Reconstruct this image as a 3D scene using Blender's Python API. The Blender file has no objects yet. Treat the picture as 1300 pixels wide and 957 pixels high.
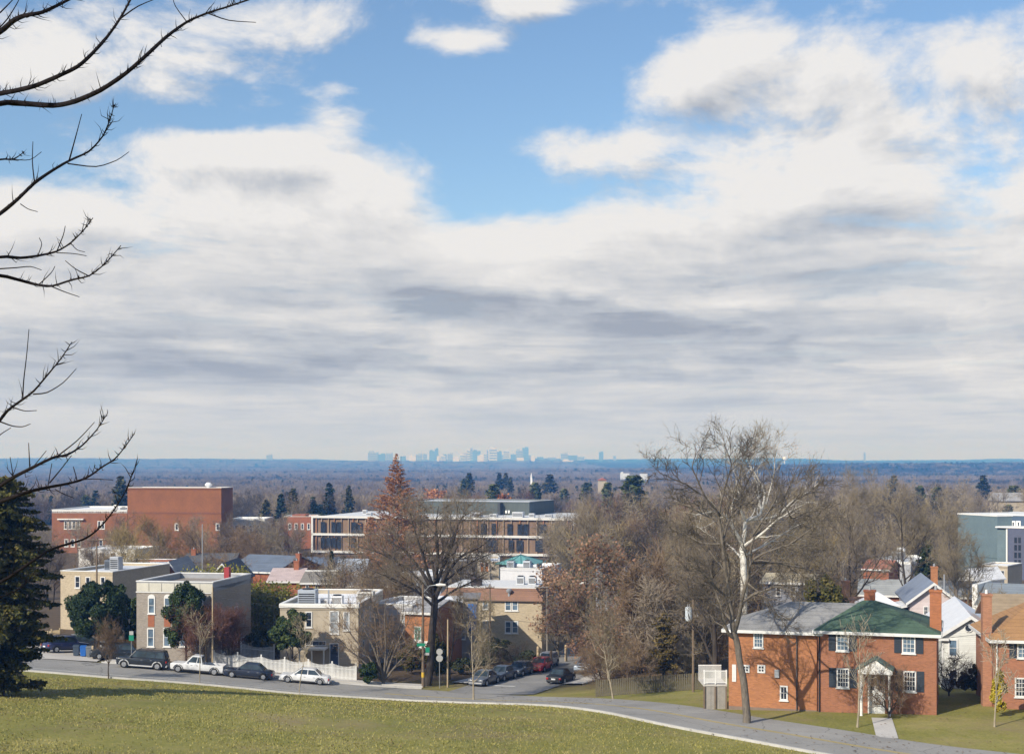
import bpy, math, random
import numpy as np
from mathutils import Vector, Matrix

F, CZ, HY = 1805.0, 20.5, 583.0          # 50 mm lens, eye height, eye level
def PX(px, Y): return (px - 650.0) / F * Y
def PZ(py, Y): return CZ - (py - HY) * Y / F
R = math.radians
scene = bpy.context.scene
COL = scene.collection

# ------------------------------------------------------------------ mesh collecting
class MB:
    def __init__(s): s.v = []; s.f = []; s.n = 0
    def add(s, v, f):
        v = [tuple(p) for p in v]
        s.f += [tuple(i + s.n for i in q) for q in f]
        s.v += v; s.n += len(v)
        return s
    def box(s, x0, y0, z0, x1, y1, z1):
        v = [(x0,y0,z0),(x1,y0,z0),(x1,y1,z0),(x0,y1,z0),(x0,y0,z1),(x1,y0,z1),(x1,y1,z1),(x0,y1,z1)]
        return s.add(v, [(0,3,2,1),(4,5,6,7),(0,1,5,4),(1,2,6,5),(2,3,7,6),(3,0,4,7)])
    def hexa(s, v):      # 8 corners: bottom loop, top loop
        return s.add(v, [(0,3,2,1),(4,5,6,7),(0,1,5,4),(1,2,6,5),(2,3,7,6),(3,0,4,7)])
    def prism(s, poly, axis, a, b):       # poly of 2-d points pushed along an axis from a to b
        n = len(poly)
        def m(p, t):
            return (t, p[0], p[1]) if axis == 'x' else ((p[0], t, p[1]) if axis == 'y' else (p[0], p[1], t))
        v = [m(p, a) for p in poly] + [m(p, b) for p in poly]
        f = [tuple(range(n))[::-1], tuple(range(n, 2*n))] + [(i, (i+1) % n, n + (i+1) % n, n + i) for i in range(n)]
        return s.add(v, f)
    def tube(s, pts, rad, n=6, cap=True):
        P = np.array(pts, float); k = len(P)
        rad = [rad]*k if not hasattr(rad, '__len__') else rad
        T = np.gradient(P, axis=0); T /= (np.linalg.norm(T, axis=1)[:, None] + 1e-9)
        a = np.array((1,0,0)) if abs(T[0][0]) < .7 else np.array((0,1,0))
        U = np.cross(T, a); U /= (np.linalg.norm(U, axis=1)[:, None] + 1e-9); W = np.cross(T, U)
        ang = np.arange(n) * 2*math.pi/n
        V = P[:, None, :] + np.array(rad)[:, None, None]*(np.cos(ang)[None, :, None]*U[:, None, :] + np.sin(ang)[None, :, None]*W[:, None, :])
        f = []
        for i in range(k-1):
            for j in range(n):
                b = (j+1) % n
                f.append((i*n+j, i*n+b, (i+1)*n+b, (i+1)*n+j))
        if cap: f += [tuple(range(n))[::-1], tuple((k-1)*n+j for j in range(n))]
        return s.add(V.reshape(-1, 3).tolist(), f)
    def cyl(s, x, y, z0, z1, r0, r1=None, n=12):
        return s.tube([(x,y,z0),(x,y,z1)], [r0, r0 if r1 is None else r1], n)
    def lathe(s, x, y, prof, n=12):
        return s.tube_z(x, y, prof, n)
    def tube_z(s, x, y, prof, n=12):
        v = []; f = []
        for r, z in prof:
            v += [(x + r*math.cos(2*math.pi*j/n), y + r*math.sin(2*math.pi*j/n), z) for j in range(n)]
        for i in range(len(prof)-1):
            for j in range(n):
                b = (j+1) % n; f.append((i*n+j, i*n+b, (i+1)*n+b, (i+1)*n+j))
        f += [tuple(range(n))[::-1], tuple((len(prof)-1)*n+j for j in range(n))]
        return s.add(v, f)

def link(o, parent=None):
    COL.objects.link(o)
    if parent is not None: o.parent = parent
    return o
def obj(name, mb, mat, parent=None, smooth=False, bevel=0):
    me = bpy.data.meshes.new(name); me.from_pydata(mb.v, [], mb.f); me.update()
    if smooth: me.polygons.foreach_set('use_smooth', [True]*len(me.polygons))
    me.materials.append(mat)
    o = link(bpy.data.objects.new(name, me), parent)
    if bevel:
        b = o.modifiers.new('b', 'BEVEL'); b.width = bevel; b.segments = 2; b.limit_method = 'ANGLE'; b.angle_limit = R(35)
    return o
def npmesh(name, V, faces_list, mats, smooth=False):
    """V (N,3); faces_list: arrays (M,k)."""
    me = bpy.data.meshes.new(name)
    tot = sum(len(f) for f in faces_list); loops = sum(f.size for f in faces_list)
    me.vertices.add(len(V)); me.vertices.foreach_set('co', np.asarray(V, np.float32).ravel())
    me.loops.add(loops); me.polygons.add(tot)
    li = np.concatenate([f.ravel() for f in faces_list]).astype(np.int32)
    sz = np.concatenate([np.full(len(f), f.shape[1], np.int32) for f in faces_list])
    me.loops.foreach_set('vertex_index', li)
    me.polygons.foreach_set('loop_start', np.concatenate([[0], np.cumsum(sz)[:-1]]).astype(np.int32))
    me.polygons.foreach_set('loop_total', sz)
    for m in mats: me.materials.append(m)
    me.update(calc_edges=True); me.validate()
    return me
def tag(o, label=None, cat=None, group=None, kind=None):
    if label: o['label'] = label
    if cat: o['category'] = cat
    if group: o['group'] = group
    if kind: o['kind'] = kind
    return o
def thing(name, label, cat, loc=(0,0,0), rz=0, group=None):
    o = link(bpy.data.objects.new(name, None)); o.empty_display_size = .3
    o.location = loc; o.rotation_euler = (0, 0, rz)
    return tag(o, label, cat, group)
def dup(src, loc, rz=0, sc=None, label=None, group=None):
    r = src.copy(); COL.objects.link(r); r.location = loc; r.rotation_euler = (0, 0, rz)
    if sc is not None: r.scale = (sc, sc, sc) if not hasattr(sc, '__len__') else sc
    if label: r['label'] = label
    if group: r['group'] = group
    for ch in list(src.children):
        c = ch.copy(); COL.objects.link(c); c.parent = r
        for g in list(ch.children):
            d = g.copy(); COL.objects.link(d); d.parent = c
    return r

# ------------------------------------------------------------------ materials
def nodes(m):
    m.use_nodes = True; nt = m.node_tree
    return nt, nt.nodes.get('Principled BSDF')
def mixc(nt, fac, a, b, mode='MIX'):
    n = nt.nodes.new('ShaderNodeMix'); n.data_type = 'RGBA'; n.blend_type = mode
    for i, v in ((0, fac), (6, a), (7, b)):
        if isinstance(v, bpy.types.NodeSocket): nt.links.new(v, n.inputs[i])
        else: n.inputs[i].default_value = v if i == 0 else (*v[:3], 1)
    return n.outputs[2]
def ramp(nt, src, stops):
    n = nt.nodes.new('ShaderNodeValToRGB'); nt.links.new(src, n.inputs[0]); e = n.color_ramp.elements
    e[0].position, e[0].color = stops[0][0], (*stops[0][1], 1); e[1].position, e[1].color = stops[-1][0], (*stops[-1][1], 1)
    for p, c in stops[1:-1]:
        q = e.new(p); q.color = (*c, 1)
    return n.outputs[0]
def noise(nt, scale, detail=4, rough=.6, vec=None):
    n = nt.nodes.new('ShaderNodeTexNoise'); n.inputs['Scale'].default_value = scale
    n.inputs['Detail'].default_value = detail; n.inputs['Roughness'].default_value = rough
    if vec is not None: nt.links.new(vec, n.inputs['Vector'])
    return n.outputs['Fac']
def ocoord(nt, world=False):
    if world: return nt.nodes.new('ShaderNodeNewGeometry').outputs['Position']
    return nt.nodes.new('ShaderNodeTexCoord').outputs['Object']
def sc3(c, k): return tuple(max(0, min(1, x*k)) for x in c)
def M(name, col, rough=.8, var=.18, scale=1.5, fine=14, bump=0, metal=0, pattern=None, col2=None, spec=.4, world=False):
    m = bpy.data.materials.new(name); nt, b = nodes(m)
    co = ocoord(nt, world)
    n1 = noise(nt, scale, 5, .6, co); n2 = noise(nt, fine, 3, .6, co)
    c = ramp(nt, n1, [(.3, sc3(col, 1-var)), (.7, sc3(col, 1+var))])
    c = mixc(nt, .5*min(1, var*2.5), c, ramp(nt, n2, [(.3, sc3(col, .6)), (.7, sc3(col, 1.35))]))
    h = n2
    if pattern == 'brick':
        s = nt.nodes.new('ShaderNodeSeparateXYZ'); nt.links.new(co, s.inputs[0])
        a = nt.nodes.new('ShaderNodeMath'); a.operation = 'ADD'; nt.links.new(s.outputs[0], a.inputs[0]); nt.links.new(s.outputs[1], a.inputs[1])
        k = nt.nodes.new('ShaderNodeCombineXYZ'); nt.links.new(a.outputs[0], k.inputs[0]); nt.links.new(s.outputs[2], k.inputs[1])
        t = nt.nodes.new('ShaderNodeTexBrick'); nt.links.new(k.outputs[0], t.inputs['Vector'])
        t.inputs['Scale'].default_value = 1; t.inputs['Brick Width'].default_value = .24; t.inputs['Row Height'].default_value = .08
        t.inputs['Mortar Size'].default_value = .009
        t.inputs['Color1'].default_value = (*sc3(col, .72), 1); t.inputs['Color2'].default_value = (*sc3(col, 1.25), 1)
        t.inputs['Mortar'].default_value = (*(col2 or (.27, .18, .12)), 1)
        c = mixc(nt, .62, c, t.outputs['Color'])
    elif pattern in ('courses', 'siding', 'boards'):
        s = nt.nodes.new('ShaderNodeSeparateXYZ'); nt.links.new(co, s.inputs[0])
        per = {'courses': .22, 'siding': .16, 'boards': .14}[pattern]
        d = nt.nodes.new('ShaderNodeMath'); d.operation = 'DIVIDE'; d.inputs[1].default_value = per
        if pattern == 'boards':
            a = nt.nodes.new('ShaderNodeMath'); a.operation = 'ADD'; nt.links.new(s.outputs[0], a.inputs[0]); nt.links.new(s.outputs[1], a.inputs[1]); nt.links.new(a.outputs[0], d.inputs[0])
        else: nt.links.new(s.outputs[2], d.inputs[0])
        fr = nt.nodes.new('ShaderNodeMath'); fr.operation = 'FRACT'; nt.links.new(d.outputs[0], fr.inputs[0])
        fl = nt.nodes.new('ShaderNodeMath'); fl.operation = 'FLOOR'; nt.links.new(d.outputs[0], fl.inputs[0])
        wn = nt.nodes.new('ShaderNodeTexWhiteNoise'); wn.noise_dimensions = '1D'; nt.links.new(fl.outputs[0], wn.inputs['W'])
        c = mixc(nt, .16, c, ramp(nt, wn.outputs['Value'], [(0, sc3(col, .5)), (1, sc3(col, 1.5))]))
        g = ramp(nt, fr.outputs[0], [(0, (.45,)*3), (.16, (1,)*3), (1, (1,)*3)])
        c = mixc(nt, .7, c, g, 'MULTIPLY')
    if pattern == 'asphalt':
        v = nt.nodes.new('ShaderNodeTexVoronoi'); v.feature = 'DISTANCE_TO_EDGE'; v.inputs['Scale'].default_value = .22
        wv = nt.nodes.new('ShaderNodeVectorMath'); wv.operation = 'ADD'; nz_ = nt.nodes.new('ShaderNodeTexNoise'); nz_.inputs['Scale'].default_value = .7; nz_.inputs['Detail'].default_value = 6; nt.links.new(co, nz_.inputs['Vector'])
        nt.links.new(co, wv.inputs[0]); nt.links.new(nz_.outputs['Color'], wv.inputs[1]); nt.links.new(wv.outputs[0], v.inputs['Vector'])
        c = mixc(nt, .55, c, ramp(nt, v.outputs['Distance'], [(0, (.25,)*3), (.012, (1,)*3), (1, (1,)*3)]), 'MULTIPLY')
        v2 = nt.nodes.new('ShaderNodeTexVoronoi'); v2.inputs['Scale'].default_value = .13; nt.links.new(wv.outputs[0], v2.inputs['Vector'])
        c = mixc(nt, .30, c, ramp(nt, v2.outputs['Color'], [(.2, (.55,)*3), (.8, (1.0,)*3)]), 'MULTIPLY')
    nt.links.new(c, b.inputs['Base Color'])
    b.inputs['Roughness'].default_value = rough; b.inputs['Metallic'].default_value = metal
    b.inputs['Specular IOR Level'].default_value = spec
    if bump:
        bp = nt.nodes.new('ShaderNodeBump'); bp.inputs['Strength'].default_value = bump; bp.inputs['Distance'].default_value = .05
        nt.links.new(h, bp.inputs['Height']); nt.links.new(bp.outputs[0], b.inputs['Normal'])
    return m
def LEAF(name, stops, rough=.55, trans=0.0, spec=.35):
    """colour differs from leaf (mesh island) to leaf and from clump to clump"""
    m = bpy.data.materials.new(name); nt, b = nodes(m)
    g = nt.nodes.new('ShaderNodeNewGeometry')
    n = noise(nt, .55, 3, .6, ocoord(nt))
    a = nt.nodes.new('ShaderNodeMath'); a.operation = 'MULTIPLY_ADD'; nt.links.new(g.outputs['Random Per Island'], a.inputs[0])
    a.inputs[1].default_value = .5; nt.links.new(n, a.inputs[2])
    s = nt.nodes.new('ShaderNodeMath'); s.operation = 'SUBTRACT'; nt.links.new(a.outputs[0], s.inputs[0]); s.inputs[1].default_value = .25
    oi = nt.nodes.new('ShaderNodeObjectInfo')
    s2 = nt.nodes.new('ShaderNodeMath'); s2.operation = 'MULTIPLY_ADD'; nt.links.new(oi.outputs['Random'], s2.inputs[0]); s2.inputs[1].default_value = .5
    nt.links.new(s.outputs[0], s2.inputs[2])
    s3 = nt.nodes.new('ShaderNodeMath'); s3.operation = 'SUBTRACT'; nt.links.new(s2.outputs[0], s3.inputs[0]); s3.inputs[1].default_value = .25
    c = ramp(nt, s3.outputs[0], stops)
    nt.links.new(c, b.inputs['Base Color']); b.inputs['Roughness'].default_value = rough; b.inputs['Specular IOR Level'].default_value = spec
    if trans:
        t = nt.nodes.new('ShaderNodeBsdfTranslucent'); nt.links.new(c, t.inputs[0])
        x = nt.nodes.new('ShaderNodeMixShader'); x.inputs[0].default_value = trans
        nt.links.new(b.outputs[0], x.inputs[1]); nt.links.new(t.outputs[0], x.inputs[2])
        nt.links.new(x.outputs[0], nt.nodes['Material Output'].inputs[0])
    return m
def GLASS(name, col, rough=.08):
    m = bpy.data.materials.new(name); nt, b = nodes(m)
    n = noise(nt, 1.2, 2, .5, ocoord(nt))
    nt.links.new(ramp(nt, n, [(.35, sc3(col, .6)), (.65, sc3(col, 1.4))]), b.inputs['Base Color'])
    b.inputs['Roughness'].default_value = rough; b.inputs['Specular IOR Level'].default_value = .6
    return m
MT = {}
def mat(k, *a, **kw):
    if k not in MT: MT[k] = M(k, *a, **kw)
    return MT[k]
white_paint = M('white_paint', (.72,.72,.70), .55, .06, 2)
trim_white = M('trim_white', (.66,.66,.65), .6, .08, 2)
pane_dark = GLASS('pane_dark', (.025,.032,.045))
pane_blue = GLASS('pane_blue', (.10,.15,.21))
pane_curtain = GLASS('pane_curtain', (.30,.33,.36), .25)
black_metal = M('black_metal', (.02,.02,.022), .5, .1)
grey_metal = M('grey_metal', (.34,.36,.39), .45, .12, metal=.3)
roof_membrane = M('roof_membrane', (.55,.58,.63), .7, .2, .4, 3)
white_membrane = M('white_membrane', (.75,.76,.78), .7, .12, .3, 3)
shingle_grey = M('shingle_grey', (.30,.30,.31), .9, .25, .5, 9, pattern='courses')
shingle_dark = M('shingle_dark', (.10,.105,.115), .9, .25, .5, 9, pattern='courses')
shingle_blue = M('shingle_blue', (.13,.16,.21), .85, .25, .5, 9, pattern='courses')
shingle_brown = M('shingle_brown', (.23,.13,.09), .9, .25, .5, 9, pattern='courses')
brick_red = M('brick_red', (.30,.095,.045), .9, .2, .6, pattern='brick')
brick_orange = M('brick_orange', (.37,.15,.062), .9, .18, .6, pattern='brick')
brick_grey = M('brick_grey', (.27,.235,.20), .9, .22, .5, pattern='brick', col2=(.33,.31,.28))
brick_tan = M('brick_tan', (.47,.37,.24), .9, .15, .5, pattern='brick', col2=(.5,.44,.35))
brick_buff = M('brick_buff', (.42,.35,.245), .9, .13, .5, pattern='brick', col2=(.5,.43,.32))
stucco_tan = M('stucco_tan', (.41,.355,.275), .9, .14, .5)
wood_pole = M('wood_pole', (.17,.125,.085), .9, .3, 2, 20)
wood_light = M('wood_light', (.42,.33,.21), .9, .25, 2, 20)
concrete = M('concrete', (.50,.48,.45), .9, .15, .4, 6, world=True)
# ------------------------------------------------------------------ terrain
CT = np.array([
 (-90,0,16.5),(0,0,18.8),(90,0,16.5),(-90,50,9.6),(-40,50,8.7),(0,50,8.4),(50,50,8.2),(110,50,8.4),(-40,75,5.6),(-10,75,4.6),(20,75,3.2),(40,75,2.6),
 (-110,100,8.5),(-45,100,4.4),(-20,100,3.6),(0,100,2.6),(15,98,2.2),(32,98,2.2),(60,98,2.4),(110,98,4),
 (-60,131,2.0),(-46,131,1.0),(-37,131,.3),(-20,131,-1.1),(-8,131,-1.7),(-40,120,2.0),(-20,120,.7),(0,120,-.2),
 (-60,138,1.8),(-46,138,.9),(-36,138,.22),(-20,138,-1.16),(-8,137,-1.85),(0,138,-2.0),(10,128,-.6),(19,127,.2),
 (-46,146,.5),(-36,147,-.1),(-20,148,-1.4),(-3,144,-2.2),(4,160,-3.0),(9,183,-4.2),(22,110,1.6),(34,108,2.0),(40,122,1.2),(48,150,-.5),(65,150,.5),
 (-45,175,-1.6),(-20,180,-3),(30,165,-2),(-60,250,-5),(0,250,-5.4),(60,250,-4.6),(-120,400,-6),(0,400,-6.4),(120,400,-6),
 (-300,400,-4),(300,400,-3),(-250,150,6),(250,150,6),(-200,650,-8),(0,650,-9),(200,650,-8)], float)
def _tps():
    P = CT[:, :2]/100.0; n = len(P)
    d = np.linalg.norm(P[:, None]-P[None], axis=2); K = np.where(d > 0, d*d*np.log(d+1e-12), 0) + np.eye(n)*2e-3
    Q = np.c_[np.ones(n), P]; A = np.block([[K, Q], [Q.T, np.zeros((3, 3))]])
    return P, np.linalg.solve(A, np.r_[CT[:, 2], 0, 0, 0])
_TP, _TW = _tps()
FARY = [0, 600, 1000, 1600, 2600, 4000, 5500, 7000, 8400, 9300, 10000, 11500]
FARZ = [-8, -8.5, -13, -18, -23, -26, -24, -17, -8, 4, 6, 4]
def gz(x, y):
    x = np.asarray(x, float); y = np.asarray(y, float); sh = np.broadcast(x, y).shape
    x = np.broadcast_to(x, sh).ravel(); y = np.broadcast_to(y, sh).ravel()
    p = np.c_[x, y]/100.0
    near = np.empty(len(p))
    for i in range(0, len(p), 20000):
        q = p[i:i+20000]; d = np.linalg.norm(q[:, None]-_TP[None], axis=2)
        near[i:i+20000] = (np.where(d > 0, d*d*np.log(d+1e-12), 0) @ _TW[:-3]) + _TW[-3] + q @ _TW[-2:]
    r = np.hypot(x*.8, y)
    far = np.interp(r, FARY, FARZ)
    far = far + 5*np.exp(-(r-3300)**2/9e5)*np.sin(x/700+1) * (r > 900)
    # forested ridge on the right and the long low ridge on the left
    far += 24*np.exp(-((x-1550)/800)**2 - ((y-3700)/480)**2)
    far += 11*np.exp(-((x-820)/380)**2 - ((y-3300)/380)**2)
    far += 25*np.exp(-((x+2000)/2000)**2 - ((y-7000)/700)**2) + 11*np.exp(-((x+700)/700)**2 - ((y-6000)/500)**2)
    far += (r > 6000)*np.clip((r-6000)/3000, 0, 1)*(5*np.sin(x/610.0)+4*np.sin(x/270.0+1.7)+2.5*np.sin(x/130.0))
    w = np.clip((np.hypot(x, y)-430)/230, 0, 1); w = w*w*(3-2*w)
    return (near*(1-w) + far*w).reshape(sh)
def g1(x, y): return float(gz(x, y))

def ground_material():
    m = bpy.data.materials.new('ground_cover'); nt, b = nodes(m); co = ocoord(nt, True)
    s = nt.nodes.new('ShaderNodeSeparateXYZ'); nt.links.new(co, s.inputs[0])
    gr = ramp(nt, noise(nt, .16, 8, .72, co), [(.3, (.11,.125,.026)), (.5, (.22,.21,.05)), (.68, (.37,.31,.12))])
    gr = mixc(nt, .45, gr, ramp(nt, noise(nt, 5.0, 4, .7, co), [(.3, (.10,.11,.022)), (.7, (.34,.30,.11))]))
    lf = ramp(nt, noise(nt, .5, 6, .7, co), [(.3, (.075,.055,.035)), (.55, (.12,.088,.055)), (.75, (.17,.125,.075))])
    lf = mixc(nt, .4, lf, ramp(nt, noise(nt, 6, 3, .7, co), [(.3, (.05,.036,.022)), (.7, (.19,.14,.09))]))
    wp = noise(nt, .11, 7, .75, co); gr = mixc(nt, ramp(nt, wp, [(.50, (0,)*3), (.68, (.75,)*3)]), gr, (.25, .19, .11))
    n = noise(nt, .06, 4, .6, co)
    a = nt.nodes.new('ShaderNodeMath'); a.operation = 'MULTIPLY_ADD'; nt.links.new(n, a.inputs[0]); a.inputs[1].default_value = 26; nt.links.new(s.outputs[1], a.inputs[2])
    mr = nt.nodes.new('ShaderNodeMapRange'); nt.links.new(a.outputs[0], mr.inputs[0]); mr.inputs[1].default_value = 148; mr.inputs[2].default_value = 156
    c = mixc(nt, mr.outputs[0], gr, lf)
    nt.links.new(c, b.inputs['Base Color']); b.inputs['Roughness'].default_value = .95; b.inputs['Specular IOR Level'].default_value = .1
    return m
def build_ground():
    ys = np.concatenate([np.arange(-60, 60, 8), np.arange(60, 200, 1.6), np.arange(200, 420, 6), np.geomspace(420, 10700, 110)])
    t = np.linspace(-1, 1, 181); t = t*(.55+.45*t*t)
    X = t[None]*(110 + .52*np.clip(ys, 0, None))[:, None]; Y = np.broadcast_to(ys[:, None], X.shape)
    Z = gz(X, Y); V = np.stack([X, Y, Z], -1).reshape(-1, 3)
    nr, nc = X.shape; i = np.arange(nr-1)[:, None]*nc + np.arange(nc-1)[None]
    f = np.stack([i, i+1, i+nc+1, i+nc], -1).reshape(-1, 4)
    me = npmesh('ground', V, [f], [ground_material()]); me.polygons.foreach_set('use_smooth', [True]*len(me.polygons))
    tag(link(bpy.data.objects.new('ground', me)), kind='structure')
build_ground()

def resample(pl, step):
    P = np.array(pl, float); d = np.r_[0, np.cumsum(np.linalg.norm(np.diff(P, axis=0), axis=1))]
    n = max(2, int(d[-1]/step)+1); s = np.linspace(0, d[-1], n)
    Q = np.c_[np.interp(s, d, P[:, 0]), np.interp(s, d, P[:, 1])]
    for _ in range(6): Q[1:-1] = .25*Q[:-2]+.5*Q[1:-1]+.25*Q[2:]
    T = np.gradient(Q, axis=0); T /= np.linalg.norm(T, axis=1)[:, None]
    return Q, np.c_[T[:, 1], -T[:, 0]]          # points and right-hand normals
def ribbon(name, pl, o0, o1, lift, material, step=1.5, cols=5, kerb=0, kind='structure', sub=False):
    """strip between offsets o0..o1 (metres to the right of the line) laid on the ground; kerb = depth of its vertical sides"""
    Q, N = resample(pl, step); os_ = np.linspace(o0, o1, cols); mb = MB(); n = len(Q)
    X = Q[:, 0:1]+N[:, 0:1]*os_; Y = Q[:, 1:2]+N[:, 1:2]*os_; Z = gz(X, Y)+lift
    v = np.stack([X, Y, Z], -1).reshape(-1, 3).tolist()
    f = [(i*cols+j, i*cols+j+1, (i+1)*cols+j+1, (i+1)*cols+j) for i in range(n-1) for j in range(cols-1)]
    mb.add(v, f)
    if kerb:
        for j in (0, cols-1):
            a = [(X[i,j], Y[i,j], Z[i,j]) for i in range(n)]; b = [(X[i,j], Y[i,j], Z[i,j]-kerb) for i in range(n)]
            mb.add(a+b, [(i, i+1, n+i+1, n+i) for i in range(n-1)])
    o = obj(name, mb, material, smooth=False)
    return tag(o, kind=kind) if kind else o
asphalt = M('asphalt', (.30,.29,.27), .9, .16, .25, 5, world=True, pattern='asphalt')
asphalt2 = M('asphalt_side', (.26,.255,.245), .9, .2, .25, 5, world=True, pattern='asphalt')
kerb_stone = M('kerb_stone', (.46,.45,.43), .9, .15, .6, 6, world=True)
paint_white = M('road_paint', (.62,.62,.60), .8, .25, 1.2, 8, world=True)
paint_yellow = M('road_paint_yellow', (.55,.40,.06), .8, .25, 1.2, 8, world=True)
MAIN = [(-120,140.5),(-90,138.5),(-60,137),(-40,135.5),(-25,135),(-12,134.5),(-4,132.5),(3,124),(8,112),(14,99),(24,87.5),(38,80),(58,75.5),(90,73),(140,72)]
SIDE = [(-2.6,135.5),(-.5,141.5),(2.2,148),(5.2,155.5),(7.2,163),(9.6,178),(15,205),(32,250)]
ribbon('road', MAIN, -4.4, 4.4, .05, asphalt)
ribbon('side_street', SIDE, -3.9, 4.9, .07, asphalt2)
ribbon('kerb', MAIN, 4.4, 4.62, .17, kerb_stone, cols=2, kerb=.25)
def cut(pl, i0, i1): return pl[i0:i1]
ribbon('kerb', [(-120,140.5),(-90,138.5),(-60,137),(-53,136.6)], -4.62, -4.4, .17, kerb_stone, cols=2, kerb=.25)
ribbon('kerb', [(-40.6,135.6),(-25,135),(-9,134.4)], -4.62, -4.4, .17, kerb_stone, cols=2, kerb=.25)
ribbon('pavement', [(-40.6,135.6),(-25,135),(-9,134.4)], -7.0, -5.4, .15, concrete, cols=3, kerb=.25)
ribbon('driveway', [(-47,140.0),(-47.4,146),(-48.2,156)], -6.2, 6.0, .10, M('driveway_concrete', (.50,.47,.43), .9, .15, .3, 5, world=True), cols=9)
ribbon('kerb', SIDE[1:], -4.1, -3.9, .17, kerb_stone, cols=2, kerb=.25)
ribbon('pavement', SIDE[1:6], -5.9, -4.1, .165, concrete, cols=3, kerb=.25)
ribbon('kerb', [(5.0,142.2),(7.0,146.3),(10.1,154.1),(12.4,162.7),(14.8,178)], 0, .2, .17, kerb_stone, cols=2, kerb=.25)
ribbon('pavement', [(5.0,142.2),(7.0,146.3),(10.1,154.1),(12.4,162.7),(14.8,178)], .2, 2.2, .16, concrete, cols=3, kerb=.25)
ribbon('parking_line', MAIN[1:6], 2.25, 2.37, .058, paint_white, cols=2)
ribbon('centre_line', MAIN[5:], -.18, -.08, .058, paint_yellow, cols=2)
ribbon('centre_line', MAIN[5:], .08, .18, .058, paint_yellow, cols=2)
ribbon('stop_line', [(.3,141.4),(-3.2,142.6)], -.25, .25, .09, paint_white, cols=2, step=.5)
ribbon('lawn', [(7.9,166),(9.6,178),(12.2,190)], -13, -6.2, .06, M('mown_lawn', (.17,.19,.05), .95, .25, .3, 5, world=True), cols=7)
ribbon('house_path', [(26.3,101.2),(24.6,93.2)], -.7, .7, .05, concrete, cols=3, step=.8)

# grass tufts on the near bank, uncountable
def build_grass():
    rng = np.random.default_rng(5); n = 110000
    Y = 70 + (131-70)*rng.random(n); X = (-.37 + .74*rng.random(n))*Y
    Q, N = resample(MAIN, 2.0)
    keep = np.ones(n, bool)
    for i in range(0, n, 10000):
        d = np.hypot(X[i:i+10000, None]-Q[None, :, 0], Y[i:i+10000, None]-Q[None, :, 1]); keep[i:i+10000] &= d.min(1) > 4.75
        jj = d.argmin(1); side = ((X[i:i+10000]-Q[jj, 0])*N[jj, 0] + (Y[i:i+10000]-Q[jj, 1])*N[jj, 1]) 
        keep[i:i+10000] &= (side > 0)
    keep &= (np.sin(X*.31+1.7*np.sin(Y*.23))+np.sin(Y*.42+X*.17)+rng.normal(0, .7, n)) > -.9
    X, Y = X[keep], Y[keep]; n = len(X); Z = gz(X, Y)
    a = rng.random(n)*6.28; h = .04+.09*rng.random(n); w = .02+.03*rng.random(n)
    ca, sa = np.cos(a)*w, np.sin(a)*w; lean = rng.normal(0, .05, (n, 2))
    V = np.empty((n, 3, 3)); V[:, 0] = np.c_[X-ca, Y-sa, Z-.01]; V[:, 1] = np.c_[X+ca, Y+sa, Z-.01]; V[:, 2] = np.c_[X+lean[:, 0], Y+lean[:, 1], Z+h]
    me = npmesh('grass', V.reshape(-1, 3), [np.arange(3*n).reshape(-1, 3)], [LEAF('grass_blades', [(0, (.12,.13,.028)), (.5, (.24,.225,.055)), (1, (.40,.33,.13))], .8)])
    tag(link(bpy.data.objects.new('grass', me)), 'short winter grass on the bank below the viewpoint', 'grass', kind='stuff')
build_grass()

def build_litter():
    rng = np.random.default_rng(6); n = 5200
    Y = 72+(133-72)*rng.random(n)**.8; X = (-.37+.74*rng.random(n))*Y; c = np.sin(X*.2+2)+np.sin(Y*.27+X*.11)+rng.normal(0, .5, n); k = c > .2
    X, Y = X[k], Y[k]; n = len(X); Z = gz(X, Y)+.09; s_ = .05+.07*rng.random(n); a = rng.random(n)*6.28; ca, sa = np.cos(a)*s_, np.sin(a)*s_
    V = np.empty((n, 4, 3)); V[:, 0] = np.c_[X-ca, Y-sa, Z]; V[:, 1] = np.c_[X+sa*.6, Y-ca*.6, Z+.03]; V[:, 2] = np.c_[X+ca, Y+sa, Z+.01]; V[:, 3] = np.c_[X-sa*.6, Y+ca*.6, Z+.03]
    me = npmesh('fallen_leaves', V.reshape(-1, 3), [np.arange(4*n).reshape(-1, 4)], [LEAF('litter_leaf', [(0, (.10,.06,.03)), (.5, (.22,.14,.07)), (1, (.36,.25,.13))], .8)])
    tag(link(bpy.data.objects.new('fallen_leaves', me)), 'brown leaves fallen on the grass bank and road', 'leaves', kind='stuff')
build_litter()
# ------------------------------------------------------------------ trees
def BARK(name, c, c2=None):
    m = bpy.data.materials.new(name); nt, b = nodes(m); co = ocoord(nt)
    mp = nt.nodes.new('ShaderNodeMapping'); mp.inputs['Scale'].default_value = (3, 3, .8); nt.links.new(co, mp.inputs[0])
    n = noise(nt, 2.2, 6, .7, mp.outputs[0])
    nt.links.new(ramp(nt, n, [(.3, sc3(c, .55)), (.55, c), (.75, c2 or sc3(c, 1.6))]), b.inputs['Base Color'])
    b.inputs['Roughness'].default_value = .95; b.inputs['Specular IOR Level'].default_value = .15
    bp = nt.nodes.new('ShaderNodeBump'); bp.inputs['Distance'].default_value = .06; bp.inputs['Strength'].default_value = .8
    nt.links.new(n, bp.inputs['Height']); nt.links.new(bp.outputs[0], b.inputs['Normal'])
    return m
bark_dark = BARK('bark_dark', (.060,.050,.042)); bark_grey = BARK('bark_grey', (.16,.138,.112)); bark_brown = BARK('bark_brown', (.10,.075,.055))
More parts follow.
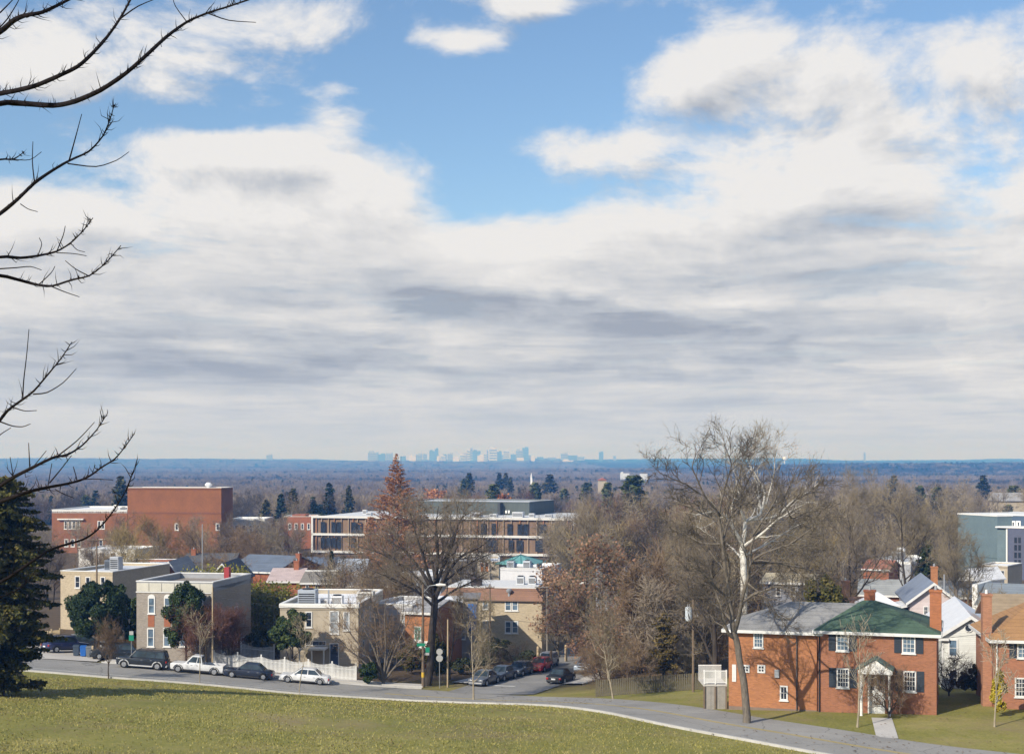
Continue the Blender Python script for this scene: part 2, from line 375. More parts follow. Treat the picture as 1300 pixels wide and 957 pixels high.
bark_white = BARK('bark_white', (.66,.63,.57), (.80,.79,.75)); bark_pale = BARK('bark_pale', (.34,.29,.21), (.5,.45,.36)); bark_black = BARK('bark_black', (.016,.012,.013))
def TW(name, a, b):
    a, b = sc3(a, .66), sc3(b, .84)
    return LEAF(name, [(0, a), (.5, tuple((x+y)/2 for x, y in zip(a, b))), (1, b)], .9, spec=.1)
twig_grey = TW('twig_grey', (.175,.142,.104), (.37,.305,.23)); twig_tan = TW('twig_tan', (.24,.195,.125), (.46,.385,.265))
twig_red = TW('twig_red', (.14,.065,.05), (.28,.15,.11)); twig_brown = TW('twig_brown', (.165,.11,.07), (.34,.245,.16))
twig_dark = TW('twig_dark', (.06,.05,.042), (.16,.135,.11)); twig_mid = TW('twig_mid', (.11,.092,.072), (.29,.25,.195)); leaf_redwood = LEAF('leaf_redwood', [(0, (.27,.125,.06)), (.5, (.43,.215,.11)), (1, (.58,.34,.20))], .8, .3)
twig_white = TW('twig_white', (.34,.29,.21), (.56,.49,.38)); twig_gold = TW('twig_gold', (.23,.17,.075), (.42,.33,.16))
leaf_holly = LEAF('leaf_holly', [(0, (.014,.026,.010)), (.45, (.034,.056,.018)), (.8, (.085,.11,.035)), (1, (.19,.21,.07))], .5, spec=.14)
leaf_cedar = LEAF('leaf_cedar', [(0, (.018,.021,.007)), (.5, (.042,.048,.013)), (.8, (.095,.09,.026)), (1, (.17,.135,.045))], .6, spec=.1)
leaf_pine = LEAF('leaf_pine', [(0, (.015,.028,.014)), (.5, (.03,.048,.02)), (1, (.06,.078,.03))], .6)
leaf_pine_lime = LEAF('leaf_pine_lime', [(0, (.03,.045,.014)), (.5, (.065,.085,.025)), (1, (.12,.13,.04))], .6)
leaf_gold = LEAF('leaf_gold', [(0, (.05,.045,.014)), (.5, (.12,.085,.022)), (1, (.22,.14,.035))], .6)
leaf_bamboo = LEAF('leaf_bamboo', [(0, (.08,.10,.018)), (.5, (.25,.24,.035)), (1, (.46,.38,.06))], .6, .25)
leaf_oak = LEAF('leaf_oak', [(0, (.19,.105,.065)), (.5, (.37,.215,.135)), (1, (.54,.37,.25))], .7, .3)
leaf_rust = LEAF('leaf_rust', [(0, (.20,.075,.03)), (.5, (.36,.145,.06)), (1, (.50,.25,.12))], .8, .15)
leaf_ivy = LEAF('leaf_ivy', [(0, (.03,.06,.012)), (.5, (.06,.11,.02)), (1, (.13,.19,.04))], .5)
leaf_yellow = LEAF('leaf_yellow', [(0, (.28,.22,.02)), (1, (.62,.50,.05))], .6)
leaf_hedge = LEAF('leaf_hedge', [(0, (.02,.028,.01)), (.5, (.045,.055,.02)), (1, (.10,.10,.04))], .6)

def unit(a): return a/(np.linalg.norm(a, axis=-1, keepdims=True)+1e-9)
def spikes(P0, P1, P2, r, rng, sides=3):
    """bent tapering twigs (N)"""
    n = len(P0)
    D = unit(P2-P0); A = unit(np.cross(D, rng.normal(size=(n, 3)))); B = np.cross(D, A)
    r = np.broadcast_to(r, (n,))[:, None]
    if sides == 3:
        V = np.empty((n, 7, 3))
        for k in range(3):
            o = math.cos(k*2.0944)*A + math.sin(k*2.0944)*B
            V[:, k] = P0+o*r; V[:, 3+k] = P1+o*r*.62
        V[:, 6] = P2
        q = np.array([(0,1,4),(0,4,3),(1,2,5),(1,5,4),(2,0,3),(2,3,5),(3,4,6),(4,5,6),(5,3,6)])
        return V.reshape(-1, 3), (np.arange(n)[:, None, None]*7+q).reshape(-1, 3)
    V = np.empty((n, 5, 3)); V[:, 0] = P0-A*r; V[:, 1] = P0+A*r; V[:, 2] = P1-A*r*.7; V[:, 3] = P1+A*r*.7; V[:, 4] = P2
    q = np.array([(0,1,3),(0,3,2),(2,3,4)])
    return V.reshape(-1, 3), (np.arange(n)[:, None, None]*5+q).reshape(-1, 3)
def grow(rng, P, D, L, wob, up):
    n = len(P); L = np.broadcast_to(L, (n,))[:, None]
    M1 = P + D*L*.5 + rng.normal(0, 1, (n, 3))*L*wob*.2
    D2 = unit(D + rng.normal(0, wob, (n, 3)) + np.array((0, 0, up)))
    return M1, M1 + D2*L*.5
def quads(C, s, rng, up=.0, asp=1.6, nrm=None):
    n = len(C); N = rng.normal(size=(n, 3)) + np.array((0, 0, up))
    if nrm is not None: N = N*.7 + nrm
    N = unit(N); A = unit(np.cross(N, rng.normal(size=(n, 3)))); B = np.cross(N, A)
    s = np.broadcast_to(s, (n,))[:, None]
    V = np.empty((n, 4, 3)); V[:, 0] = C-A*s*.5*asp; V[:, 1] = C-B*s*.5+N*s*.12; V[:, 2] = C+A*s*.5*asp; V[:, 3] = C+B*s*.5+N*s*.12
    return V.reshape(-1, 3), (np.arange(n)[:, None]*4+np.arange(4)).reshape(-1, 4)

def limbline(rng, p, d, L, n, wob, up):
    pts = [p]; d = np.array(d, float)
    for i in range(n):
        d = d + rng.normal(0, wob, 3) + np.array((0, 0, up)); d /= np.linalg.norm(d)
        p = p + d*L/n; pts.append(p)
    return np.array(pts)
class Skel:
    """limbs as (points, radii, level)"""
    def __init__(s, seed): s.rng = np.random.default_rng(seed); s.b = []
    def add(s, pts, r0, r1, lev):
        pts = np.array(pts, float); t = np.linspace(0, 1, len(pts))
        s.b.append((pts, r0+(r1-r0)*t**.8, lev)); return s.b[-1]
    def children(s, par, n, lev, t0, t1, ang, Lf, rf, wob, up, outward=None, seg=5, Lmin=.6):
        pts, rad, _ = par; k = len(pts)-1; rng = s.rng; out = []
        plen = np.linalg.norm(np.diff(pts, axis=0), axis=1).sum()
        for i in range(n):
            t = t0+(t1-t0)*((i+rng.random()*.8)/max(1, n)); x = t*k; j = min(k-1, int(x)); f = x-j
            p = pts[j]*(1-f)+pts[j+1]*f; d = unit(pts[j+1]-pts[j]); r = rad[j]*(1-f)+rad[j+1]*f
            a = unit(np.cross(d, rng.normal(size=3)))
            g = ang*(.75+.5*rng.random()); dd = d*math.cos(g)+a*math.sin(g)
            L = max(Lmin, plen*Lf*(1-.5*t)*(.7+.6*rng.random()))
            q = limbline(rng, p, dd, L, seg, wob, up)
            out.append(s.add(q, r*rf*(.8+.3*rng.random()), r*rf*.25+.006, lev))
        return out
    def level(s, lev): return [b for b in s.b if b[2] == lev]
def skel_mesh(name, sk, material, maxlev, sides=(9, 7, 5, 4, 3, 3), minr=0):
    mb = MB()
    for pts, rad, lev in sk.b:
        if lev <= maxlev: mb.tube(pts, np.maximum(rad, minr), sides[min(lev, 5)], cap=False)
    me = bpy.data.meshes.new(name); me.from_pydata(mb.v, [], mb.f); me.polygons.foreach_set('use_smooth', [True]*len(me.polygons))
    me.materials.append(material); me.update(); return me
def twig_arrays(sk, levs, per_m, L1, r1, n2, L2, r2, wob, up, ang=.9, sides=3, t0=.25, flat=0):
    rng = sk.rng; P, D = [], []
    for pts, rad, lev in sk.b:
        if lev not in levs: continue
        d = np.linalg.norm(np.diff(pts, axis=0), axis=1); tot = d.sum(); n = max(1, int(tot*per_m*(.7+.6*rng.random())))
        t = t0+(1-t0)*rng.random(n); x = t*(len(pts)-1); j = np.minimum(x.astype(int), len(pts)-2); f = (x-j)[:, None]
        P.append(pts[j]*(1-f)+pts[j+1]*f); D.append(unit(pts[j+1]-pts[j]))
    P = np.concatenate(P); D = np.concatenate(D); n = len(P)
    A = unit(np.cross(D, rng.normal(size=(n, 3)))); g = (ang*(.5+.8*rng.random(n)))[:, None]
    d1 = unit(D*np.cos(g)+A*np.sin(g)+np.array((0, 0, up))); L = L1*(.5+rng.random(n))
    M1, T1 = grow(rng, P, d1, L, wob, up)
    V, Fc = spikes(P, M1, T1, r1, rng, sides); tips = [T1]
    VV, FF = [V], [Fc]; off = len(V)
    if n2:
        i = np.repeat(np.arange(n), n2); t = (.25+.75*rng.random(len(i)))[:, None]
        p = np.where(t < .5, P[i]+(M1[i]-P[i])*t*2, M1[i]+(T1[i]-M1[i])*(t*2-1)); dd = unit(T1[i]-P[i])
        a = unit(np.cross(dd, rng.normal(size=(len(i), 3)))); g = (ang*(.5+.7*rng.random(len(i))))[:, None]
        d2 = unit(dd*np.cos(g)+a*np.sin(g)+np.array((0, 0, up*.7))); L = L2*(.4+rng.random(len(i)))
        m2, t2 = grow(rng, p, d2, L, wob, up)
        v, f = spikes(p, m2, t2, r2, rng, sides); VV.append(v); FF.append(f+off); tips.append(t2)
    return np.concatenate(VV), np.concatenate(FF), np.concatenate(tips)
def bare_skel(seed, H, fork=.25, spread=.55, r0=.35, nl=7, n2=7, n3=5, up=.10, wob=.16, lean=(0, 0), ang=.75):
    sk = Skel(seed); rng = sk.rng
    tr = limbline(rng, np.zeros(3)+np.array((0, 0, -.3)), (lean[0], lean[1], 1), H*.72, 9, wob*.35, .08)
    t = sk.add(tr, r0, r0*.12, 0)
    sk.b[-1][1][0] *= 1.25
    L1 = sk.children(t, nl, 1, fork, .97, ang, spread, .62, wob, up, seg=7)
    L2 = [c for b in L1 for c in sk.children(b, n2, 2, .18, 1, .7, .55, .6, wob, up, seg=5)]
    for b in L2: sk.children(b, n3, 3, .2, 1, .7, .6, .6, wob, up, seg=3, Lmin=.5)
    return sk
def tree_parts(name, sk, bark, twig, tw, trunk_lev=2, minr=.0):
    """meshes: trunk (bole and limbs) and crown (branchlets and twigs)"""
    tm = skel_mesh(name+'_trunk', sk, bark, trunk_lev, minr=minr)
    mb = MB()
    for pts, rad, lev in sk.b:
        if lev > trunk_lev: mb.tube(pts, np.maximum(rad, tw.get('rb', .018)), 3, cap=False)
    V, Fc, tips = twig_arrays(sk, tw.get('levs', (2, 3)), tw['per_m'], tw['L1'], tw['r1'], tw.get('n2', 4), tw.get('L2', .5), tw.get('r2', .008), tw.get('wob', .35), tw.get('up', .12), tw.get('ang', .9), tw.get('sides', 3))
    if mb.n:
        V0 = np.array(mb.v); F0 = np.array(mb.f); q = F0
        tri = np.concatenate([q[:, [0, 1, 2]], q[:, [0, 2, 3]]]); V = np.concatenate([V0, V]); Fc = np.concatenate([tri, Fc+len(V0)])
    cm = npmesh(name+'_crown', V, [Fc], [twig]); return tm, cm, tips
def place_tree(name, label, cat, meshes, loc, rz=0, sc=1, group=None, names=('trunk', 'crown')):
    t = thing(name, label, cat, loc, rz, group); t.scale = (sc,)*3 if not hasattr(sc, '__len__') else sc
    for nm, me in zip(names, meshes):
        if me is not None: link(bpy.data.objects.new(nm, me), t)
    return t
def bare_tree(label, px, Y, py_top, seed, bark, twig, X=None, r0=.3, spread=.55, fork=.25, nl=7, n2=7, n3=5, up=.1, wob=.16, ang=.75, tw=None, name='bare_tree', lean=(0, 0), group=None, trunk_lev=2):
    X = PX(px, Y) if X is None else X; z = g1(X, Y); H = PZ(py_top, Y)-z
    sk = bare_skel(seed, H, fork, spread, r0, nl, n2, n3, up, wob, lean, ang)
    top = max(b[0][:, 2].max() for b in sk.b)+.5
    k = H/top
    sk.b = [(p*k, r, l) for p, r, l in sk.b]
    t = dict(per_m=2.2, L1=.9, r1=.014, n2=4, L2=.5, r2=.009); t.update(tw or {})
    a, b, tips = tree_parts(name, sk, bark, twig, t, trunk_lev)
    return place_tree(name, label, 'tree', (a, b), (X, Y, z), group=group), tips, sk

def clump_leaves(rng, n, K, rad, s, fill=.35, shape=None, clump=.22, bottom=-.75):
    """leaf quads gathered in K clumps inside an ellipsoid of radii rad"""
    c = unit(rng.normal(size=(K*3, 3)))*((1-fill*rng.random(K*3))[:, None]); c = c[c[:, 2] > bottom][:K]
    i = rng.integers(0, len(c), n); w = clump*(.5+rng.random(len(c)))[i][:, None]
    p = c[i] + unit(rng.normal(size=(n, 3)))*w*(rng.random(n)**.45)[:, None]*np.array((1, 1, .75))
    nr = unit(p-c[i]*.6)
    p = p*np.array(rad)
    return p, nr
def evergreen(label, px, Y, py_top, width_px, seed, leaf, name='evergreen_tree', n=15000, s=.16, bottom_frac=.08, K=70, X=None, cat='tree', trunk=True, r0=.16, sq=1.0, group=None, fill=.4):
    rng = np.random.default_rng(seed); X = PX(px, Y) if X is None else X; z = g1(X, Y); H = PZ(py_top, Y)-z; w = width_px/F*Y/2
    hb = H*bottom_frac; hc = (H-hb)/2
    p, nr = clump_leaves(rng, n, K, (1, 1, 1), s, fill)
    p2, nr2 = clump_leaves(rng, n//4, K//3, (.62, .62, .62), s, .9)
    p = np.concatenate([p, p2]); nr = np.concatenate([nr, nr2])
    taper = np.where(p[:, 2] > 0, 1-.22*np.clip(p[:, 2], 0, 1.2)**2, 1-.10*p[:, 2]**2)[:, None]
    p[:, :2] *= taper
    p = p/1.13*np.array((w, w*sq, hc)) + np.array((0, 0, hb+hc))
    V, Fq = quads(p, s*(.6+.8*rng.random(len(p))), rng, .25, 1.5, nr)
    cm = npmesh(name+'_crown', V, [Fq], [leaf]); tm = None
    if trunk:
        sk = Skel(seed+1); t = sk.add(limbline(sk.rng, np.array((0, 0, -.3)), (0, 0, 1), H*.8, 6, .06, .05), r0, r0*.25, 0)
        sk.children(t, 9, 1, .12, .9, .8, .4, .5, .15, .1); tm = skel_mesh(name+'_trunk', sk, bark_brown, 1)
    return place_tree(name, label, cat, (tm, cm), (X, Y, z), group=group)
def conifer_meshes(seed, H, w, leaf, bark, levels=26, per=7, droop=-.25, n_sp=9, s=.32, r0=.25, base=.06, power=.8, irregular=.25, open_=0, asp=2.4, waist=0):
    """whorled branches carrying flat sprays; height H, base half-width w"""
    rng = np.random.default_rng(seed); sk = Skel(seed+9)
    sk.add(limbline(sk.rng, np.array((0, 0, -.3)), (0, 0, 1), H*.99, 10, .01, .02), r0, .02, 0)
    C, Sz = [], []; mb_b = []
    for i in range(levels):
        h = base+(1-base)*(i+.5*rng.random())/levels; z = h*H; reach = w*((1-h)**power)*(1-irregular*rng.random())*(1-waist*max(0, 1-h/.36))
        for k in range(per):
            if rng.random() < open_: continue
            a = rng.random()*6.283; L = max(.15, reach*(1-irregular*rng.random())); d = np.array((math.cos(a), math.sin(a), 0))
            p0 = np.array((0, 0, z)); t = np.linspace(0, 1, 5)[:, None]
            pts = p0 + d*L*t + np.array((0, 0, 1))*(droop*L*t + (.10 if droop < 0 else 0)*L*t**2)
            if L > .7: sk.add(pts, r0*.16*(1-h)+.012, .008, 1)
            m = max(4, int(n_sp*L)); tt = .18+.82*rng.random(m)**.8
            q = p0 + d*(L*tt)[:, None] + np.array((0, 0, 1))*(droop*L*tt)[:, None] + rng.normal(0, 1, (m, 3))*np.array((.16, .16, .09))*(.35+L*.38*(1.1-tt))[:, None]
            C.append(q); Sz.append(s*(.6+.7*rng.random(m)))
    C = np.concatenate(C); Sz = np.concatenate(Sz)
    V, Fq = quads(C, Sz, rng, .9, asp)
    return skel_mesh('trunk', sk, bark, 1), npmesh('crown', V, [Fq], [leaf])
def conifer(label, px, Y, py_top, width_px, seed, leaf, bark=None, name='conifer', X=None, group=None, **kw):
    X = PX(px, Y) if X is None else X; z = g1(X, Y); H = PZ(py_top, Y)-z; w = width_px/F*Y/2
    return place_tree(name, label, 'tree', conifer_meshes(seed, H, w, leaf, bark or bark_brown, **kw), (X, Y, z), group=group)
def leaves_on(t, tips, n, s, seed, leaf, jit=.25, name='leaves', zmin=-9):
    rng = np.random.default_rng(seed); i = rng.integers(0, len(tips), n)
    p = tips[i]+rng.normal(0, jit, (n, 3)); p = p[p[:, 2] > zmin]
    V, Fq = quads(p, s*(.6+.8*rng.random(len(p))), rng, -.2, 1.4)
    return link(bpy.data.objects.new(name, npmesh(name, V, [Fq], [leaf])), t)
def bush(label, px, Y, py_top, width_px, seed, leaf, name='shrub', n=4000, s=.12, X=None, K=40, sq=1.0, group=None):
    return evergreen(label, px, Y, py_top, width_px, seed, leaf, name, n, s, .0, K, X, 'shrub', False, sq=sq, group=group)

def hand_tree(name, label, base, limbs, bark, twig, seed, n2=6, n3=5, tw=None, up=.05, wob=.2, group=None, t0=.2):
    """hero tree: trunk and main limbs given as world points (x,y,z,r) relative to base, then grown outwards"""
    sk = Skel(seed); L1 = []
    for i, pl in enumerate(limbs):
        P = np.array([q[:3] for q in pl], float); r = np.array([q[3] for q in pl], float)
        s = np.linspace(0, 1, len(P)); k = max(len(P), 3*len(P)-2); t = np.linspace(0, 1, k)
        Q = np.c_[[np.interp(t, s, P[:, j]) for j in range(3)]].T; Q[1:-1] += sk.rng.normal(0, .06, (k-2, 3))
        Q[1:-1] = .25*Q[:-2]+.5*Q[1:-1]+.25*Q[2:]
        sk.b.append((Q, np.interp(t, s, r), 0 if i == 0 else 1))
        if i: L1.append(sk.b[-1])
    L2 = [c for b in L1 for c in sk.children(b, n2, 2, t0, 1, .75, .38, .55, wob, up, seg=5, Lmin=1.2)]
    for b in L2: sk.children(b, n3, 3, .2, 1, .75, .55, .55, wob, up, seg=3, Lmin=.6)
    t = dict(per_m=2.0, L1=.8, r1=.014, n2=4, L2=.45, r2=.009); t.update(tw or {})
    a, b, tips = tree_parts(name, sk, bark, twig, t, 2)
    return place_tree(name, label, 'tree', (a, b), base, group=group), tips
def pxl(pl, Y0, base):
    """pixel track (px, py, dY, r) -> points relative to base"""
    return [(PX(p[0], Y0+p[2])-base[0], Y0+p[2]-base[1], PZ(p[1], Y0+p[2])-base[2], p[3]) for p in pl]
# ------------------------------------------------------------------ buildings
class Bld:
    """front face from A to B (world x,y), depth D backwards; local x along the front, y into the building, z up from zb"""
    def __init__(s, name, label, A, B, D, zb=None, cat='house', group=None):
        s.A = np.array(A, float); s.B = np.array(B, float); s.W = float(np.linalg.norm(s.B-s.A)); s.D = D
        d = (s.B-s.A)/s.W; s.rz = math.atan2(d[1], d[0]); s.ux = np.array((d[0], d[1])); s.uy = np.array((-d[1], d[0]))
        if zb is None: zb = g1(*(0.5*(s.A+s.B)))
        s.zb = zb; s.t = thing(name, label, cat, (A[0], A[1], zb), s.rz, group)
    def H(s, py, Y=None): return PZ(py, s.A[1] if Y is None else Y)-s.zb
    def hit(s, px, py, face='f', off=0.0):
        d = np.array(((px-650)/F, 1.0, (HY-py)/F)); cam = np.array((0, 0, CZ))
        if face == 'f': n, p = -s.uy, s.A - s.uy*off
        elif face == 'r': n, p = s.ux, s.B + s.ux*off
        else: n, p = -s.ux, s.A - s.ux*off
        k = np.dot(p-cam[:2], n)/np.dot(d[:2], n); w = cam+d*k
        q = w[:2]-s.A
        u = float(np.dot(q, s.ux)) if face == 'f' else float(np.dot(q, s.uy))
        return u, float(w[2]-s.zb)
    def box(s, name, x0, y0, z0, x1, y1, z1, m, parent=None, bevel=0):
        return obj(name, MB().box(x0, y0, z0, x1, y1, z1), m, parent or s.t, bevel=bevel)
    def walls(s, z1, m, z0=-1.5, name='wall'):
        return s.box(name, 0, 0, z0, s.W, s.D, z1, m)
    def fp(s, face, u, v, d):           # face coords -> local point (d = outwards)
        if face == 'f': return (u, -d, v)
        if face == 'r': return (s.W+d, u, v)
        if face == 'b': return (u, s.D+d, v)
        return (-d, u, v)
    def fbox(s, mb, face, u0, v0, u1, v1, d0, d1):
        a, b = s.fp(face, u0, v0, d0), s.fp(face, u1, v1, d1)
        lo = [min(a[i], b[i]) for i in range(3)]; hi = [max(a[i], b[i]) for i in range(3)]
        return mb.box(*lo, *hi)
    def window(s, face, u0, v0, u1, v1, cols=2, rows=2, frame=trim_white, pane=pane_dark, fw=.07, sill=True, shutters=None, arch=False, off=0.0, label=None, bar=.035):
        mb = MB(); o = off
        for a in ((u0, v0, u0+fw, v1), (u1-fw, v0, u1, v1), (u0+fw, v0, u1-fw, v0+fw), (u0+fw, v1-fw, u1-fw, v1)): s.fbox(mb, face, *a, o-.02, o+.07)
        W, Hh = u1-u0-2*fw, v1-v0-2*fw
        for i in range(1, cols): x = u0+fw+W*i/cols; s.fbox(mb, face, x-bar/2, v0+fw, x+bar/2, v1-fw, o, o+.055)
        for i in range(1, rows): z = v0+fw+Hh*i/rows; s.fbox(mb, face, u0+fw, z-bar*.5, u1-fw, z+bar*.5, o, o+(.05 if cols > 1 else .056))
        if arch:
            r = (u1-u0)/2; c = (u0+u1)/2; n = 10; P = [(c+r*math.cos(math.pi*i/n), v1+r*.8*math.sin(math.pi*i/n)) for i in range(n+1)]
            v = [s.fp(face, p[0], p[1], o-.02) for p in P]+[s.fp(face, p[0], p[1], o+.07) for p in P]; k = len(P)
            mb.add(v, [tuple(range(k)), tuple(range(2*k-1, k-1, -1))]+[(i, k+i, k+(i+1) % k, (i+1) % k) for i in range(k)])
        w = obj('window', mb, frame, s.t)
        if label: w['label'] = label
        obj('pane', s.fbox(MB(), face, u0+fw*.8, v0+fw*.8, u1-fw*.8, v1-fw*.8, o-.03, o+.022), pane, w)
        if sill: obj('sill', s.fbox(MB(), face, u0-.06, v0-.09, u1+.06, v0-.004, o-.02, o+.12), frame, w)
        if shutters:
            for a, b in ((u0-.55, u0-.04), (u1+.04, u1+.55)):
                m2 = s.fbox(MB(), face, a, v0, b, v1, o-.01, o+.05)
                for i in range(1, int((v1-v0)/.13)): s.fbox(m2, face, a+.06, v0+i*.13-.03, b-.06, v0+i*.13+.03, o+.05, o+.066)
                obj('shutter', m2, shutters, w)
        return w
    def wpx(s, x0, y0, x1, y1, face='f', **kw):          # window by photo box
        a = s.hit(x0, y1, face); b = s.hit(x1, y0, face)
        a, b = (min(a[0], b[0]), a[1]), (max(a[0], b[0]), b[1])
        return s.window(face, a[0], a[1], b[0], b[1], **kw)
    def parapet(s, z1, m, cap=trim_white, h=.5, t=.25, capname='coping'):
        """flat roof sunk behind a parapet; z1 = top"""
        mb = MB(); mb.box(0, 0, z1-h, s.W, t, z1).box(0, s.D-t, z1-h, s.W, s.D, z1).box(0, t, z1-h, t, s.D-t, z1).box(s.W-t, t, z1-h, s.W, s.D-t, z1)
        p = obj('parapet', mb, m, s.t); e = .06
        mb = MB(); mb.box(-e, -e, z1+.003, s.W+e, t+e, z1+.11).box(-e, s.D-t-e, z1+.003, s.W+e, s.D+e, z1+.11).box(-e, t+e, z1+.003, t+e, s.D-t-e, z1+.11).box(s.W-t-e, t+e, z1+.003, s.W+e, s.D-t-e, z1+.11)
        obj(capname, mb, cap, p); return p
    def flat(s, z, m, t=.25): return s.box('roof', t, t, z-.1, s.W-t, s.D-t, z+.02, m)
    def gable(s, ze, zr, m, ridge='y', ov=.35, wallm=None, th=.16, fascia=trim_white, x0=0, x1=None, y0=0, y1=None, xr=None):
        """ridge 'y': gable end to the front; ridge 'x': slope to the front"""
        x1 = s.W if x1 is None else x1; y1 = s.D if y1 is None else y1
        if ridge == 'y':
            c = (x0+x1)/2 if xr is None else xr; sl = (zr-ze)/(c-x0); sr = (zr-ze)/(x1-c)
            if wallm: obj('gable_wall', MB().prism([(x0+.004, ze-.02), (x1-.004, ze-.02), (c, zr-.02)], 'y', y0+.004, y1-.004), wallm, s.t)
            P = [(x0-ov, ze-sl*ov), (c, zr), (x1+ov, ze-sr*ov), (x1+ov, ze-sr*ov+th), (c, zr+th), (x0-ov, ze-sl*ov+th)]
            r = obj('roof', MB().prism(P, 'y', y0-ov, y1+ov), m, s.t)
            P2 = [(x0-ov-.02, ze-sl*ov-.13), (c, zr-.13), (x1+ov+.02, ze-sr*ov-.13), (x1+ov+.02, ze-sr*ov+th+.02), (c, zr+th+.02), (x0-ov-.02, ze-sl*ov+th+.02)]
            obj('rake_board', MB().prism(P2, 'y', y0-ov-.07, y0-ov-.004), fascia, r)
        else:
            c = (y0+y1)/2; sl = (zr-ze)/(c-y0)
            if wallm: obj('gable_wall', MB().prism([(y0+.004, ze-.02), (y1-.004, ze-.02), (c, zr-.02)], 'x', x0+.004, x1-.004), wallm, s.t)
            P = [(y0-ov, ze-sl*ov), (c, zr), (y1+ov, ze-sl*ov), (y1+ov, ze-sl*ov+th), (c, zr+th), (y0-ov, ze-sl*ov+th)]
            r = obj('roof', MB().prism(P, 'x', x0-ov, x1+ov), m, s.t)
            z = ze-sl*ov
            obj('fascia', MB().box(x0-ov, y0-ov-.07, z-.1, x1+ov, y0-ov-.004, z+th), fascia, r)
        return r
    def hip(s, ze, zr, m, ov=.4, lx=None, rx=None, x0=0, x1=None, y0=0, y1=None, th=.12, fascia=trim_white):
        """hip roof; lx / rx: how far the ridge ends lie from the left / right wall (0 = gable end)"""
        x1 = s.W if x1 is None else x1; y1 = s.D if y1 is None else y1; h = (y1-y0)/2
        lx = h if lx is None else lx; rx = h if rx is None else rx; sl = (zr-ze)/h; z = ze-sl*ov
        a, b, c, d = x0-ov, x1+ov, y0-ov, y1+ov; cy = (y0+y1)/2
        v = [(a,c,z),(b,c,z),(b,d,z),(a,d,z),(a,c,z+th),(b,c,z+th),(b,d,z+th),(a,d,z+th),(x0+lx-(ov if lx == 0 else 0),cy,zr+th),(x1-rx+(ov if rx == 0 else 0),cy,zr+th)]
        f = [(0,3,2,1),(0,1,5,4),(1,2,6,5),(2,3,7,6),(3,0,4,7),(4,5,9,8),(5,6,9),(6,7,8,9),(7,4,8)]
        r = obj('roof', MB().add(v, f), m, s.t)
        mb = MB(); mb.box(a-.03, c-.09, z-.12, b+.03, c-.004, z+th-.02).box(a-.09, c, z-.12, a-.004, d, z+th-.02).box(b+.004, c, z-.12, b+.09, d, z+th-.02)
        obj('fascia', mb, fascia, r); return r
    def chimney(s, x, y, z0, z1, w=.6, d=.6, m=brick_red, pots=1, label=None, cap=None):
        mb = MB().box(x-w/2, y-d/2, z0, x+w/2, y+d/2, z1).box(x-w/2-.06, y-d/2-.06, z1+.003, x+w/2+.06, y+d/2+.06, z1+.16)
        c = obj('chimney', mb, m, s.t)
        if label: c['label'] = label
        for i in range(pots):
            obj('chimney_pot', MB().cyl(x+(i-(pots-1)/2)*.3, y, z1+.16, z1+.45, .11, .09, 10), cap or grey_metal, c)
        return c
    def door(s, face, u0, v0, u1, v1, m, frame=trim_white):
        mb = MB(); fw = .1
        for a in ((u0-fw, v0, u0, v1+fw), (u1, v0, u1+fw, v1+fw), (u0, v1, u1, v1+fw)): s.fbox(mb, face, *a, -.02, .08)
        d = obj('door', s.fbox(MB(), face, u0, v0, u1, v1, -.02, .035), m, s.t); obj('door_frame', mb, frame, d)
        k = MB(); s.fbox(k, face, u0+.12, v0+(v1-v0)*.55, u1-.12, v1-.15, .036, .05); obj('pane', k, pane_dark, d)
        obj('handle', s.fbox(MB(), face, u1-.14, v0+.98, u1-.08, v0+1.1, .036, .1), grey_metal, d); return d
    def downspout(s, face, u, z0, z1, m=trim_white, off=.1, name='downspout'):
        a = s.fp(face, u, z0, off); b = s.fp(face, u, z1, off); return obj(name, MB().tube([a, b], .055, 8), m, s.t)
    def unit(s, x, y, z, w, d, h, m=grey_metal, fan=True, name='rooftop_unit'):
        u = obj(name, MB().box(x, y, z, x+w, y+d, z+h), m, s.t, bevel=.03)
        if fan: obj('fan_grille', MB().cyl(x+w/2, y+d/2, z+h+.002, z+h+.12, min(w, d)*.38), black_metal, u)
        g = MB()
        for i in range(5): g.box(x+.1, y-.02, z+h*(.2+.13*i), x+w-.1, y-.003, z+h*(.27+.13*i))
        obj('louvre', g, black_metal, u); return u

# ------------------------------------------------------------------ vehicles (front looks along +x, origin on the ground at the middle)
def PAINT(name, c, rough=.3):
    m = bpy.data.materials.new(name); nt, b = nodes(m); n = noise(nt, 3, 3, .5, ocoord(nt))
    nt.links.new(ramp(nt, n, [(.3, sc3(c, .85)), (.7, sc3(c, 1.12))]), b.inputs['Base Color'])
    b.inputs['Roughness'].default_value = rough; b.inputs['Coat Weight'].default_value = .35; b.inputs['Coat Roughness'].default_value = .22; b.inputs['Specular IOR Level'].default_value = .5
    return m
tyre_m = M('tyre', (.018,.018,.018), .9, .2, 6); rim_m = M('rim', (.50,.51,.53), .35, .1, metal=.7); plastic_m = M('black_plastic', (.025,.025,.027), .6, .15)
car_glass = GLASS('car_glass', (.035,.05,.06), .2); lamp_red = M('lamp_red', (.35,.015,.012), .25, .1); lamp_clear = M('lamp_clear', (.70,.72,.74), .2, .08)
plate_m = M('number_plate', (.65,.66,.68), .5, .08); chrome_m = M('chrome', (.6,.61,.63), .25, .05, metal=.8)
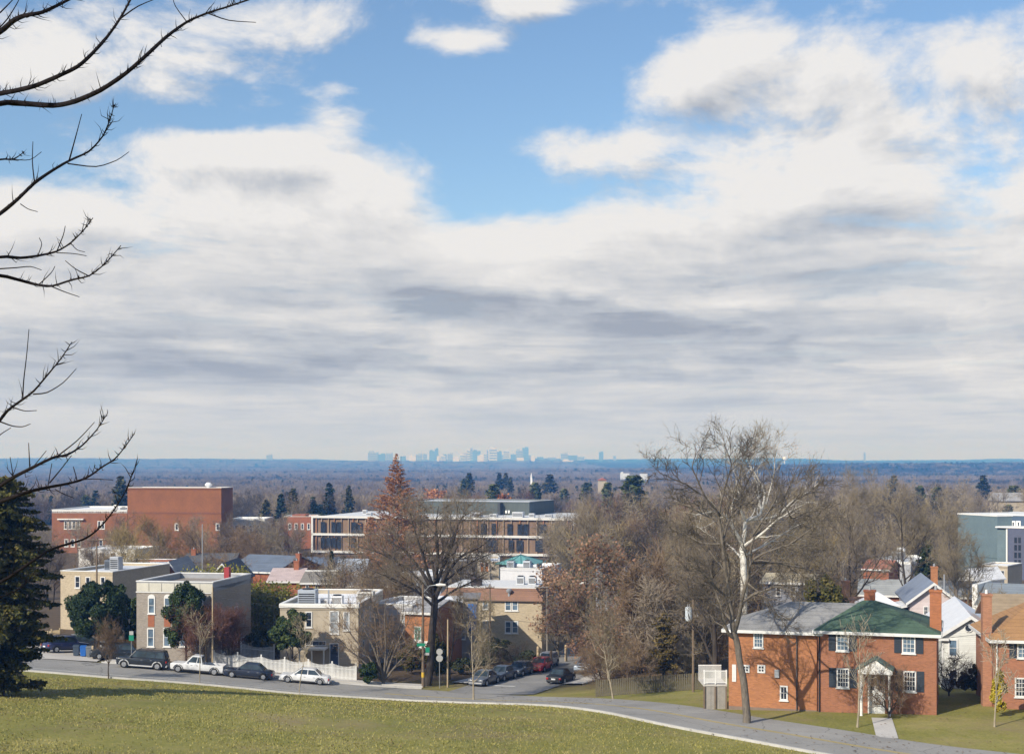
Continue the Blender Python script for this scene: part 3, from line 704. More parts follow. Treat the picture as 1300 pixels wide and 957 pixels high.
def loft(st, mb):
    """st: (x, half width, z bottom, z shoulder, z top, half width top)"""
    rings = []
    for x, w, zb, zs, zt, wt in st:
        rings.append([(x,-w*.90,zb),(x,-w,zb+(zs-zb)*.35),(x,-w*.985,zs),(x,-wt,zt),(x,0,zt+.025),(x,wt,zt),(x,w*.985,zs),(x,w,zb+(zs-zb)*.35),(x,w*.90,zb)])
    k = len(rings[0]); v = [p for r in rings for p in r]; f = []
    for i in range(len(rings)-1):
        for j in range(k):
            b = (j+1) % k; f.append((i*k+j, (i+1)*k+j, (i+1)*k+b, i*k+b))
    f += [tuple(range(k)), tuple((len(rings)-1)*k+j for j in range(k))[::-1]]
    return mb.add(v, f)
def lerp3(a, b, t): return tuple(a[i]+(b[i]-a[i])*t for i in range(3))
def quadpane(c, u0, u1, v0, v1, out, mb, th=.012):
    """panel on the quad c = (bottom a, bottom b, top b, top a), pushed outwards"""
    P = []
    for u, v in ((u0, v0), (u1, v0), (u1, v1), (u0, v1)): P.append(lerp3(lerp3(c[0], c[1], u), lerp3(c[3], c[2], u), v))
    o = np.array(out, float)*th; Q = [tuple(np.array(p)+o) for p in P]; Pi = [tuple(np.array(p)-o*2) for p in P]
    return mb.hexa(Pi+Q)
def car(name, label, paint, loc, rz, kind='sedan', cat='car', L=4.6, W=1.8, Hh=1.45, group=None, flare=None, rack=False):
    t = thing(name, label, cat, loc, rz, group); w = W/2; h = L/2
    tall = kind in ('suv',); zb = .28 if tall or kind == 'pickup' else .2; zs = Hh*.50; belt = Hh*.60 if kind != 'pickup' else Hh*.58
    hood = belt-.10 if not tall else belt-.06; deck = belt-.03
    rw = .36 if tall or kind == 'pickup' else .32; xf, xr = h-.85, -h+.85
    if kind == 'sedan':   c0, c1, r0, r1 = h-1.25, -h+.75, h-2.0, -h+1.45; rear = deck
    elif kind == 'hatch': c0, c1, r0, r1 = h-1.1, -h+.12, h-1.9, -h+.6; rear = belt
    elif kind == 'suv':   c0, c1, r0, r1 = h-1.25, -h+.08, h-1.85, -h+.32; rear = belt
    else:                 c0, c1, r0, r1 = h-1.45, -h+2.05, h-2.1, -h+2.25; rear = belt-.03
    st = [(h, w*.70, zb+.10, zs-.06, hood-.14, w*.58), (h-.10, w*.90, zb, zs, hood-.06, w*.76), (h-.45, w*.98, zb, zs+.04, hood-.01, w*.84), (c0+.15, w, zb, belt-.10, hood+.03, w*.90), (c0-.1, w, zb, belt-.09, belt, w*.92)]
    if kind == 'pickup':
        st += [(c1, w, zb, belt-.09, belt, w*.94), (c1-.02, w, zb, belt-.09, belt-.42, w*.94), (-h+.05, w*.98, zb, belt-.2, belt-.42, w*.92), (-h, w*.94, zb+.05, zs-.1, belt-.44, w*.86)]
    else:
        st += [(0, w, zb, belt-.09, belt, w*.92), (c1+.15, w*.99, zb, belt-.09, belt, w*.90), (-h+.14, w*.94, zb, zs+.06, rear-.03, w*.82), (-h, w*.82, zb+.10, zs, rear-.12, w*.72)]
    body = obj('body', loft(st, MB()), paint, t, smooth=True, bevel=.035)
    # cabin
    wb, wt = w*.90, w*.70 if not tall else w*.76; zb2, zt = belt-.01, Hh
    cab = [(c1,-wb,zb2),(c0,-wb,zb2),(c0,wb,zb2),(c1,wb,zb2),(r1,-wt,zt-.03),(r0,-wt,zt-.03),(r0,wt,zt-.03),(r1,wt,zt-.03)]
    mb = MB().hexa(cab); mb.add([(r1+.02,-wt*.97,zt-.028),(r0-.02,-wt*.97,zt-.028),(r0-.02,wt*.97,zt-.028),(r1+.02,wt*.97,zt-.028),(r1+.25,-wt*.75,zt+.01),(r0-.25,-wt*.75,zt+.01),(r0-.25,wt*.75,zt+.01),(r1+.25,wt*.75,zt+.01)], [(4,5,6,7),(0,1,5,4),(1,2,6,5),(2,3,7,6),(3,0,4,7)])
    roof = obj('cabin', mb, paint, t, bevel=.03)
    slope = (wb-wt)/(zt-zb2); nz = slope
    for sgn in (-1, 1):
        q = [(c1,sgn*wb,zb2),(c0,sgn*wb,zb2),(r0,sgn*wt,zt-.03),(r1,sgn*wt,zt-.03)]; out = (0, sgn*.96, .28)
        segs = [(.05,.46),(.50,.93)] if kind != 'pickup' else [(.08,.33),(.38,.9)]
        if tall: segs = [(.05,.27),(.30,.58),(.61,.93)]
        mb = MB()
        for a, b in segs: quadpane(q, a, b, .12, .88, out, mb)
        obj('side_window', mb, car_glass, t)
    obj('windscreen', quadpane([(c0,wb,zb2),(c0,-wb,zb2),(r0,-wt,zt-.03),(r0,wt,zt-.03)], .06, .94, .1, .92, (.75,0,.6), MB()), car_glass, t)
    obj('rear_window', quadpane([(c1,-wb,zb2),(c1,wb,zb2),(r1,wt,zt-.03),(r1,-wt,zt-.03)], .08, .92, .14, .88, (-.85,0,.4), MB()), car_glass, t)
    for x in (xf, xr):
        for sgn in (-1, 1):
            y = sgn*(w-.10)
            wh = obj('wheel', MB().tube([(x,y-.11,rw),(x,y-.08,rw),(x,y+.08,rw),(x,y+.11,rw)], [rw*.92,rw,rw,rw*.92], 20), tyre_m, t, smooth=False)
            r = MB().tube([(x,y+sgn*.09,rw),(x,y+sgn*.125,rw)], [rw*.66,rw*.62], 14)
            for k in range(5):
                a = k*1.2566; r.tube([(x+.04*math.cos(a),y+sgn*.13,rw+.04*math.sin(a)),(x+rw*.55*math.cos(a),y+sgn*.135,rw+rw*.55*math.sin(a))], .03, 4)
            obj('rim', r, rim_m, wh)
            n = 12; arc = []
            for k in range(n+1):
                a = math.pi*k/n; arc.append((x+(rw+.09)*math.cos(a), sgn*(w+.012), rw+(rw+.09)*math.sin(a)*.96))
            obj('wheel_arch', MB().tube(arc, .055 if flare else .035, 5), flare or plastic_m, t)
    for sgn in (-1, 1):
        obj('headlight', MB().box(h-.22, sgn*w*.62-.16, hood-.22, h-.03, sgn*w*.62+.16, hood-.09), lamp_clear, t, bevel=.03)
        zt_ = (rear-.2 if kind != 'pickup' else belt-.32)
        obj('tail_light', MB().box(-h-.012, sgn*w*.76-.12, zt_-.16, -h+.3, sgn*w*.76+.12, zt_+.03), lamp_red, t, bevel=.02)
        obj('mirror', MB().box(c0-.28, sgn*(w+.02)-.07, belt, c0-.16, sgn*(w+.02)+.09, belt+.14), paint, t, bevel=.03)
        s_ = MB().box(xr+.45, sgn*w*.985-.02, zb-.02, xf-.45, sgn*w*.985+.02, zb+.1); obj('sill_trim', s_, flare or plastic_m, t)
        [obj('door_handle', MB().box(hx, sgn*(w*.995)-.015, belt-.2, hx+.18, sgn*(w*.995)+.02, belt-.16), chrome_m, t) for hx in (-.15, -1.05 if kind != 'pickup' else .4)]
    obj('bumper', MB().box(h-.12, -w*.8, zb, h+.05, w*.8, zb+.2), flare or (plastic_m if tall or kind == 'pickup' else paint), t, bevel=.04)
    obj('bumper', MB().box(-h-.06, -w*.82, zb, -h+.12, w*.82, zb+.22), flare or (plastic_m if tall else (chrome_m if kind == 'pickup' else paint)), t, bevel=.04)
    g = MB().box(h-.02, -w*.38, hood-.24, h+.02, w*.38, hood-.13); obj('grille', g, plastic_m, t)
    obj('number_plate', MB().box(-h-.075, -.22, zb+.26, -h-.02, .22, zb+.40), plate_m, t)
    if kind == 'pickup':
        b = MB(); z0, z1 = belt-.43, belt-.02
        b.box(-h+.03, -w*.98, z0, c1-.02, -w*.88, z1).box(-h+.03, w*.88, z0, c1-.02, w*.98, z1).box(c1-.1, -w*.88, z0, c1-.02, w*.88, z1); obj('bed', b, paint, t, bevel=.02)
        obj('tailgate', MB().box(-h-.03, -w*.90, zb+.28, -h+.028, w*.90, z1), M('tailgate_grey', (.17,.19,.22), .5, .12), t, bevel=.02)
        obj('bed_floor', MB().box(-h+.03, -w*.88, z0+.0, c1-.1, w*.88, z0+.04), plastic_m, t)
        obj('cab_rack', MB().tube([(c1-.15,-w*.8,z1),(c1-.15,-w*.75,Hh-.02),(c1-.15,w*.75,Hh-.02),(c1-.15,w*.8,z1)], .03, 6), black_metal, t)
    if rack:
        r = MB()
        for sgn in (-1, 1): r.tube([(r1+.2,sgn*wt*.9,zt),(r1+.3,sgn*wt*.9,zt+.07),(r0-.3,sgn*wt*.9,zt+.07),(r0-.2,sgn*wt*.9,zt)], .02, 5)
        r.tube([(0.3,-wt*.9,zt+.07),(0.3,wt*.9,zt+.07)], .02, 5).tube([(-.9,-wt*.9,zt+.07),(-.9,wt*.9,zt+.07)], .02, 5); obj('roof_rack', r, black_metal, t)
    return t
# ------------------------------------------------------------------ vehicles in the photo
navy = PAINT('paint_navy', (.022,.028,.085)); blackp = PAINT('paint_black', (.018,.022,.028)); whitep = PAINT('paint_white', (.66,.67,.68)); darkblue = PAINT('paint_dark_blue', (.016,.022,.04))
redp = PAINT('paint_red', (.62,.02,.035)); greyp = PAINT('paint_grey', (.10,.11,.13)); slatep = PAINT('paint_slate', (.075,.095,.13)); silverp = PAINT('paint_silver', (.42,.44,.47)); silver_trim = PAINT('trim_silver', (.50,.51,.52), .4)
def put_car(name, label, paint, px, Y, heading, X=None, lift=.06, **kw):
    X = PX(px, Y) if X is None else X; rz = R(heading); L = kw.get('L', 4.6)/2
    dx, dy = math.cos(rz)*L*.6, math.sin(rz)*L*.6; sl = (g1(X+dx, Y+dy)-g1(X-dx, Y-dy))/(L*1.2)
    t = car(name, label, paint, (X, Y, g1(X, Y)+lift), rz, **kw); t.rotation_euler = (0, -math.atan(sl), rz); return t
G1, G2 = 'vehicles parked along the main road', 'cars parked down the side street'
put_car('parked_suv', 'dark blue SUV parked rear-first to the road on the pale driveway, tail lights showing', navy, 83, 147.5, 46, kind='suv', cat='suv', L=4.7, W=1.9, Hh=1.7, lift=.11, rack=True)
put_car('parked_car', 'dark car standing in the shade beyond the wheelie bins', blackp, 110, 153, 20, kind='hatch', L=4.4, Hh=1.45, lift=.11)
put_car('parked_car', 'black car half hidden behind the bare young tree and the two-tone SUV', blackp, 144, 143.4, 200, kind='hatch', L=4.6, Hh=1.6, lift=.11)
put_car('parked_suv', 'black SUV with silver wheel arches and sill trim at the kerb', blackp, 181, 138.6, 181, kind='suv', cat='suv', L=4.9, W=1.9, Hh=1.78, flare=silver_trim, rack=True, group=G1)
put_car('pickup_truck', 'white pickup truck with a grey tailgate parked between two dark cars', whitep, 251, 138.4, 180.5, kind='pickup', cat='pickup', L=5.2, W=1.8, Hh=1.72, group=G1)
put_car('parked_car', 'dark blue sedan parked nose to the white pickup tail', darkblue, 316, 138.2, 180, kind='sedan', L=4.75, Hh=1.46, group=G1)
put_car('parked_car', 'white sedan parked before the white picket fence', whitep, 387, 138.0, 180, kind='sedan', L=4.8, Hh=1.44, group=G1)
def side_car(s, off, name, label, paint, flip=False, **kw):
    Q, N = resample(SIDE, .5); i = int(s/.5); p = Q[i]+N[i]*off; d = math.degrees(math.atan2(-N[i][0], N[i][1])) 
    T = Q[i+1]-Q[i-1]; hd = math.degrees(math.atan2(T[1], T[0]))
    put_car(name, label, paint, 0, float(p[1]), hd+(0 if flip else 180), X=float(p[0]), lift=.08, group=G2, **kw)
side_car(7.0, -2.75, 'parked_car', 'grey car nearest the junction on the side street, behind pale twigs', greyp, kind='sedan', L=4.6)
side_car(11.9, -2.75, 'parked_car', 'dark grey car second from the junction, clear glass windscreen', slatep, kind='sedan', L=4.6)
side_car(16.8, -2.75, 'parked_car', 'slate blue car parked directly in front of the red one', slatep, kind='hatch', L=4.3, Hh=1.45)
side_car(21.8, -2.2, 'parked_car', 'bright red hatchback parked on the side street', redp, kind='hatch', L=4.3, Hh=1.5)
side_car(27.2, -2.7, 'parked_car', 'silver white car parked behind the red hatchback', silverp, kind='suv', L=4.5, Hh=1.6)
side_car(11.0, 4.0, 'parked_car', 'black car with red tail light heading up the side street', M('matt_black', (.012,.013,.016), .5, .1), True, kind='sedan', L=4.4, Hh=1.45)
side_car(20.5, 3.5, 'parked_car', 'silver blue car parked on the right kerb of the side street', PAINT('paint_silver_blue', (.26,.32,.40), .5), False, kind='suv', L=4.7, Hh=1.7)

# ------------------------------------------------------------------ wheelie bins, poles, signs, fences
def bin_(label, px, Y, c, w=.6, h=1.05):
    X = PX(px, Y); z = g1(X, Y)+.1; t = thing('wheelie_bin', label, 'bin', (X, Y, z), R(8), 'wheelie bins at the driveway edge'); m = M('bin_plastic', c, .5, .12)
    b = w*.42; a = w/2
    obj('body', MB().hexa([(-b,-b,.06),(b,-b,.06),(b,b,.06),(-b,b,.06),(-a,-a,h-.1),(a,-a,h-.1),(a,a,h-.1),(-a,a,h-.1)]), m, t, bevel=.02)
    obj('lid', MB().hexa([(-a-.03,-a-.05,h-.09),(a+.03,-a-.05,h-.09),(a+.03,a+.05,h-.03),(-a-.03,a+.05,h-.03),(-a,-a,h-.03),(a,-a,h-.03),(a,a,h+.06),(-a,a,h+.06)]), m, t, bevel=.02)
    for sg in (-1, 1): obj('wheel', MB().tube([(sg*a-.03,b,.1),(sg*a+.03,b,.1)], .1, 12), tyre_m, t)
    obj('handle', MB().tube([(-a*.8,a+.1,h-.06),(a*.8,a+.1,h-.06)], .02, 6), m, t)
bin_('dark grey wheelie bin nearest the blue SUV', 97, 144.2, (.05,.07,.10)); bin_('bright blue wheelie bin between two grey ones', 106, 144.0, (.02,.12,.42)); bin_('grey wheelie bin on the right of the blue bin', 113.5, 143.8, (.16,.17,.18))
X, Y = PX(118, 143.5), 143.5
t = thing('wooden_post', 'short weathered wooden post beside the wheelie bins', 'post', (X, Y, g1(X, Y)))
obj('post', MB().tube_z(0, 0, [(.12,-.2),(.12,1.2),(.09,1.28)], 10), wood_light, t)

yellow_band = M('yellow_band', (.55,.36,.03), .7, .15)
def pole(label, px, Y, py_top, m=wood_pole, r=.13, arms=(), X=None, name='utility_pole', cat='utility pole', lamp=None, band=False, trans=None, ztop=None):
    X = PX(px, Y) if X is None else X; z = g1(X, Y); H = PZ(py_top, Y)-z; t = thing(name, label, cat, (X, Y, z))
    obj('pole', MB().tube([(0,0,-.5),(0,0,H*.5),(0,0,H)], [r, r*.85, r*.65], 10), m, t)
    for h, l, rz in arms:
        ax = (math.cos(rz)*l/2, math.sin(rz)*l/2); a = obj('cross_arm', MB().tube([(-ax[0],-ax[1]-.12,H-h),(ax[0],ax[1]-.12,H-h)], .06, 4), m, t)
        for k in (-.9, -.35, .35, .9): obj('insulator', MB().tube_z(ax[0]*k, ax[1]*k-.12, [(.03,H-h+.05),(.06,H-h+.1),(.04,H-h+.2)], 8), M('ceramic', (.30,.29,.27), .3, .1) if 'ceramic' not in MT else MT['ceramic'], a)
    if band: obj('reflective_band', MB().cyl(0, 0, 1.0, 1.5, r*1.03, r*1.02, 12), yellow_band, t)
    if lamp:
        dx, dz = lamp; p0 = (0,0,H-.9); p1 = (dx*.5,-.3,H-.9+dz+.25); p2 = (dx,-.5,H-.9+dz+.35)
        a = obj('lamp_arm', MB().tube([p0, p1, p2], .035, 6), grey_metal, t); s = 1 if dx > 0 else -1
        hd = obj('lamp_head', MB().tube([p2, (dx+s*.35,-.52,p2[2]+.02), (dx+s*.95,-.55,p2[2])], [.08,.16,.10], 10), M('lamp_shell', (.70,.69,.66), .5, .06), a)
    if trans:
        a = obj('transformer', MB().tube_z(-.42, -.1, [(.26,H-trans-.1),(.30,H-trans),(.30,H-trans+1.0),(.26,H-trans+1.08),(.1,H-trans+1.14)], 14), M('transformer_grey', (.50,.55,.60), .5, .1), t)
        obj('bushing', MB().tube_z(-.5,-.15,[(.05,H-trans+1.1),(.03,H-trans+1.35)],8).tube_z(-.32,-.05,[(.05,H-trans+1.1),(.03,H-trans+1.35)],8), grey_metal, a)
    return t, (X, Y, z+H)
pA, tA = pole('tall wooden utility pole with a short cross arm beyond the evergreen', 123, 172, 683, arms=((.25, 2.2, .3),))
pB, tB = pole('wooden utility pole with yellow band and a street lamp over the road', 537, 133.4+6.6, 741, lamp=(1.3, .5), band=True, r=.15)
pC, tC = pole('thin wooden pole in front of the tan brick flats', 622, 158, 741, arms=((.4, 1.0, .1),), r=.12)
pD, tD = pole('pale wooden pole between the junction signs and the white slender tree', 568.5, 140.8, 786, m=wood_light, r=.1)
pE, tE = pole('thin pole with a long bracket before the orange oak', 694.5, 172, 744, m=M('pole_grey', (.25,.23,.2), .8, .2), r=.09, arms=((.1, 3.0, .05),))
pF, tF = pole('street lamp pole hidden in the leafy oak, pale head showing', 764, 160, 738, lamp=(-1.6, .4), m=wood_pole, r=.12, name='street_lamp', cat='street lamp')
pG, tG = pole('utility pole carrying a grey transformer beside the woods', 880, 124, 757, trans=2.0, arms=((1.8, .9, .2),), r=.12)
pH, tH = pole('pale wooden pole rising above the reddish bare shrub', 270, 139.9+1.2, 744, m=wood_light, r=.09)
pI, tI = pole('slender dark pole rising before the brick school', 257, 215, 665, m=grey_metal, r=.1)
for px_, Y_, l_ in ((683, 166, 'first short wooden stub pole on the green verge'), (699.5, 160, 'dark short pole stub behind the red hatchback'), (718.5, 168, 'pale short pole at the bend of the side street')):
    X = PX(px_, Y_)-(.0); z = g1(X, Y_); t = thing('verge_pole', l_, 'pole', (X, Y_, z)); obj('post', MB().tube_z(0, 0, [(.17,-.3),(.16,1.9),(.12,2.0)], 10), wood_light if px_ != 699.5 else wood_pole, t)
def wire(a, b, sag, label, r=.016):
    n = 22; P = [(a[0]+(b[0]-a[0])*i/n, a[1]+(b[1]-a[1])*i/n, a[2]+(b[2]-a[2])*i/n - sag*4*(i/n)*(1-i/n)) for i in range(n+1)]
    tag(obj('power_line', MB().tube(P, r, 5), M('cable', (.05,.05,.055), .6, .1) if 'cable' not in MT else MT['cable']), label, 'cable', 'overhead wires')
off = lambda p, dz, dx=0: (p[0]+dx, p[1], p[2]+dz)
wire(off(tH, -.2), off(tB, -.6), .9, 'upper wire from the pale pole to the lamp pole at the junction')
wire(off(tH, -.9), off(tB, -1.5), 1.1, 'lower wire from the pale pole to the lamp pole at the junction')
wire(off(tB, -.3), off(tC, -.4), .5, 'wire from the junction lamp pole to the flats pole')
wire(off(tC, -.4), off(tF, -.4), .5, 'wire running from the flats pole into the oak')
wire(off(tB, -1.6), off(tG, -2.2), 1.3, 'long wire sagging from the junction to the transformer pole')
wire(off(tA, -.25), (PX(40,170), 170, PZ(735,170)), .7, 'wire leaving the tall utility pole towards the cedar')
wire(off(tG, -1.7), (PX(1275,103), 103, PZ(800,103)), 1.4, 'wire from the transformer pole to the right-hand brick house')

sign_green = M('sign_green', (.01,.20,.12), .4, .08); sign_back = M('sign_back', (.42,.42,.41), .4, .1, metal=.2); post_metal = M('post_metal', (.30,.31,.31), .5, .15, metal=.4)
X, Y = PX(167, 141.5), 141.5; t = thing('parking_sign', 'small green and white kerbside sign by the grey house corner', 'sign', (X, Y, g1(X, Y)))
obj('post', MB().cyl(0, 0, -.3, 3.2, .035, n=8), post_metal, t); obj('sign_panel', MB().box(-.24,-.06,2.25,.24,-.04,2.8), sign_green, t); obj('sign_panel', MB().box(-.2,-.06,2.83,.2,-.04,3.2), sign_back, t)
X, Y = PX(558, 139.8), 139.8; t = thing('stop_sign', 'pair of octagonal sign backs on one post at the junction', 'sign', (X, Y, g1(X, Y)))
obj('post', MB().cyl(0, 0, -.3, 3.9, .035, n=8), post_metal, t)
for zc, rr in ((3.6, .33), (2.95, .35)):
    obj('sign_panel', MB().prism([(rr*math.cos(R(22.5+45*k)), zc+rr*math.sin(R(22.5+45*k))) for k in range(8)], 'y', -.065, -.045), sign_back, t)
X, Y = PX(541, 139.2), 139.2; z = PZ(823, Y); t = thing('street_name_sign', 'green street name blades fixed on the banded lamp pole', 'sign', (X-.05, Y, z))
for b in (MB().box(-.85,-.14,.25,-.05,-.12,.55), MB().box(0,-.16,-.35,.4,-.14,.15)): obj('sign_panel', b, sign_green, t)
obj('sign_panel', MB().box(.02,-.16,-.62,.36,-.14,-.38), sign_back, t); obj('bracket', MB().box(-.1,-.14,-.6,.0,.9,-.52).box(-.1,-.12,.36,.0,.9,.42), post_metal, t)

def fence_line(name, label, pts, h, material, spacing, posts=2.4, wave=0, cat='fence', rail=None, picket=.09, zl=.15, post_h=.15, gaps=True):
    Q, N = resample(pts, .1); d = np.r_[0, np.cumsum(np.linalg.norm(np.diff(Q, axis=0), axis=1))]; L = d[-1]
    at = lambda s: (float(np.interp(s, d, Q[:, 0])), float(np.interp(s, d, Q[:, 1])))
    x0, y0 = at(0); z0 = g1(x0, y0); t = thing(name, label, cat, (x0, y0, z0))
    def P(s, z, o=0): x, y = at(s); return (x-x0, y-y0+o, g1(x, y)-z0+z)
    n = int(L/posts)
    for i in range(n+1):
        s = min(L, i*L/n); b = P(s, 0); mb = MB().box(b[0]-.06,b[1]-.06,b[2]-.2,b[0]+.06,b[1]+.06,b[2]+h+post_h).box(b[0]-.08,b[1]-.08,b[2]+h+post_h+.002,b[0]+.08,b[1]+.08,b[2]+h+post_h+.05)
        obj('post', mb, rail or material, t)
    for i in range(n):
        a, b = i*L/n+.07, (i+1)*L/n-.07; m = MB(); k = max(1, int((b-a)/spacing))
        for j in range(k):
            s = a+(b-a)*(j+.5)/k; u = (j+.5)/k; hh = h*(1-wave*math.sin(math.pi*u)); q = P(s, 0)
            m.hexa([(q[0]-picket/2,q[1]-.03,q[2]+zl),(q[0]+picket/2,q[1]-.03,q[2]+zl),(q[0]+picket/2,q[1]-.005,q[2]+zl),(q[0]-picket/2,q[1]-.005,q[2]+zl),(q[0]-picket/3,q[1]-.03,q[2]+hh),(q[0]+picket/3,q[1]-.03,q[2]+hh),(q[0]+picket/3,q[1]-.005,q[2]+hh),(q[0]-picket/3,q[1]-.005,q[2]+hh)])
        obj('panel', m, material, t)
        r = MB(); r.tube([P(a-.02, .3, .03), P(b+.02, .3, .03)], .035, 4).tube([P(a-.02, h*.72, .03), P(b+.02, h*.72, .03)], .035, 4); obj('rail', r, rail or material, t)
    return t
fence_line('picket_fence', 'white picket fence with dipping tops along the pavement', [(PX(272,143),143),(PX(330,142.6),142.6),(PX(395,142),142),(PX(452,141.6),141.6)], 1.6, white_paint, .13, wave=.13, picket=.1)
fence_line('garden_fence', 'white fence deeper in the garden by the grey house', [(PX(306,151),151),(PX(348,150),150)], 1.9, M('fence_pale', (.62,.64,.67), .6, .1), .14, wave=.15)
fence_line('board_fence', 'pale timber board fence behind the blue SUV', [(PX(42,153.5),153.5),(PX(63,153),153),(PX(76,156),156)], 1.75, M('fence_timber', (.40,.32,.20), .85, .25, 2, 16), .22, picket=.18, zl=.05)
fence_line('board_fence', 'orange-brown timber fence in the gap beside the grey house', [(PX(146,150.5),150.5),(PX(173,150),150)], 1.5, M('fence_orange', (.36,.21,.08), .85, .25, 2, 16), .16, picket=.15, zl=.05)
fence_line('rail_fence', 'long low dark-railed fence along the foot of the woods', [(PX(757,127),127),(PX(820,127),127),(PX(900,126),126)], 1.5, M('fence_weathered', (.13,.115,.08), .9, .3, 1, 12), .19, posts=2.9, picket=.185, zl=.02, post_h=.05)

# ------------------------------------------------------------------ grey brick house (left)
b = Bld('brick_house', 'grey brick block house with arched windows and cream panelled parapet', (PX(173.5,146.2),146.2), (PX(270.5,144.8),144.8), 11.0, -.6)
zt = b.H(738, 146.2)
b.walls(zt-.5, brick_grey); b.parapet(zt, M('parapet_grey', (.30,.31,.33), .8, .12), h=.9); b.flat(zt-.55, M('flat_roof_pale', (.56,.60,.66), .7, .2, .4, 3))
cream = M('cream_panel', (.52,.50,.43), .7, .1)
for i in range(6):
    u = b.W*i/6; obj('parapet_panel', b.fbox(MB(), 'f', u+.03, zt-.98, u+b.W/6-.03, zt-.12, .004, .05), cream, b.t)
obj('parapet_trim', b.fbox(MB(), 'f', -.05, zt-1.1, b.W+.05, zt-1.0, .004, .09), trim_white, b.t)
for x0, x1 in ((188.2,197.2),(208.6,217.6),(229,238),(249.5,258.5)):
    b.wpx(x0, 758, x1, 778.5, cols=1, rows=2, frame=trim_white, pane=pane_blue, fw=.11, arch=True); b.wpx(x0-1, 797, x1-1, 820.5, cols=1, rows=2, frame=trim_white, pane=pane_blue, fw=.11)
    a = b.hit(x0, 795); c = b.hit(x1-1, 780.5); obj('brick_spandrel', b.fbox(MB(), 'f', a[0], a[1], c[0], c[1], .004, .03), brick_red, b.t)
for u in (2.2, 6.0): b.window('r', u, 3.9, u+.9, 5.5, 2, 2); b.window('r', u, 1.0, u+.9, 2.5, 2, 2)
b.wpx(306, 806, 315, 832, 'r', cols=1, rows=1, pane=pane_curtain)
b.box('roof_vent', b.W*.86, 6.0, zt-.55, b.W*.86+.55, 6.6, zt+1.1, M('vent_red', (.30,.03,.035), .6, .1))
b.downspout('f', b.W-.12, .3, zt-1.0, M('pipe_cream', (.5,.46,.38), .6, .1))
# ------------------------------------------------------------------ tan stucco house with rooftop units
b = Bld('stucco_house', 'tan flat-roofed house with rooftop air units and a small columned porch', (PX(355.5,148.5),148.5), (PX(455,148),148), 17, -1.7)
zt = b.H(767, 148.5); b.walls(zt-.5, stucco_tan); b.parapet(zt, stucco_tan, white_paint, h=.6); b.flat(zt-.45, white_membrane)
obj('cornice', b.fbox(MB(), 'f', -.08, zt-.32, b.W+.08, zt+.0, .004, .1), white_paint, b.t)
b.wpx(388, 776, 396.5, 796, cols=1, rows=2, pane=pane_dark, fw=.1); b.wpx(418.5, 775, 430.5, 804, cols=1, rows=2, pane=pane_curtain, fw=.1, shutters=None)
b.wpx(436, 776, 444, 800, cols=1, rows=2, pane=pane_curtain, fw=.1)
u0, v0 = b.hit(419.5, 845); u1, v1 = b.hit(429.5, 817); b.door('f', u0, v0, u1, v1, M('door_blue', (.06,.08,.14), .5, .1))
b.wpx(388, 813, 414, 819, cols=3, rows=1, pane=pane_dark, fw=.06, sill=False)
u0, v0 = b.hit(383, 822); u1, v1 = b.hit(417, 820.5)
pr = obj('porch_roof', b.fbox(MB(), 'f', u0, v0, u1, v0+.16, .0, 1.9), trim_white, b.t, bevel=.02)
for u in (u0+.15, (u0+u1)/2, u1-.15): p = b.fp('f', u, 0, 1.75); obj('porch_column', MB().tube_z(p[0], p[1], [(.12,-.2),(.09,-.1),(.08,v0-.1),(.12,v0)], 10), trim_white, b.t)
obj('porch_floor', b.fbox(MB(), 'f', u0, -.4, u1, .25, .0, 1.9), concrete, b.t)
b.unit(1.4, 2.2, zt-.43, 1.9, 1.6, 1.75, M('unit_grey', (.36,.40,.46), .5, .1)); b.unit(4.6, 4.0, zt-.43, 1.2, 1.2, .95, white_membrane, name='roof_duct'); b.unit(3.6, 3.2, zt-.43, .8, .8, .7, white_membrane, False, 'roof_duct')
b.unit(6.8, 7.5, zt-.43, 1.8, 1.5, 1.1, M('unit_cream', (.58,.57,.53), .5, .1)); b.box('vent_pipe', 3.9, 6, zt-.43, 4.05, 6.15, zt+1.0, grey_metal)
for u in (2.5, 7, 11.5): b.window('r', u, 4.6, u+.9, 6.2, 1, 2, pane=pane_curtain); b.window('r', u, 1.4, u+.9, 3.0, 1, 2)
b = Bld('rear_wing_house', 'pale grey rear house glimpsed through the multi-stemmed bare tree', (PX(466,160),160), (PX(524,158),158), 9, -2.2)
zt = b.H(766, 160); b.walls(zt-.4, M('grey_render', (.40,.40,.42), .85, .15)); b.parapet(zt, M('grey_render2', (.42,.42,.43), .85, .12), white_paint, .5); b.flat(zt-.4, white_membrane)
for x0 in (474, 492, 509): b.wpx(x0, 780, x0+8, 799, cols=1, rows=2, pane=pane_curtain); b.wpx(x0, 818, x0+8, 838, cols=1, rows=2, pane=pane_dark)
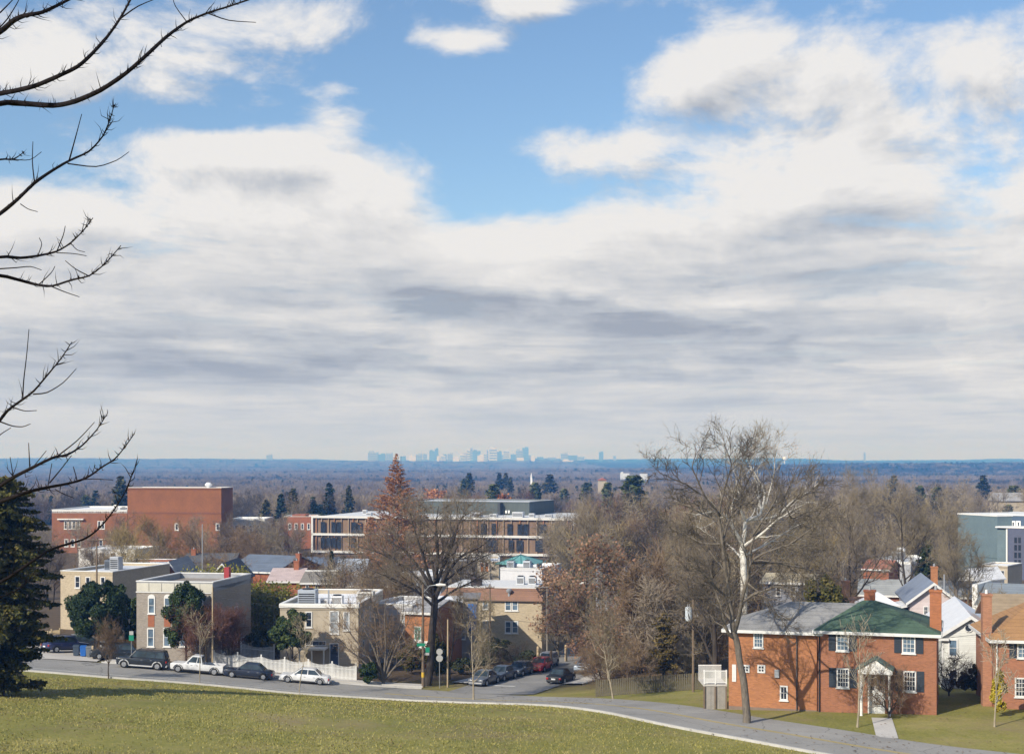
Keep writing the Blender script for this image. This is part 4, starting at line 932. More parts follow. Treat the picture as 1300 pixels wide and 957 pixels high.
# ------------------------------------------------------------------ brick row house behind the big bare tree
b = Bld('row_house', 'narrow red brick row house with green window and white awning behind the trunk', (PX(514,157),157), (PX(546,156),156), 10, -2.6)
zt = b.H(777, 157); b.walls(zt, brick_orange); b.gable(zt, zt+.9, shingle_grey, 'x', .3, brick_orange)
b.wpx(526, 795, 535, 812, cols=2, rows=2, pane=GLASS('pane_green', (.10,.22,.17)))
u0, v0 = b.hit(523, 817.5); u1, v1 = b.hit(548, 815)
obj('awning', MB().hexa([(u0,-1.3,v0-.5),(u1,-1.3,v0-.5),(u1,-.01,v1),(u0,-.01,v1),(u0,-1.3,v0-.42),(u1,-1.3,v0-.42),(u1,-.01,v1+.1),(u0,-.01,v1+.1)]), white_paint, b.t)
u0, v0 = b.hit(534, 842); u1, v1 = b.hit(541, 820); b.door('f', u0, v0, u1, v1, M('door_dark', (.05,.04,.04), .5, .1))
b = Bld('lean_to_house', 'grey-tan house with white tin lean-to roof and blue tarpaulin', (PX(556,165),165), (PX(606,165),165), 6, -2.9)
ze = b.H(787, 166); b.walls(ze, M('wall_taupe', (.27,.24,.21), .85, .15)); zr = b.H(763, 160)
obj('roof', MB().hexa([(-.3,-.4,ze-.15),(b.W*.62,-.4,ze-.15),(b.W*.62,b.D,ze+2.2),(-.3,b.D,ze+2.2),(-.3,-.4,ze),(b.W*.62,-.4,ze),(b.W*.62,b.D,ze+2.4),(-.3,b.D,ze+2.4)]), M('tin_white', (.70,.72,.76), .45, .1, .6, 3, metal=.2), b.t)
b.box('upper_wall', b.W*.64, .003, ze, b.W, b.D, ze+2.6, M('wall_taupe2', (.30,.26,.22), .85, .15)); b.box('upper_roof', b.W*.60, -.35, ze+2.6, b.W+.3, b.D+.2, ze+2.75, M('roof_edge', (.2,.19,.19), .8, .1))
for x0 in (560, 573, 584): b.wpx(x0, 794, x0+7, 811, cols=1, rows=2, pane=pane_blue)
u0, v0 = b.hit(594, 800); u1, v1 = b.hit(605, 766)
obj('tarpaulin', b.fbox(MB(), 'f', u0, v0, u1, v1, .01, .09), M('tarp_blue', (.04,.13,.38), .4, .25, 3), b.t, bevel=.04)
# ------------------------------------------------------------------ tan brick flats with mansard
b = Bld('apartment_house', 'tan brick apartment house with brown mansard roof and paired white windows', (PX(557,176),176), (PX(688,174),174), 12, -3.4)
zt = b.H(746, 176); ze = b.H(759, 176); b.walls(ze, brick_buff)
v = [(-.3,-.35,ze-.1),(b.W+.3,-.35,ze-.1),(b.W+.3,b.D+.3,ze-.1),(-.3,b.D+.3,ze-.1),(.9,.9,zt),(b.W-.9,.9,zt),(b.W-.9,b.D-.9,zt),(.9,b.D-.9,zt)]
r = obj('mansard_roof', MB().hexa(v), shingle_brown, b.t); obj('coping', MB().box(.85,.85,zt+.003,b.W-.85,b.D-.85,zt+.12), trim_white, r)
obj('fascia', b.fbox(MB(), 'f', -.33, ze-.22, b.W+.33, ze-.103, .2, .37), M('fascia_brown', (.2,.13,.09), .7, .1), r)
for x0, x1 in ((641, 649.2), (649.8, 658)): b.wpx(x0, 760.5, x1, 775, cols=1, rows=2, pane=pane_blue, fw=.12); b.wpx(x0, 788, x1, 803.5, cols=1, rows=2, pane=pane_blue, fw=.12)
b.wpx(612.5, 761, 620, 773, cols=1, rows=2, pane=pane_blue, fw=.1); b.wpx(612.5, 787, 620, 800, cols=1, rows=2, pane=pane_curtain, fw=.1)
for u in (2.2, 6.5): b.window('r', u, 3.9, u+1, 5.3, 1, 2, pane=pane_dark); b.window('r', u, 1.2, u+1, 2.6, 1, 2, pane=pane_dark)
b.chimney(4.2, 3.0, zt-1.6, zt+.9, 1.3, .9, M('stack_dark', (.09,.07,.075), .8, .15), 0); vx = b.hit(646, 749)[0]
obj('turbine_vent', MB().tube_z(vx, .2, [(.16,zt-1.0),(.16,zt-.5),(.34,zt-.4),(.38,zt-.15),(.2,zt+.02)], 14), grey_metal, b.t)
for k in range(2): b.unit(9.0+1.5*k, 4.5, zt+.13, 1.0, 1.0, 1.0, M('ac_pale', (.5,.53,.57), .5, .1))
# hall with the teal cupola roof
b = Bld('white_hall', 'white flat-roofed hall crowned by a teal pyramid roof', (PX(635,228),228), (PX(688,226),226), 12, -5.0)
zt = b.H(721, 228); b.walls(zt-.3, M('hall_white', (.60,.61,.64), .8, .1)); b.parapet(zt, M('hall_white2', (.62,.63,.66), .8, .08), white_paint, .4); b.flat(zt-.3, white_membrane)
teal = M('teal_roof', (.13,.33,.33), .45, .15, .8, 5); zc = b.H(703.5, 233); ze = b.H(714.5, 233); xl = PX(625,233)-b.A[0]; xr = PX(676,233)-b.A[0]; cx = (xl+xr)/2
obj('lantern_wall', MB().box(xl+.5, 2.0, zt-2, xr-.5, 8.0, ze), M('lantern_dark', (.05,.065,.08), .5, .1), b.t)
a, c_, d_, e_ = xl, xr, 1.5, 8.5; ym = 5.0
r = obj('pyramid_roof', MB().add([(a,d_,ze),(c_,d_,ze),(c_,e_,ze),(a,e_,ze),(a,d_,ze+.15),(c_,d_,ze+.15),(c_,e_,ze+.15),(a,e_,ze+.15),(cx,ym,zc)], [(0,3,2,1),(0,1,5,4),(1,2,6,5),(2,3,7,6),(3,0,4,7),(4,5,8),(5,6,8),(6,7,8),(7,4,8)]), teal, b.t)
mb = MB()
for q in ((a,d_),(c_,d_),(c_,e_),(a,e_),(cx-1.1,d_),(cx+1.1,d_)): mb.tube([(q[0],q[1],ze+.17),(cx,ym,zc+.02)], .06, 4)
obj('roof_rib', mb, M('teal_dark', (.05,.14,.15), .5, .1), r); obj('finial', MB().tube_z(cx, ym, [(.1,zc-.1),(.12,zc+.1),(.03,zc+.5)], 8), grey_metal, r)
b.unit(.9, .6, zt-.28, 1.2, 1, 1.4, M('ac_blue', (.42,.47,.54), .5, .1)); b.unit(3.6, .6, zt-.28, 1.2, 1, 1.5, M('ac_blue2', (.45,.5,.56), .5, .1))
obj('roof_duct', MB().tube([(2.2,1.6,zt+.35),(5.6,1.6,zt+.35),(5.6,1.6,zt-.2)], .3, 8), M('duct_white', (.62,.63,.65), .5, .08), b.t)
# ------------------------------------------------------------------ right-hand houses
A, Bp = np.array((PX(925,107.2),107.2)), np.array((PX(1187,102.7),102.7)); d = (Bp-A)/np.linalg.norm(Bp-A)
mid = A + d*((PX(1037,105.2)-A[0])/d[0])
b = Bld('brick_house', 'orange brick wing with grey shingle roof left of the green-roofed half', A, mid, 8.4, 1.7, group='joined brick houses')
ze = b.H(798.5, 106.4); zr = b.H(764, 110.5)
b.walls(ze, brick_orange); b.hip(ze, zr, M('shingle_weathered', (.25,.248,.245), .9, .35, .7, 9, pattern='courses'), .4, None, -3.2)
b.wpx(956.5, 800.5, 969, 821.5, cols=3, rows=4, pane=pane_blue, fw=.09, frame=trim_white, bar=.03)
b.wpx(929.5, 843, 934.5, 864.5, cols=1, rows=1, pane=pane_dark, fw=.14, sill=False)
b.wpx(942, 843.5, 951.5, 853, cols=2, rows=2, pane=pane_dark, fw=.12, bar=.07, sill=False); b.wpx(961.5, 843.5, 971.5, 853.5, cols=2, rows=2, pane=pane_dark, fw=.12, bar=.07, sill=False)
b.downspout('f', b.hit(1011.5, 800)[0], .1, ze-.2, M('downspout_dark', (.10,.08,.07), .6, .1), name='downspout')
b.wpx(990, 870, 1000, 888, cols=2, rows=2, pane=pane_dark, fw=.1)
u, v = b.hit(986, 851); obj('wall_meter', b.fbox(MB(), 'f', u-.15, v-.5, u+.2, v+.1, .0, .18), grey_metal, b.t, bevel=.02)
obj('plinth', b.fbox(MB(), 'f', .0, -.6, b.W-.003, .25, .004, .05), M('plinth_dark', (.2,.15,.12), .9, .15), b.t)
b = Bld('brick_house', 'red brick half with mossy green hipped roof, dark shutters and white gabled porch', mid + np.array((.0,-.35)), Bp + np.array((.0,-.35)), 9.0, 1.7, group='joined brick houses')
ze = b.H(801, 104); zr = b.H(763, 108.5)
b.walls(ze, M('brick_russet', (.29,.115,.060), .9, .22, .6, pattern='brick')); b.hip(ze, zr, M('shingle_green', (.068,.115,.078), .9, .4, .9, 8, pattern='courses', col2=None), .3, 3.0, None)
sh = M('shutter_dark', (.025,.035,.05), .6, .1)
for (x0, y0, x1, y1) in ((1061.5,802.5,1077.5,825.5),(1145,805,1162,828.5)): b.wpx(x0, y0, x1, y1, cols=3, rows=4, pane=pane_blue, fw=.09, shutters=sh, bar=.03)
for (x0, y0, x1, y1) in ((1062,848,1078,872),(1146.5,851.5,1163,877)): b.wpx(x0, y0, x1, y1, cols=4, rows=4, pane=pane_dark, fw=.1, shutters=sh, bar=.035)
b.downspout('f', b.hit(1038, 800)[0]+.12, .1, ze-.2, M('downspout_black', (.03,.028,.03), .6, .1))
u0, v0 = b.hit(1103, 889); u1, v1 = b.hit(1122, 849); w_ = u1-u0; dm = M('door_white', (.66,.68,.70), .5, .06)
for k in range(2): b.door('f', u0+w_*k/2+.02, .12, u0+w_*(k+1)/2-.02, v1, dm)
pu0, pz0 = b.hit(1091, 846); pu1, _ = b.hit(1134, 846); _, pzr = b.hit(1113, 834); pc = (pu0+pu1)/2; dep = 1.5
P = [(pu0,pz0),(pc,pzr),(pu1,pz0),(pu1,pz0-.14),(pu0,pz0-.14)]
pr = obj('porch_roof', MB().prism([(pu0-.1,pz0),(pc,pzr+.06),(pu1+.1,pz0),(pu1+.1,pz0+.1),(pc,pzr+.17),(pu0-.1,pz0+.1)], 'y', -dep-.15, -.01), M('shingle_porch', (.10,.15,.13), .9, .25, pattern='courses'), b.t)
obj('pediment', MB().prism([(pu0+.02,pz0-.02),(pu1-.02,pz0-.02),(pc,pzr)], 'y', -dep, -dep+.12), white_paint, pr)
obj('porch_beam', MB().box(pu0,-dep-.05,pz0-.28,pu1,-.01,pz0-.03), white_paint, pr)
for u in (pu0+.22, pu1-.22): obj('porch_column', MB().tube_z(u, -dep+.15, [(.15,.2),(.15,.3),(.10,.36),(.09,pz0-.42),(.14,pz0-.34),(.14,pz0-.28)], 12), white_paint, b.t)
obj('porch_step', MB().box(pu0,-dep-.25,-.4,pu1,-.06,.2).box(pu0+.5,-dep-.6,-.4,pu1-.5,-dep-.255,.04), concrete, b.t)
uc = b.hit(1187, 800)[0]; b.chimney(uc, 2.2, ze-.5, b.H(751, 104.5), .82, .75, M('brick_chimney', (.36,.125,.05), .9, .18, pattern='brick'), 1)
b.chimney(b.hit(1098,760)[0]*1.0, 5.6, zr-.6, zr+.65, .8, .6, brick_red, 1)
obj('plinth', b.fbox(MB(), 'f', .003, -.6, b.W, .22, .004, .05), M('plinth_dark2', (.2,.14,.11), .9, .15), b.t)
# white deck left of the brick house
Xd, Yd = PX(893,107.6), 107.6; zd = PZ(866, Yd)-.15; t = thing('deck', 'white railed deck beside the orange brick wing', 'deck', (Xd, Yd, zd)); Wd = PX(923,107.6)-Xd
obj('deck_floor', MB().box(0,0,-.12,Wd,3,.02), M('deck_board', (.5,.48,.45), .8, .15), t)
for x in (.06, Wd/2, Wd-.06):
    obj('post', MB().box(x-.05,-.06,.03,x+.05,.04,1.12), white_paint, t); obj('footing_post', MB().box(x-.06,-.05,-2.4,x+.06,.05,-.121), wood_pole, t)
obj('handrail', MB().box(0,-.05,1.0,Wd,.03,1.07).box(0,-.04,.12,Wd,.02,.18).box(0,2.95,1.0,Wd,3.02,1.07), white_paint, t)
for y0, z0 in ((-.03, .181), (2.97, .02)):
    m = MB()
    for i in range(26): x = Wd*(i+.5)/26; m.box(x-.016,y0,z0,x+.016,y0+.035,.999)
    obj('balusters', m, white_paint, t)
obj('skirt', MB().box(.1,.06,-2.3,Wd-.1,.1,-.15), M('skirt_lattice', (.30,.28,.25), .85, .2, 2, 12, pattern='boards'), t)
# ------------------------------------------------------------------ white gabled house
siding = M('siding_white', (.64,.65,.62), .7, .08, pattern='siding')
def angled(px0, Y0, W, rot): a = np.array((PX(px0, Y0), Y0)); return a, a+W*np.array((math.cos(rot), math.sin(rot)))
RR = math.atan2(-4.5, 14.5)
a, c = angled(1195.5, 119, 4.65, RR*.75)
b = Bld('clapboard_house', 'white clapboard house with steep front gable and round attic vent', a, c, 17, .4)
ze = b.H(806, 119); zr = b.H(783.5, 118.3)
b.walls(ze, siding); b.gable(ze, zr, M('tin_pale', (.74,.75,.77), .45, .08, .6, 3, metal=.15), 'y', .3, siding)
u, v = b.hit(1229.5, 797); obj('attic_vent', MB().tube([b.fp('f',u,v,.0), b.fp('f',u,v,.06)], .27, 20), pane_dark, b.t); obj('vent_ring', MB().tube([b.fp('f',u+.31*math.cos(k*.2618),v+.31*math.sin(k*.2618),.04) for k in range(25)], .05, 6, False), trim_white, b.t)
b.wpx(1203.5, 811, 1215.8, 833, cols=1, rows=2, pane=pane_blue, fw=.11); b.wpx(1245, 813, 1252, 829, cols=1, rows=2, pane=pane_dark, fw=.1)
b.wpx(1204, 849, 1216, 871, cols=1, rows=2, pane=pane_dark, fw=.11)
obj('corner_board', b.fbox(MB(), 'f', -.005, -.3, .14, ze-.1, .004, .05), trim_white, b.t); u, v = b.hit(1200, 807)
obj('eave_return', b.fbox(MB(), 'f', -.35, ze-.42, .55, ze-.2, .004, .35), trim_white, b.t)
# ------------------------------------------------------------------ pale pink house
pink = M('siding_pink', (.58,.50,.50), .75, .08, pattern='siding'); 
a, c = angled(1155, 152, 4.9, RR*.6)
b = Bld('gabled_house', 'pale pink gabled house with grey standing-seam roof and orange chimney', a, c, 13, -.8)
ze = b.H(763, 152); zr = b.H(741, 151.4); b.walls(ze, pink)
b.gable(ze, zr, M('seam_grey', (.24,.28,.36), .4, .15, .8, 3, metal=.2), 'y', .45, pink); b.chimney(b.W*.62, 5.0, zr-.8, zr+1.35, .7, .6, brick_orange, 1)
b.wpx(1172, 769, 1178.5, 780.5, cols=2, rows=2, pane=pane_dark, fw=.1); obj('vent_stack', MB().cyl(b.W*.85, 5.5, ze, zr+.6, .09, n=8), grey_metal, b.t)
obj('attic_lamp', b.fbox(MB(), 'f', b.W*.42, zr-1.35, b.W*.5, zr-1.0, .0, .15), black_metal, b.t)
p1 = obj('porch_wing', MB().box(-2.6,.5,-1,-.01,6,ze-1.2), M('pink_wing', (.66,.58,.55), .75, .08), b.t); obj('wing_roof', MB().hexa([(-2.8,.3,ze-1.2),(.0,.3,ze-.6),(.0,6.2,ze-.6),(-2.8,6.2,ze-1.2),(-2.8,.3,ze-1.05),(.0,.3,ze-.45),(.0,6.2,ze-.45),(-2.8,6.2,ze-1.05)]), M('wing_tin', (.72,.72,.72), .5, .08), p1)
a, c = angled(1101, 146, 3.1, 0)
b = Bld('white_dormer_house', 'small white pyramid-roofed annex just behind the green roof', a, c, 4, -.8)
ze = b.H(768, 146); zr = b.H(752.5, 147.5); b.walls(ze, white_paint); b.hip(ze, zr, M('tin_annex', (.68,.69,.71), .5, .1), .2, 1.55, 1.55); b.window('f', .9, 2.5, 1.9, 3.8)
# ------------------------------------------------------------------ right-edge brick house
a, c = angled(1263, 105.2, 14, RR*.55)
b = Bld('brick_house', 'brick house with orange-brown roof and tall end chimney at the far right', a, c, 9, 1.9)
ze = b.H(809, 105.2); zr = ze+2.4; b.walls(ze, M('brick_brown', (.33,.135,.075), .9, .2, .6, pattern='brick')); b.hip(ze, zr, M('shingle_orange', (.34,.19,.085), .9, .22, .8, 9, pattern='courses'), .42, 3.6, None)
b.chimney(-.36, 1.6, -1, b.H(758, 105.5), .66, .9, M('brick_chimney_pale', (.36,.17,.10), .9, .18, pattern='brick'), 1, cap=white_paint)
b.wpx(1291, 812, 1309, 835, cols=3, rows=4, pane=pane_blue, fw=.09, shutters=sh, bar=.03); b.wpx(1288, 860, 1306, 884, cols=4, rows=4, pane=pane_dark, fw=.1, bar=.035)
b.downspout('f', .12, 0, ze-.2, trim_white)
a, c = angled(1266, 117, 12, RR*.55)
b = Bld('brick_house', 'second tan roof rising behind the far right brick house', a, c, 8, 1.2)
ze = b.H(789, 117); zr = ze+1.8; b.walls(ze, brick_red); b.gable(ze, zr, M('shingle_tan', (.30,.23,.15), .9, .2, pattern='courses'), 'x', .5, brick_red)
# ------------------------------------------------------------------ long grey roofs behind
b = Bld('long_house', 'long low house with one unbroken grey shingle roof behind the pink house', (PX(1092,196),196), (PX(1238,192),192), 9, -2.6)
ze = b.H(756, 194); zr = b.H(737, 198.5); b.walls(ze, brick_red); b.gable(ze, zr, M('shingle_long', (.31,.325,.33), .9, .2, .4, 9, pattern='courses'), 'x', .4, brick_red); b.chimney(3, 4.6, zr-.5, zr+.9, .8, .6)
for u in (3, 7, 11): b.window('f', u, 1.2, u+1.1, 2.6)
b = Bld('long_house', 'house with broad slate-grey roof and white end gable on the right', (PX(1241,158),158), (PX(1330,154),154), 10, -.9)
ze = b.H(769, 157); zr = b.H(741, 162); b.walls(ze, white_paint); b.gable(ze, zr, M('slate_bluegrey', (.19,.22,.25), .85, .2, .5, 9, pattern='courses'), 'x', .35, white_paint)
obj('end_wall', MB().box(-1.0,1.5,-1,-.42,8.5,zr+.15), white_paint, b.t)
b = Bld('brick_stack_house', 'brick house mostly hidden by shrubs, tall brown chimney showing', (PX(1070,150),150), (PX(1112,150),150), 7, -.5)
ze = b.H(776, 150); b.walls(ze, brick_red); b.gable(ze, ze+1.1, shingle_brown, 'x', .3, brick_red); b.chimney(b.hit(1083,770)[0], 3.5, ze, b.H(739,153), .8, .7, M('brick_dull', (.24,.12,.075), .9, .2, pattern='brick'), 1)
b = Bld('cottage', 'cottage with cream fascia and blue-grey wall behind the dark tree', (PX(968,168),168), (PX(1030,166),166), 8, -1.4)
ze = b.H(739, 168); b.walls(ze, M('wall_bluegrey', (.24,.25,.29), .85, .1)); b.gable(ze, ze+.7, M('roof_cream', (.46,.40,.28), .8, .12), 'x', .3, white_paint)
for x0 in (985, 1004): b.wpx(x0, 745, x0+6, 756, cols=1, rows=2)
# ------------------------------------------------------------------ teal apartment block
b = Bld('apartment_block', 'teal panelled apartment block with recessed dark blue top floor', (PX(1216,312),312), (PX(1266,300),300), 26, -5, cat='apartment block')
zt = b.H(651, 312); teal_panel = M('panel_teal', (.125,.175,.195), .75, .1, .3, 2); navy_panel = M('panel_navy', (.055,.09,.14), .7, .1); slate_panel = M('panel_slate', (.085,.095,.145), .7, .1)
zm = b.H(670, 306)
b.walls(zt-.3, teal_panel); obj('coping', MB().box(-.1,-.1,zt-.297,b.W+.1,26.1,zt), white_paint, b.t)
b.box('seam', -.02, -.012, zm-6.2, b.W, -.001, zm-6.1, M('seam_dark', (.05,.08,.09), .7, .1)); b.box('side_wing', -3.2, 3, -2, -.004, 22, b.H(664,312), teal_panel)
b.box('wing_coping', -3.3, 2.9, b.H(664,312)+.003, -.004, 22.1, b.H(664,312)+.25, white_paint)
for x0 in (1226, 1240, 1252):
    pass
b = Bld('apartment_block', 'slate grey stair tower with stacked black windows beside the teal block', (PX(1279.5,297),297), (PX(1345,291),291), 24, -5, cat='apartment block')
zt = b.H(670, 297); b.walls(zt, slate_panel); obj('coping', MB().box(-2.6,-.1,zt+.003,b.W,24,zt+.28), white_paint, b.t)
b.box('link_wall', -2.4, .6, -2, -.004, 20, zt, teal_panel); b.box('rain_pipe', -.5, .3, -1, -.2, .58, zt-.05, white_paint)
for y0 in (682, 691.5, 701, 710.5, 720, 729):
    b.wpx(1287.5, y0, 1291, y0+7, cols=1, rows=1, frame=black_metal, sill=False); b.wpx(1292.5, y0, 1296, y0+7, cols=1, rows=1, frame=black_metal, sill=False)
zt2 = b.H(653.5, 305); p = b.box('penthouse', -5.0, 5, zt+.29, b.W, 22, zt2, navy_panel); obj('penthouse_coping', MB().box(-5.1,4.9,zt2+.003,b.W+.1,22.1,zt2+.25), white_paint, p)
for x0 in (1270.5, 1283.5, 1290): b.window('f', *(lambda a, c: (a[0], a[1], c[0], c[1]))(b.hit(x0, 669.3, off=-5), b.hit(x0+5.5, 661, off=-5)), cols=1, rows=1, off=-5, fw=.3, frame=white_paint)
b = Bld('shop_house', 'small cream building with three dark windows below the teal block', (PX(1243,262),262), (PX(1279,259),259), 9, -4.6, cat='building')
zt = b.H(717, 262); b.walls(zt-.2, stucco_tan); b.parapet(zt, stucco_tan, white_paint, .4); b.flat(zt-.2, white_membrane)
for x0 in (1250, 1260, 1270.5): b.wpx(x0, 724, x0+4.5, 732, cols=1, rows=2, frame=trim_white)
b = Bld('white_garage', 'white gabled shed beside the bare twin tree', (PX(1219,205),205), (PX(1238,203),203), 7, -2.2, cat='shed')
ze = b.H(735, 205); b.walls(ze, white_paint); b.gable(ze, b.H(722,205), white_membrane, 'y', .2, white_paint); b.window('f', .7, 2.2, 1.5, 3.2)
# industrial roofs
b = Bld('workshop', 'workshop with pale flat roof and rooftop plant beyond the bare trees', (PX(1100,262),262), (PX(1156,258),258), 20, -5, cat='workshop')
zt = b.H(712, 262); b.walls(zt-.3, M('workshop_wall', (.34,.35,.38), .8, .12)); b.parapet(zt, white_paint, white_paint, .3); b.flat(zt-.3, white_membrane); b.unit(3, 6, zt-.28, 2, 1.6, 1.8); b.unit(2.4, 12, zt-.28, 1.4, 1.4, 2.2, white_membrane, False)
for u in (1.2, 3.6, 6): b.window('f', u, 2, u+1.6, 3.6)
b = Bld('red_roof_shed', 'low shed with rusty red roof in front of the workshop', (PX(1096,240),240), (PX(1128,238),238), 8, -4.5, cat='shed')
ze = b.H(722, 240); b.walls(ze, brick_red); b.gable(ze, b.H(711,243), M('roof_rust', (.34,.13,.085), .8, .2, pattern='courses'), 'x', .3, brick_red)
# ------------------------------------------------------------------ roofs of the middle distance, left and centre
def simple(name, label, px0, px1, Y, pye, pyr, D, wallm, roofm, ridge='x', dY=0, cat='house', wins=(), chim=None, zb=None):
    b = Bld(name, label, (PX(px0, Y), Y), (PX(px1, Y+dY), Y+dY), D, zb, cat)
    ze = b.H(pye, Y); b.walls(ze, wallm)
    if ridge == 'flat':
        b.parapet(ze+.35, wallm, white_paint, .4); b.flat(ze-.02+.03, roofm)
    else:
        zr = b.H(pyr, Y+(D/2 if ridge == 'x' else 0)); b.gable(ze, max(zr, ze+.4), roofm, ridge, .3, wallm)
    for w in wins: b.wpx(*w, cols=1, rows=2, fw=.1)
    if chim: b.chimney(b.hit(chim[0], pye)[0], D*.45, ze-.3, b.H(chim[1], Y+D*.45), .75, .65, brick_red, 1)
    return b
b = simple('flat_roofed_house', 'buff brick house with pale flat roof and turbine vent behind the evergreen', 77, 143, 186, 728, 0, 15, brick_buff, roof_membrane, 'flat', -2, wins=((95.5,731,102,746),(109,732,115,747),(128,732,134,747)))
b.unit(4.2, 5, b.H(728,186)+.05, 1.3, 1.2, 1.9, grey_metal, False); b.unit(2.2, 7, b.H(728,186)+.05, 1.4, 1.3, 1.3, M('hood_dark', (.10,.12,.15), .5, .1))
simple('flat_roofed_house', 'low house with long white roof between the utility pole and grey house', 140, 200, 200, 722, 0, 14, brick_red, white_membrane, 'flat', wins=((146,727,152,737),(184,727,190,737)))
b = simple('gabled_house', 'brick gable-fronted house with white rake boards left of the bamboo', 199, 230, 206, 735, 713.5, 12, brick_orange, shingle_grey, 'y', wins=((206,735,211,745),(217,735,222,745)))
b = simple('gabled_house', 'house with white-edged gable peeping over the bamboo', 263, 302, 205, 737, 716, 12, brick_buff, shingle_dark, 'y')
simple('long_roof_house', 'row house with dark slate roof behind the brick gable', 228, 292, 232, 724, 703, 13, brick_red, shingle_dark, 'x', chim=(236, 698))
simple('long_roof_house', 'row house with deep blue roof and tall red chimney', 288, 350, 226, 724, 704, 13, brick_red, shingle_blue, 'x', -4, chim=(352.5, 701))
simple('long_roof_house', 'row house with steel blue roof beyond the shingled porch roofs', 372, 424, 240, 724, 708, 12, brick_red, M('shingle_steel', (.11,.15,.22), .8, .2, pattern='courses'), 'x', chim=(411, 715))
simple('long_roof_house', 'row house with pale tin roof right of the steel blue roof', 427, 462, 236, 726, 710, 12, brick_red, M('tin_blue', (.50,.55,.62), .45, .12, .8, 3, metal=.2), 'x')
b = simple('porch_row_house', 'row house with faded red and white porch roof behind the bamboo', 341, 381, 206, 738, 722, 11, brick_red, M('tin_redwhite', (.50,.40,.38), .6, .25, .8, 4, pattern='courses'), 'x', chim=(370, 713))
b = simple('porch_row_house', 'row house with grey-brown shingled roof and white ridge', 383, 428, 203, 740, 726, 11, brick_orange, M('shingle_drab', (.24,.22,.19), .9, .2, pattern='courses'), 'x', wins=((388,742,392,750),(400,742,404,750),(414,742,419,750)))
obj('ridge_cap', MB().box(-.3,5.3,b.H(726,208.5)+.14,b.W+.3,5.7,b.H(726,208.5)+.3), white_paint, b.t)
simple('porch_row_house', 'row house with dull grey roof behind the twigs of the multi-stemmed tree', 432, 505, 200, 744, 729, 11, brick_red, shingle_grey, 'x', wins=((440,745,445,754),(460,745,465,754)))
simple('flat_roofed_house', 'low white roofed block beside the big bare tree crown', 506, 560, 215, 734, 0, 12, M('wall_blue', (.28,.31,.36), .8, .1), white_membrane, 'flat')
simple('flat_roofed_house', 'long low building with tan wall and orange doors before the modern block', 562, 634, 262, 715, 0, 14, stucco_tan, roof_membrane, 'flat', wins=((598,719,602,727),))
t_ = M('door_orange', (.45,.18,.05), .6, .1)
bb = Bld('loading_doors_block', 'small block with orange doors below the modern building', (PX(606,250),250), (PX(622,250),250), 6, None, 'building'); bb.walls(bb.H(712,250), stucco_tan); bb.parapet(bb.H(710,250), stucco_tan, white_paint, .3); bb.flat(bb.H(711.5,250), roof_membrane)
for x0 in (610, 616): 
    u0, v0 = bb.hit(x0, 725); u1, v1 = bb.hit(x0+4, 714); bb.door('f', u0, v0, u1, v1, t_)
simple('small_house', 'grey roofed house glimpsed through the branches left of the ivy tree', 762, 808, 205, 730, 717, 11, M('wall_dove', (.32,.33,.37), .8, .1), M('roof_dove', (.27,.29,.34), .8, .15, pattern='courses'), 'x', wins=((770,731,775,740),(790,731,795,740)))
simple('small_house', 'pale house deep in the bare woods right of the ivy trunk', 820, 850, 215, 737, 727, 11, white_paint, shingle_grey, 'x', wins=((826,738,831,747),(838,738,843,747)))
# ------------------------------------------------------------------ brick school on the left
b = Bld('brick_school', 'tall plain red brick block with flat roof and roof vent', (PX(162,402),402), (PX(281,398),398), 9.5, -6.5, cat='school')
zt = b.H(619, 402); b.walls(zt-.3, M('brick_school', (.225,.088,.034), .9, .22, .2, 2)); b.parapet(zt, M('brick_school2', (.215,.085,.034), .9, .12, .3), white_paint, .6); b.flat(zt-.3, white_membrane)
obj('string_course', b.fbox(MB(), 'f', .0, b.H(650.5,402)-.2, b.W, b.H(650.5,402)+.15, .004, .12), M('course_dark', (.18,.07,.04), .8, .1), b.t)
uv = b.hit(252, 617); obj('roof_vent', MB().tube_z(uv[0], 8, [(.5,zt-.3),(.5,zt+.3),(1.0,zt+.5),(1.05,zt+.9),(.5,zt+1.4)], 14), white_paint, b.t)
for x0 in (222, 274): b.wpx(x0, 664, x0+5, 673, cols=1, rows=2, pane=pane_dark, fw=.25)
b = Bld('school_wing', 'two-storey brick wing with white roof edge left of the tall brick block', (PX(66,403),403), (PX(161.6,402),402), 30, -6.5, cat='school')
zt = b.H(647, 403); b.walls(zt-.4, M('brick_wing', (.235,.095,.044), .9, .2, .3, 2)); b.parapet(zt, white_paint, white_paint, .9); b.flat(zt-.3, white_membrane)
for x0 in (81.5, 87, 92, 97.5, 124, 129): b.wpx(x0, 661, x0+4.3, 671.5, cols=1, rows=2, pane=pane_dark, fw=.2, frame=white_paint)
for x0 in (82, 90, 98, 126, 144): b.wpx(x0, 684, x0+5, 694, cols=1, rows=2, pane=pane_dark, fw=.2, frame=white_paint)
obj('window_canopy', b.fbox(MB(), 'f', b.hit(74,658)[0], b.H(659.5,403), b.hit(107,658)[0], b.H(658,403), .004, .8), white_paint, b.t)
b.unit(b.hit(140,646)[0], 3, zt-.28, 1.0, 1.0, 1.6, white_paint, False, 'roof_stack'); b.unit(b.hit(148,646)[0], 3, zt-.28, 1.6, 1.4, .9)
b = Bld('school_annex', 'low white-walled annex in front of the brick wing', (PX(100,330),330), (PX(172,328),328), 14, -6, cat='school')
zt = b.H(697, 330); b.walls(zt-.2, white_paint); b.parapet(zt, white_paint, white_paint, .3); b.flat(zt-.2, white_membrane)
for x0 in (112, 126, 140, 154): b.wpx(x0, 701, x0+7, 707, cols=2, rows=1, fw=.15)
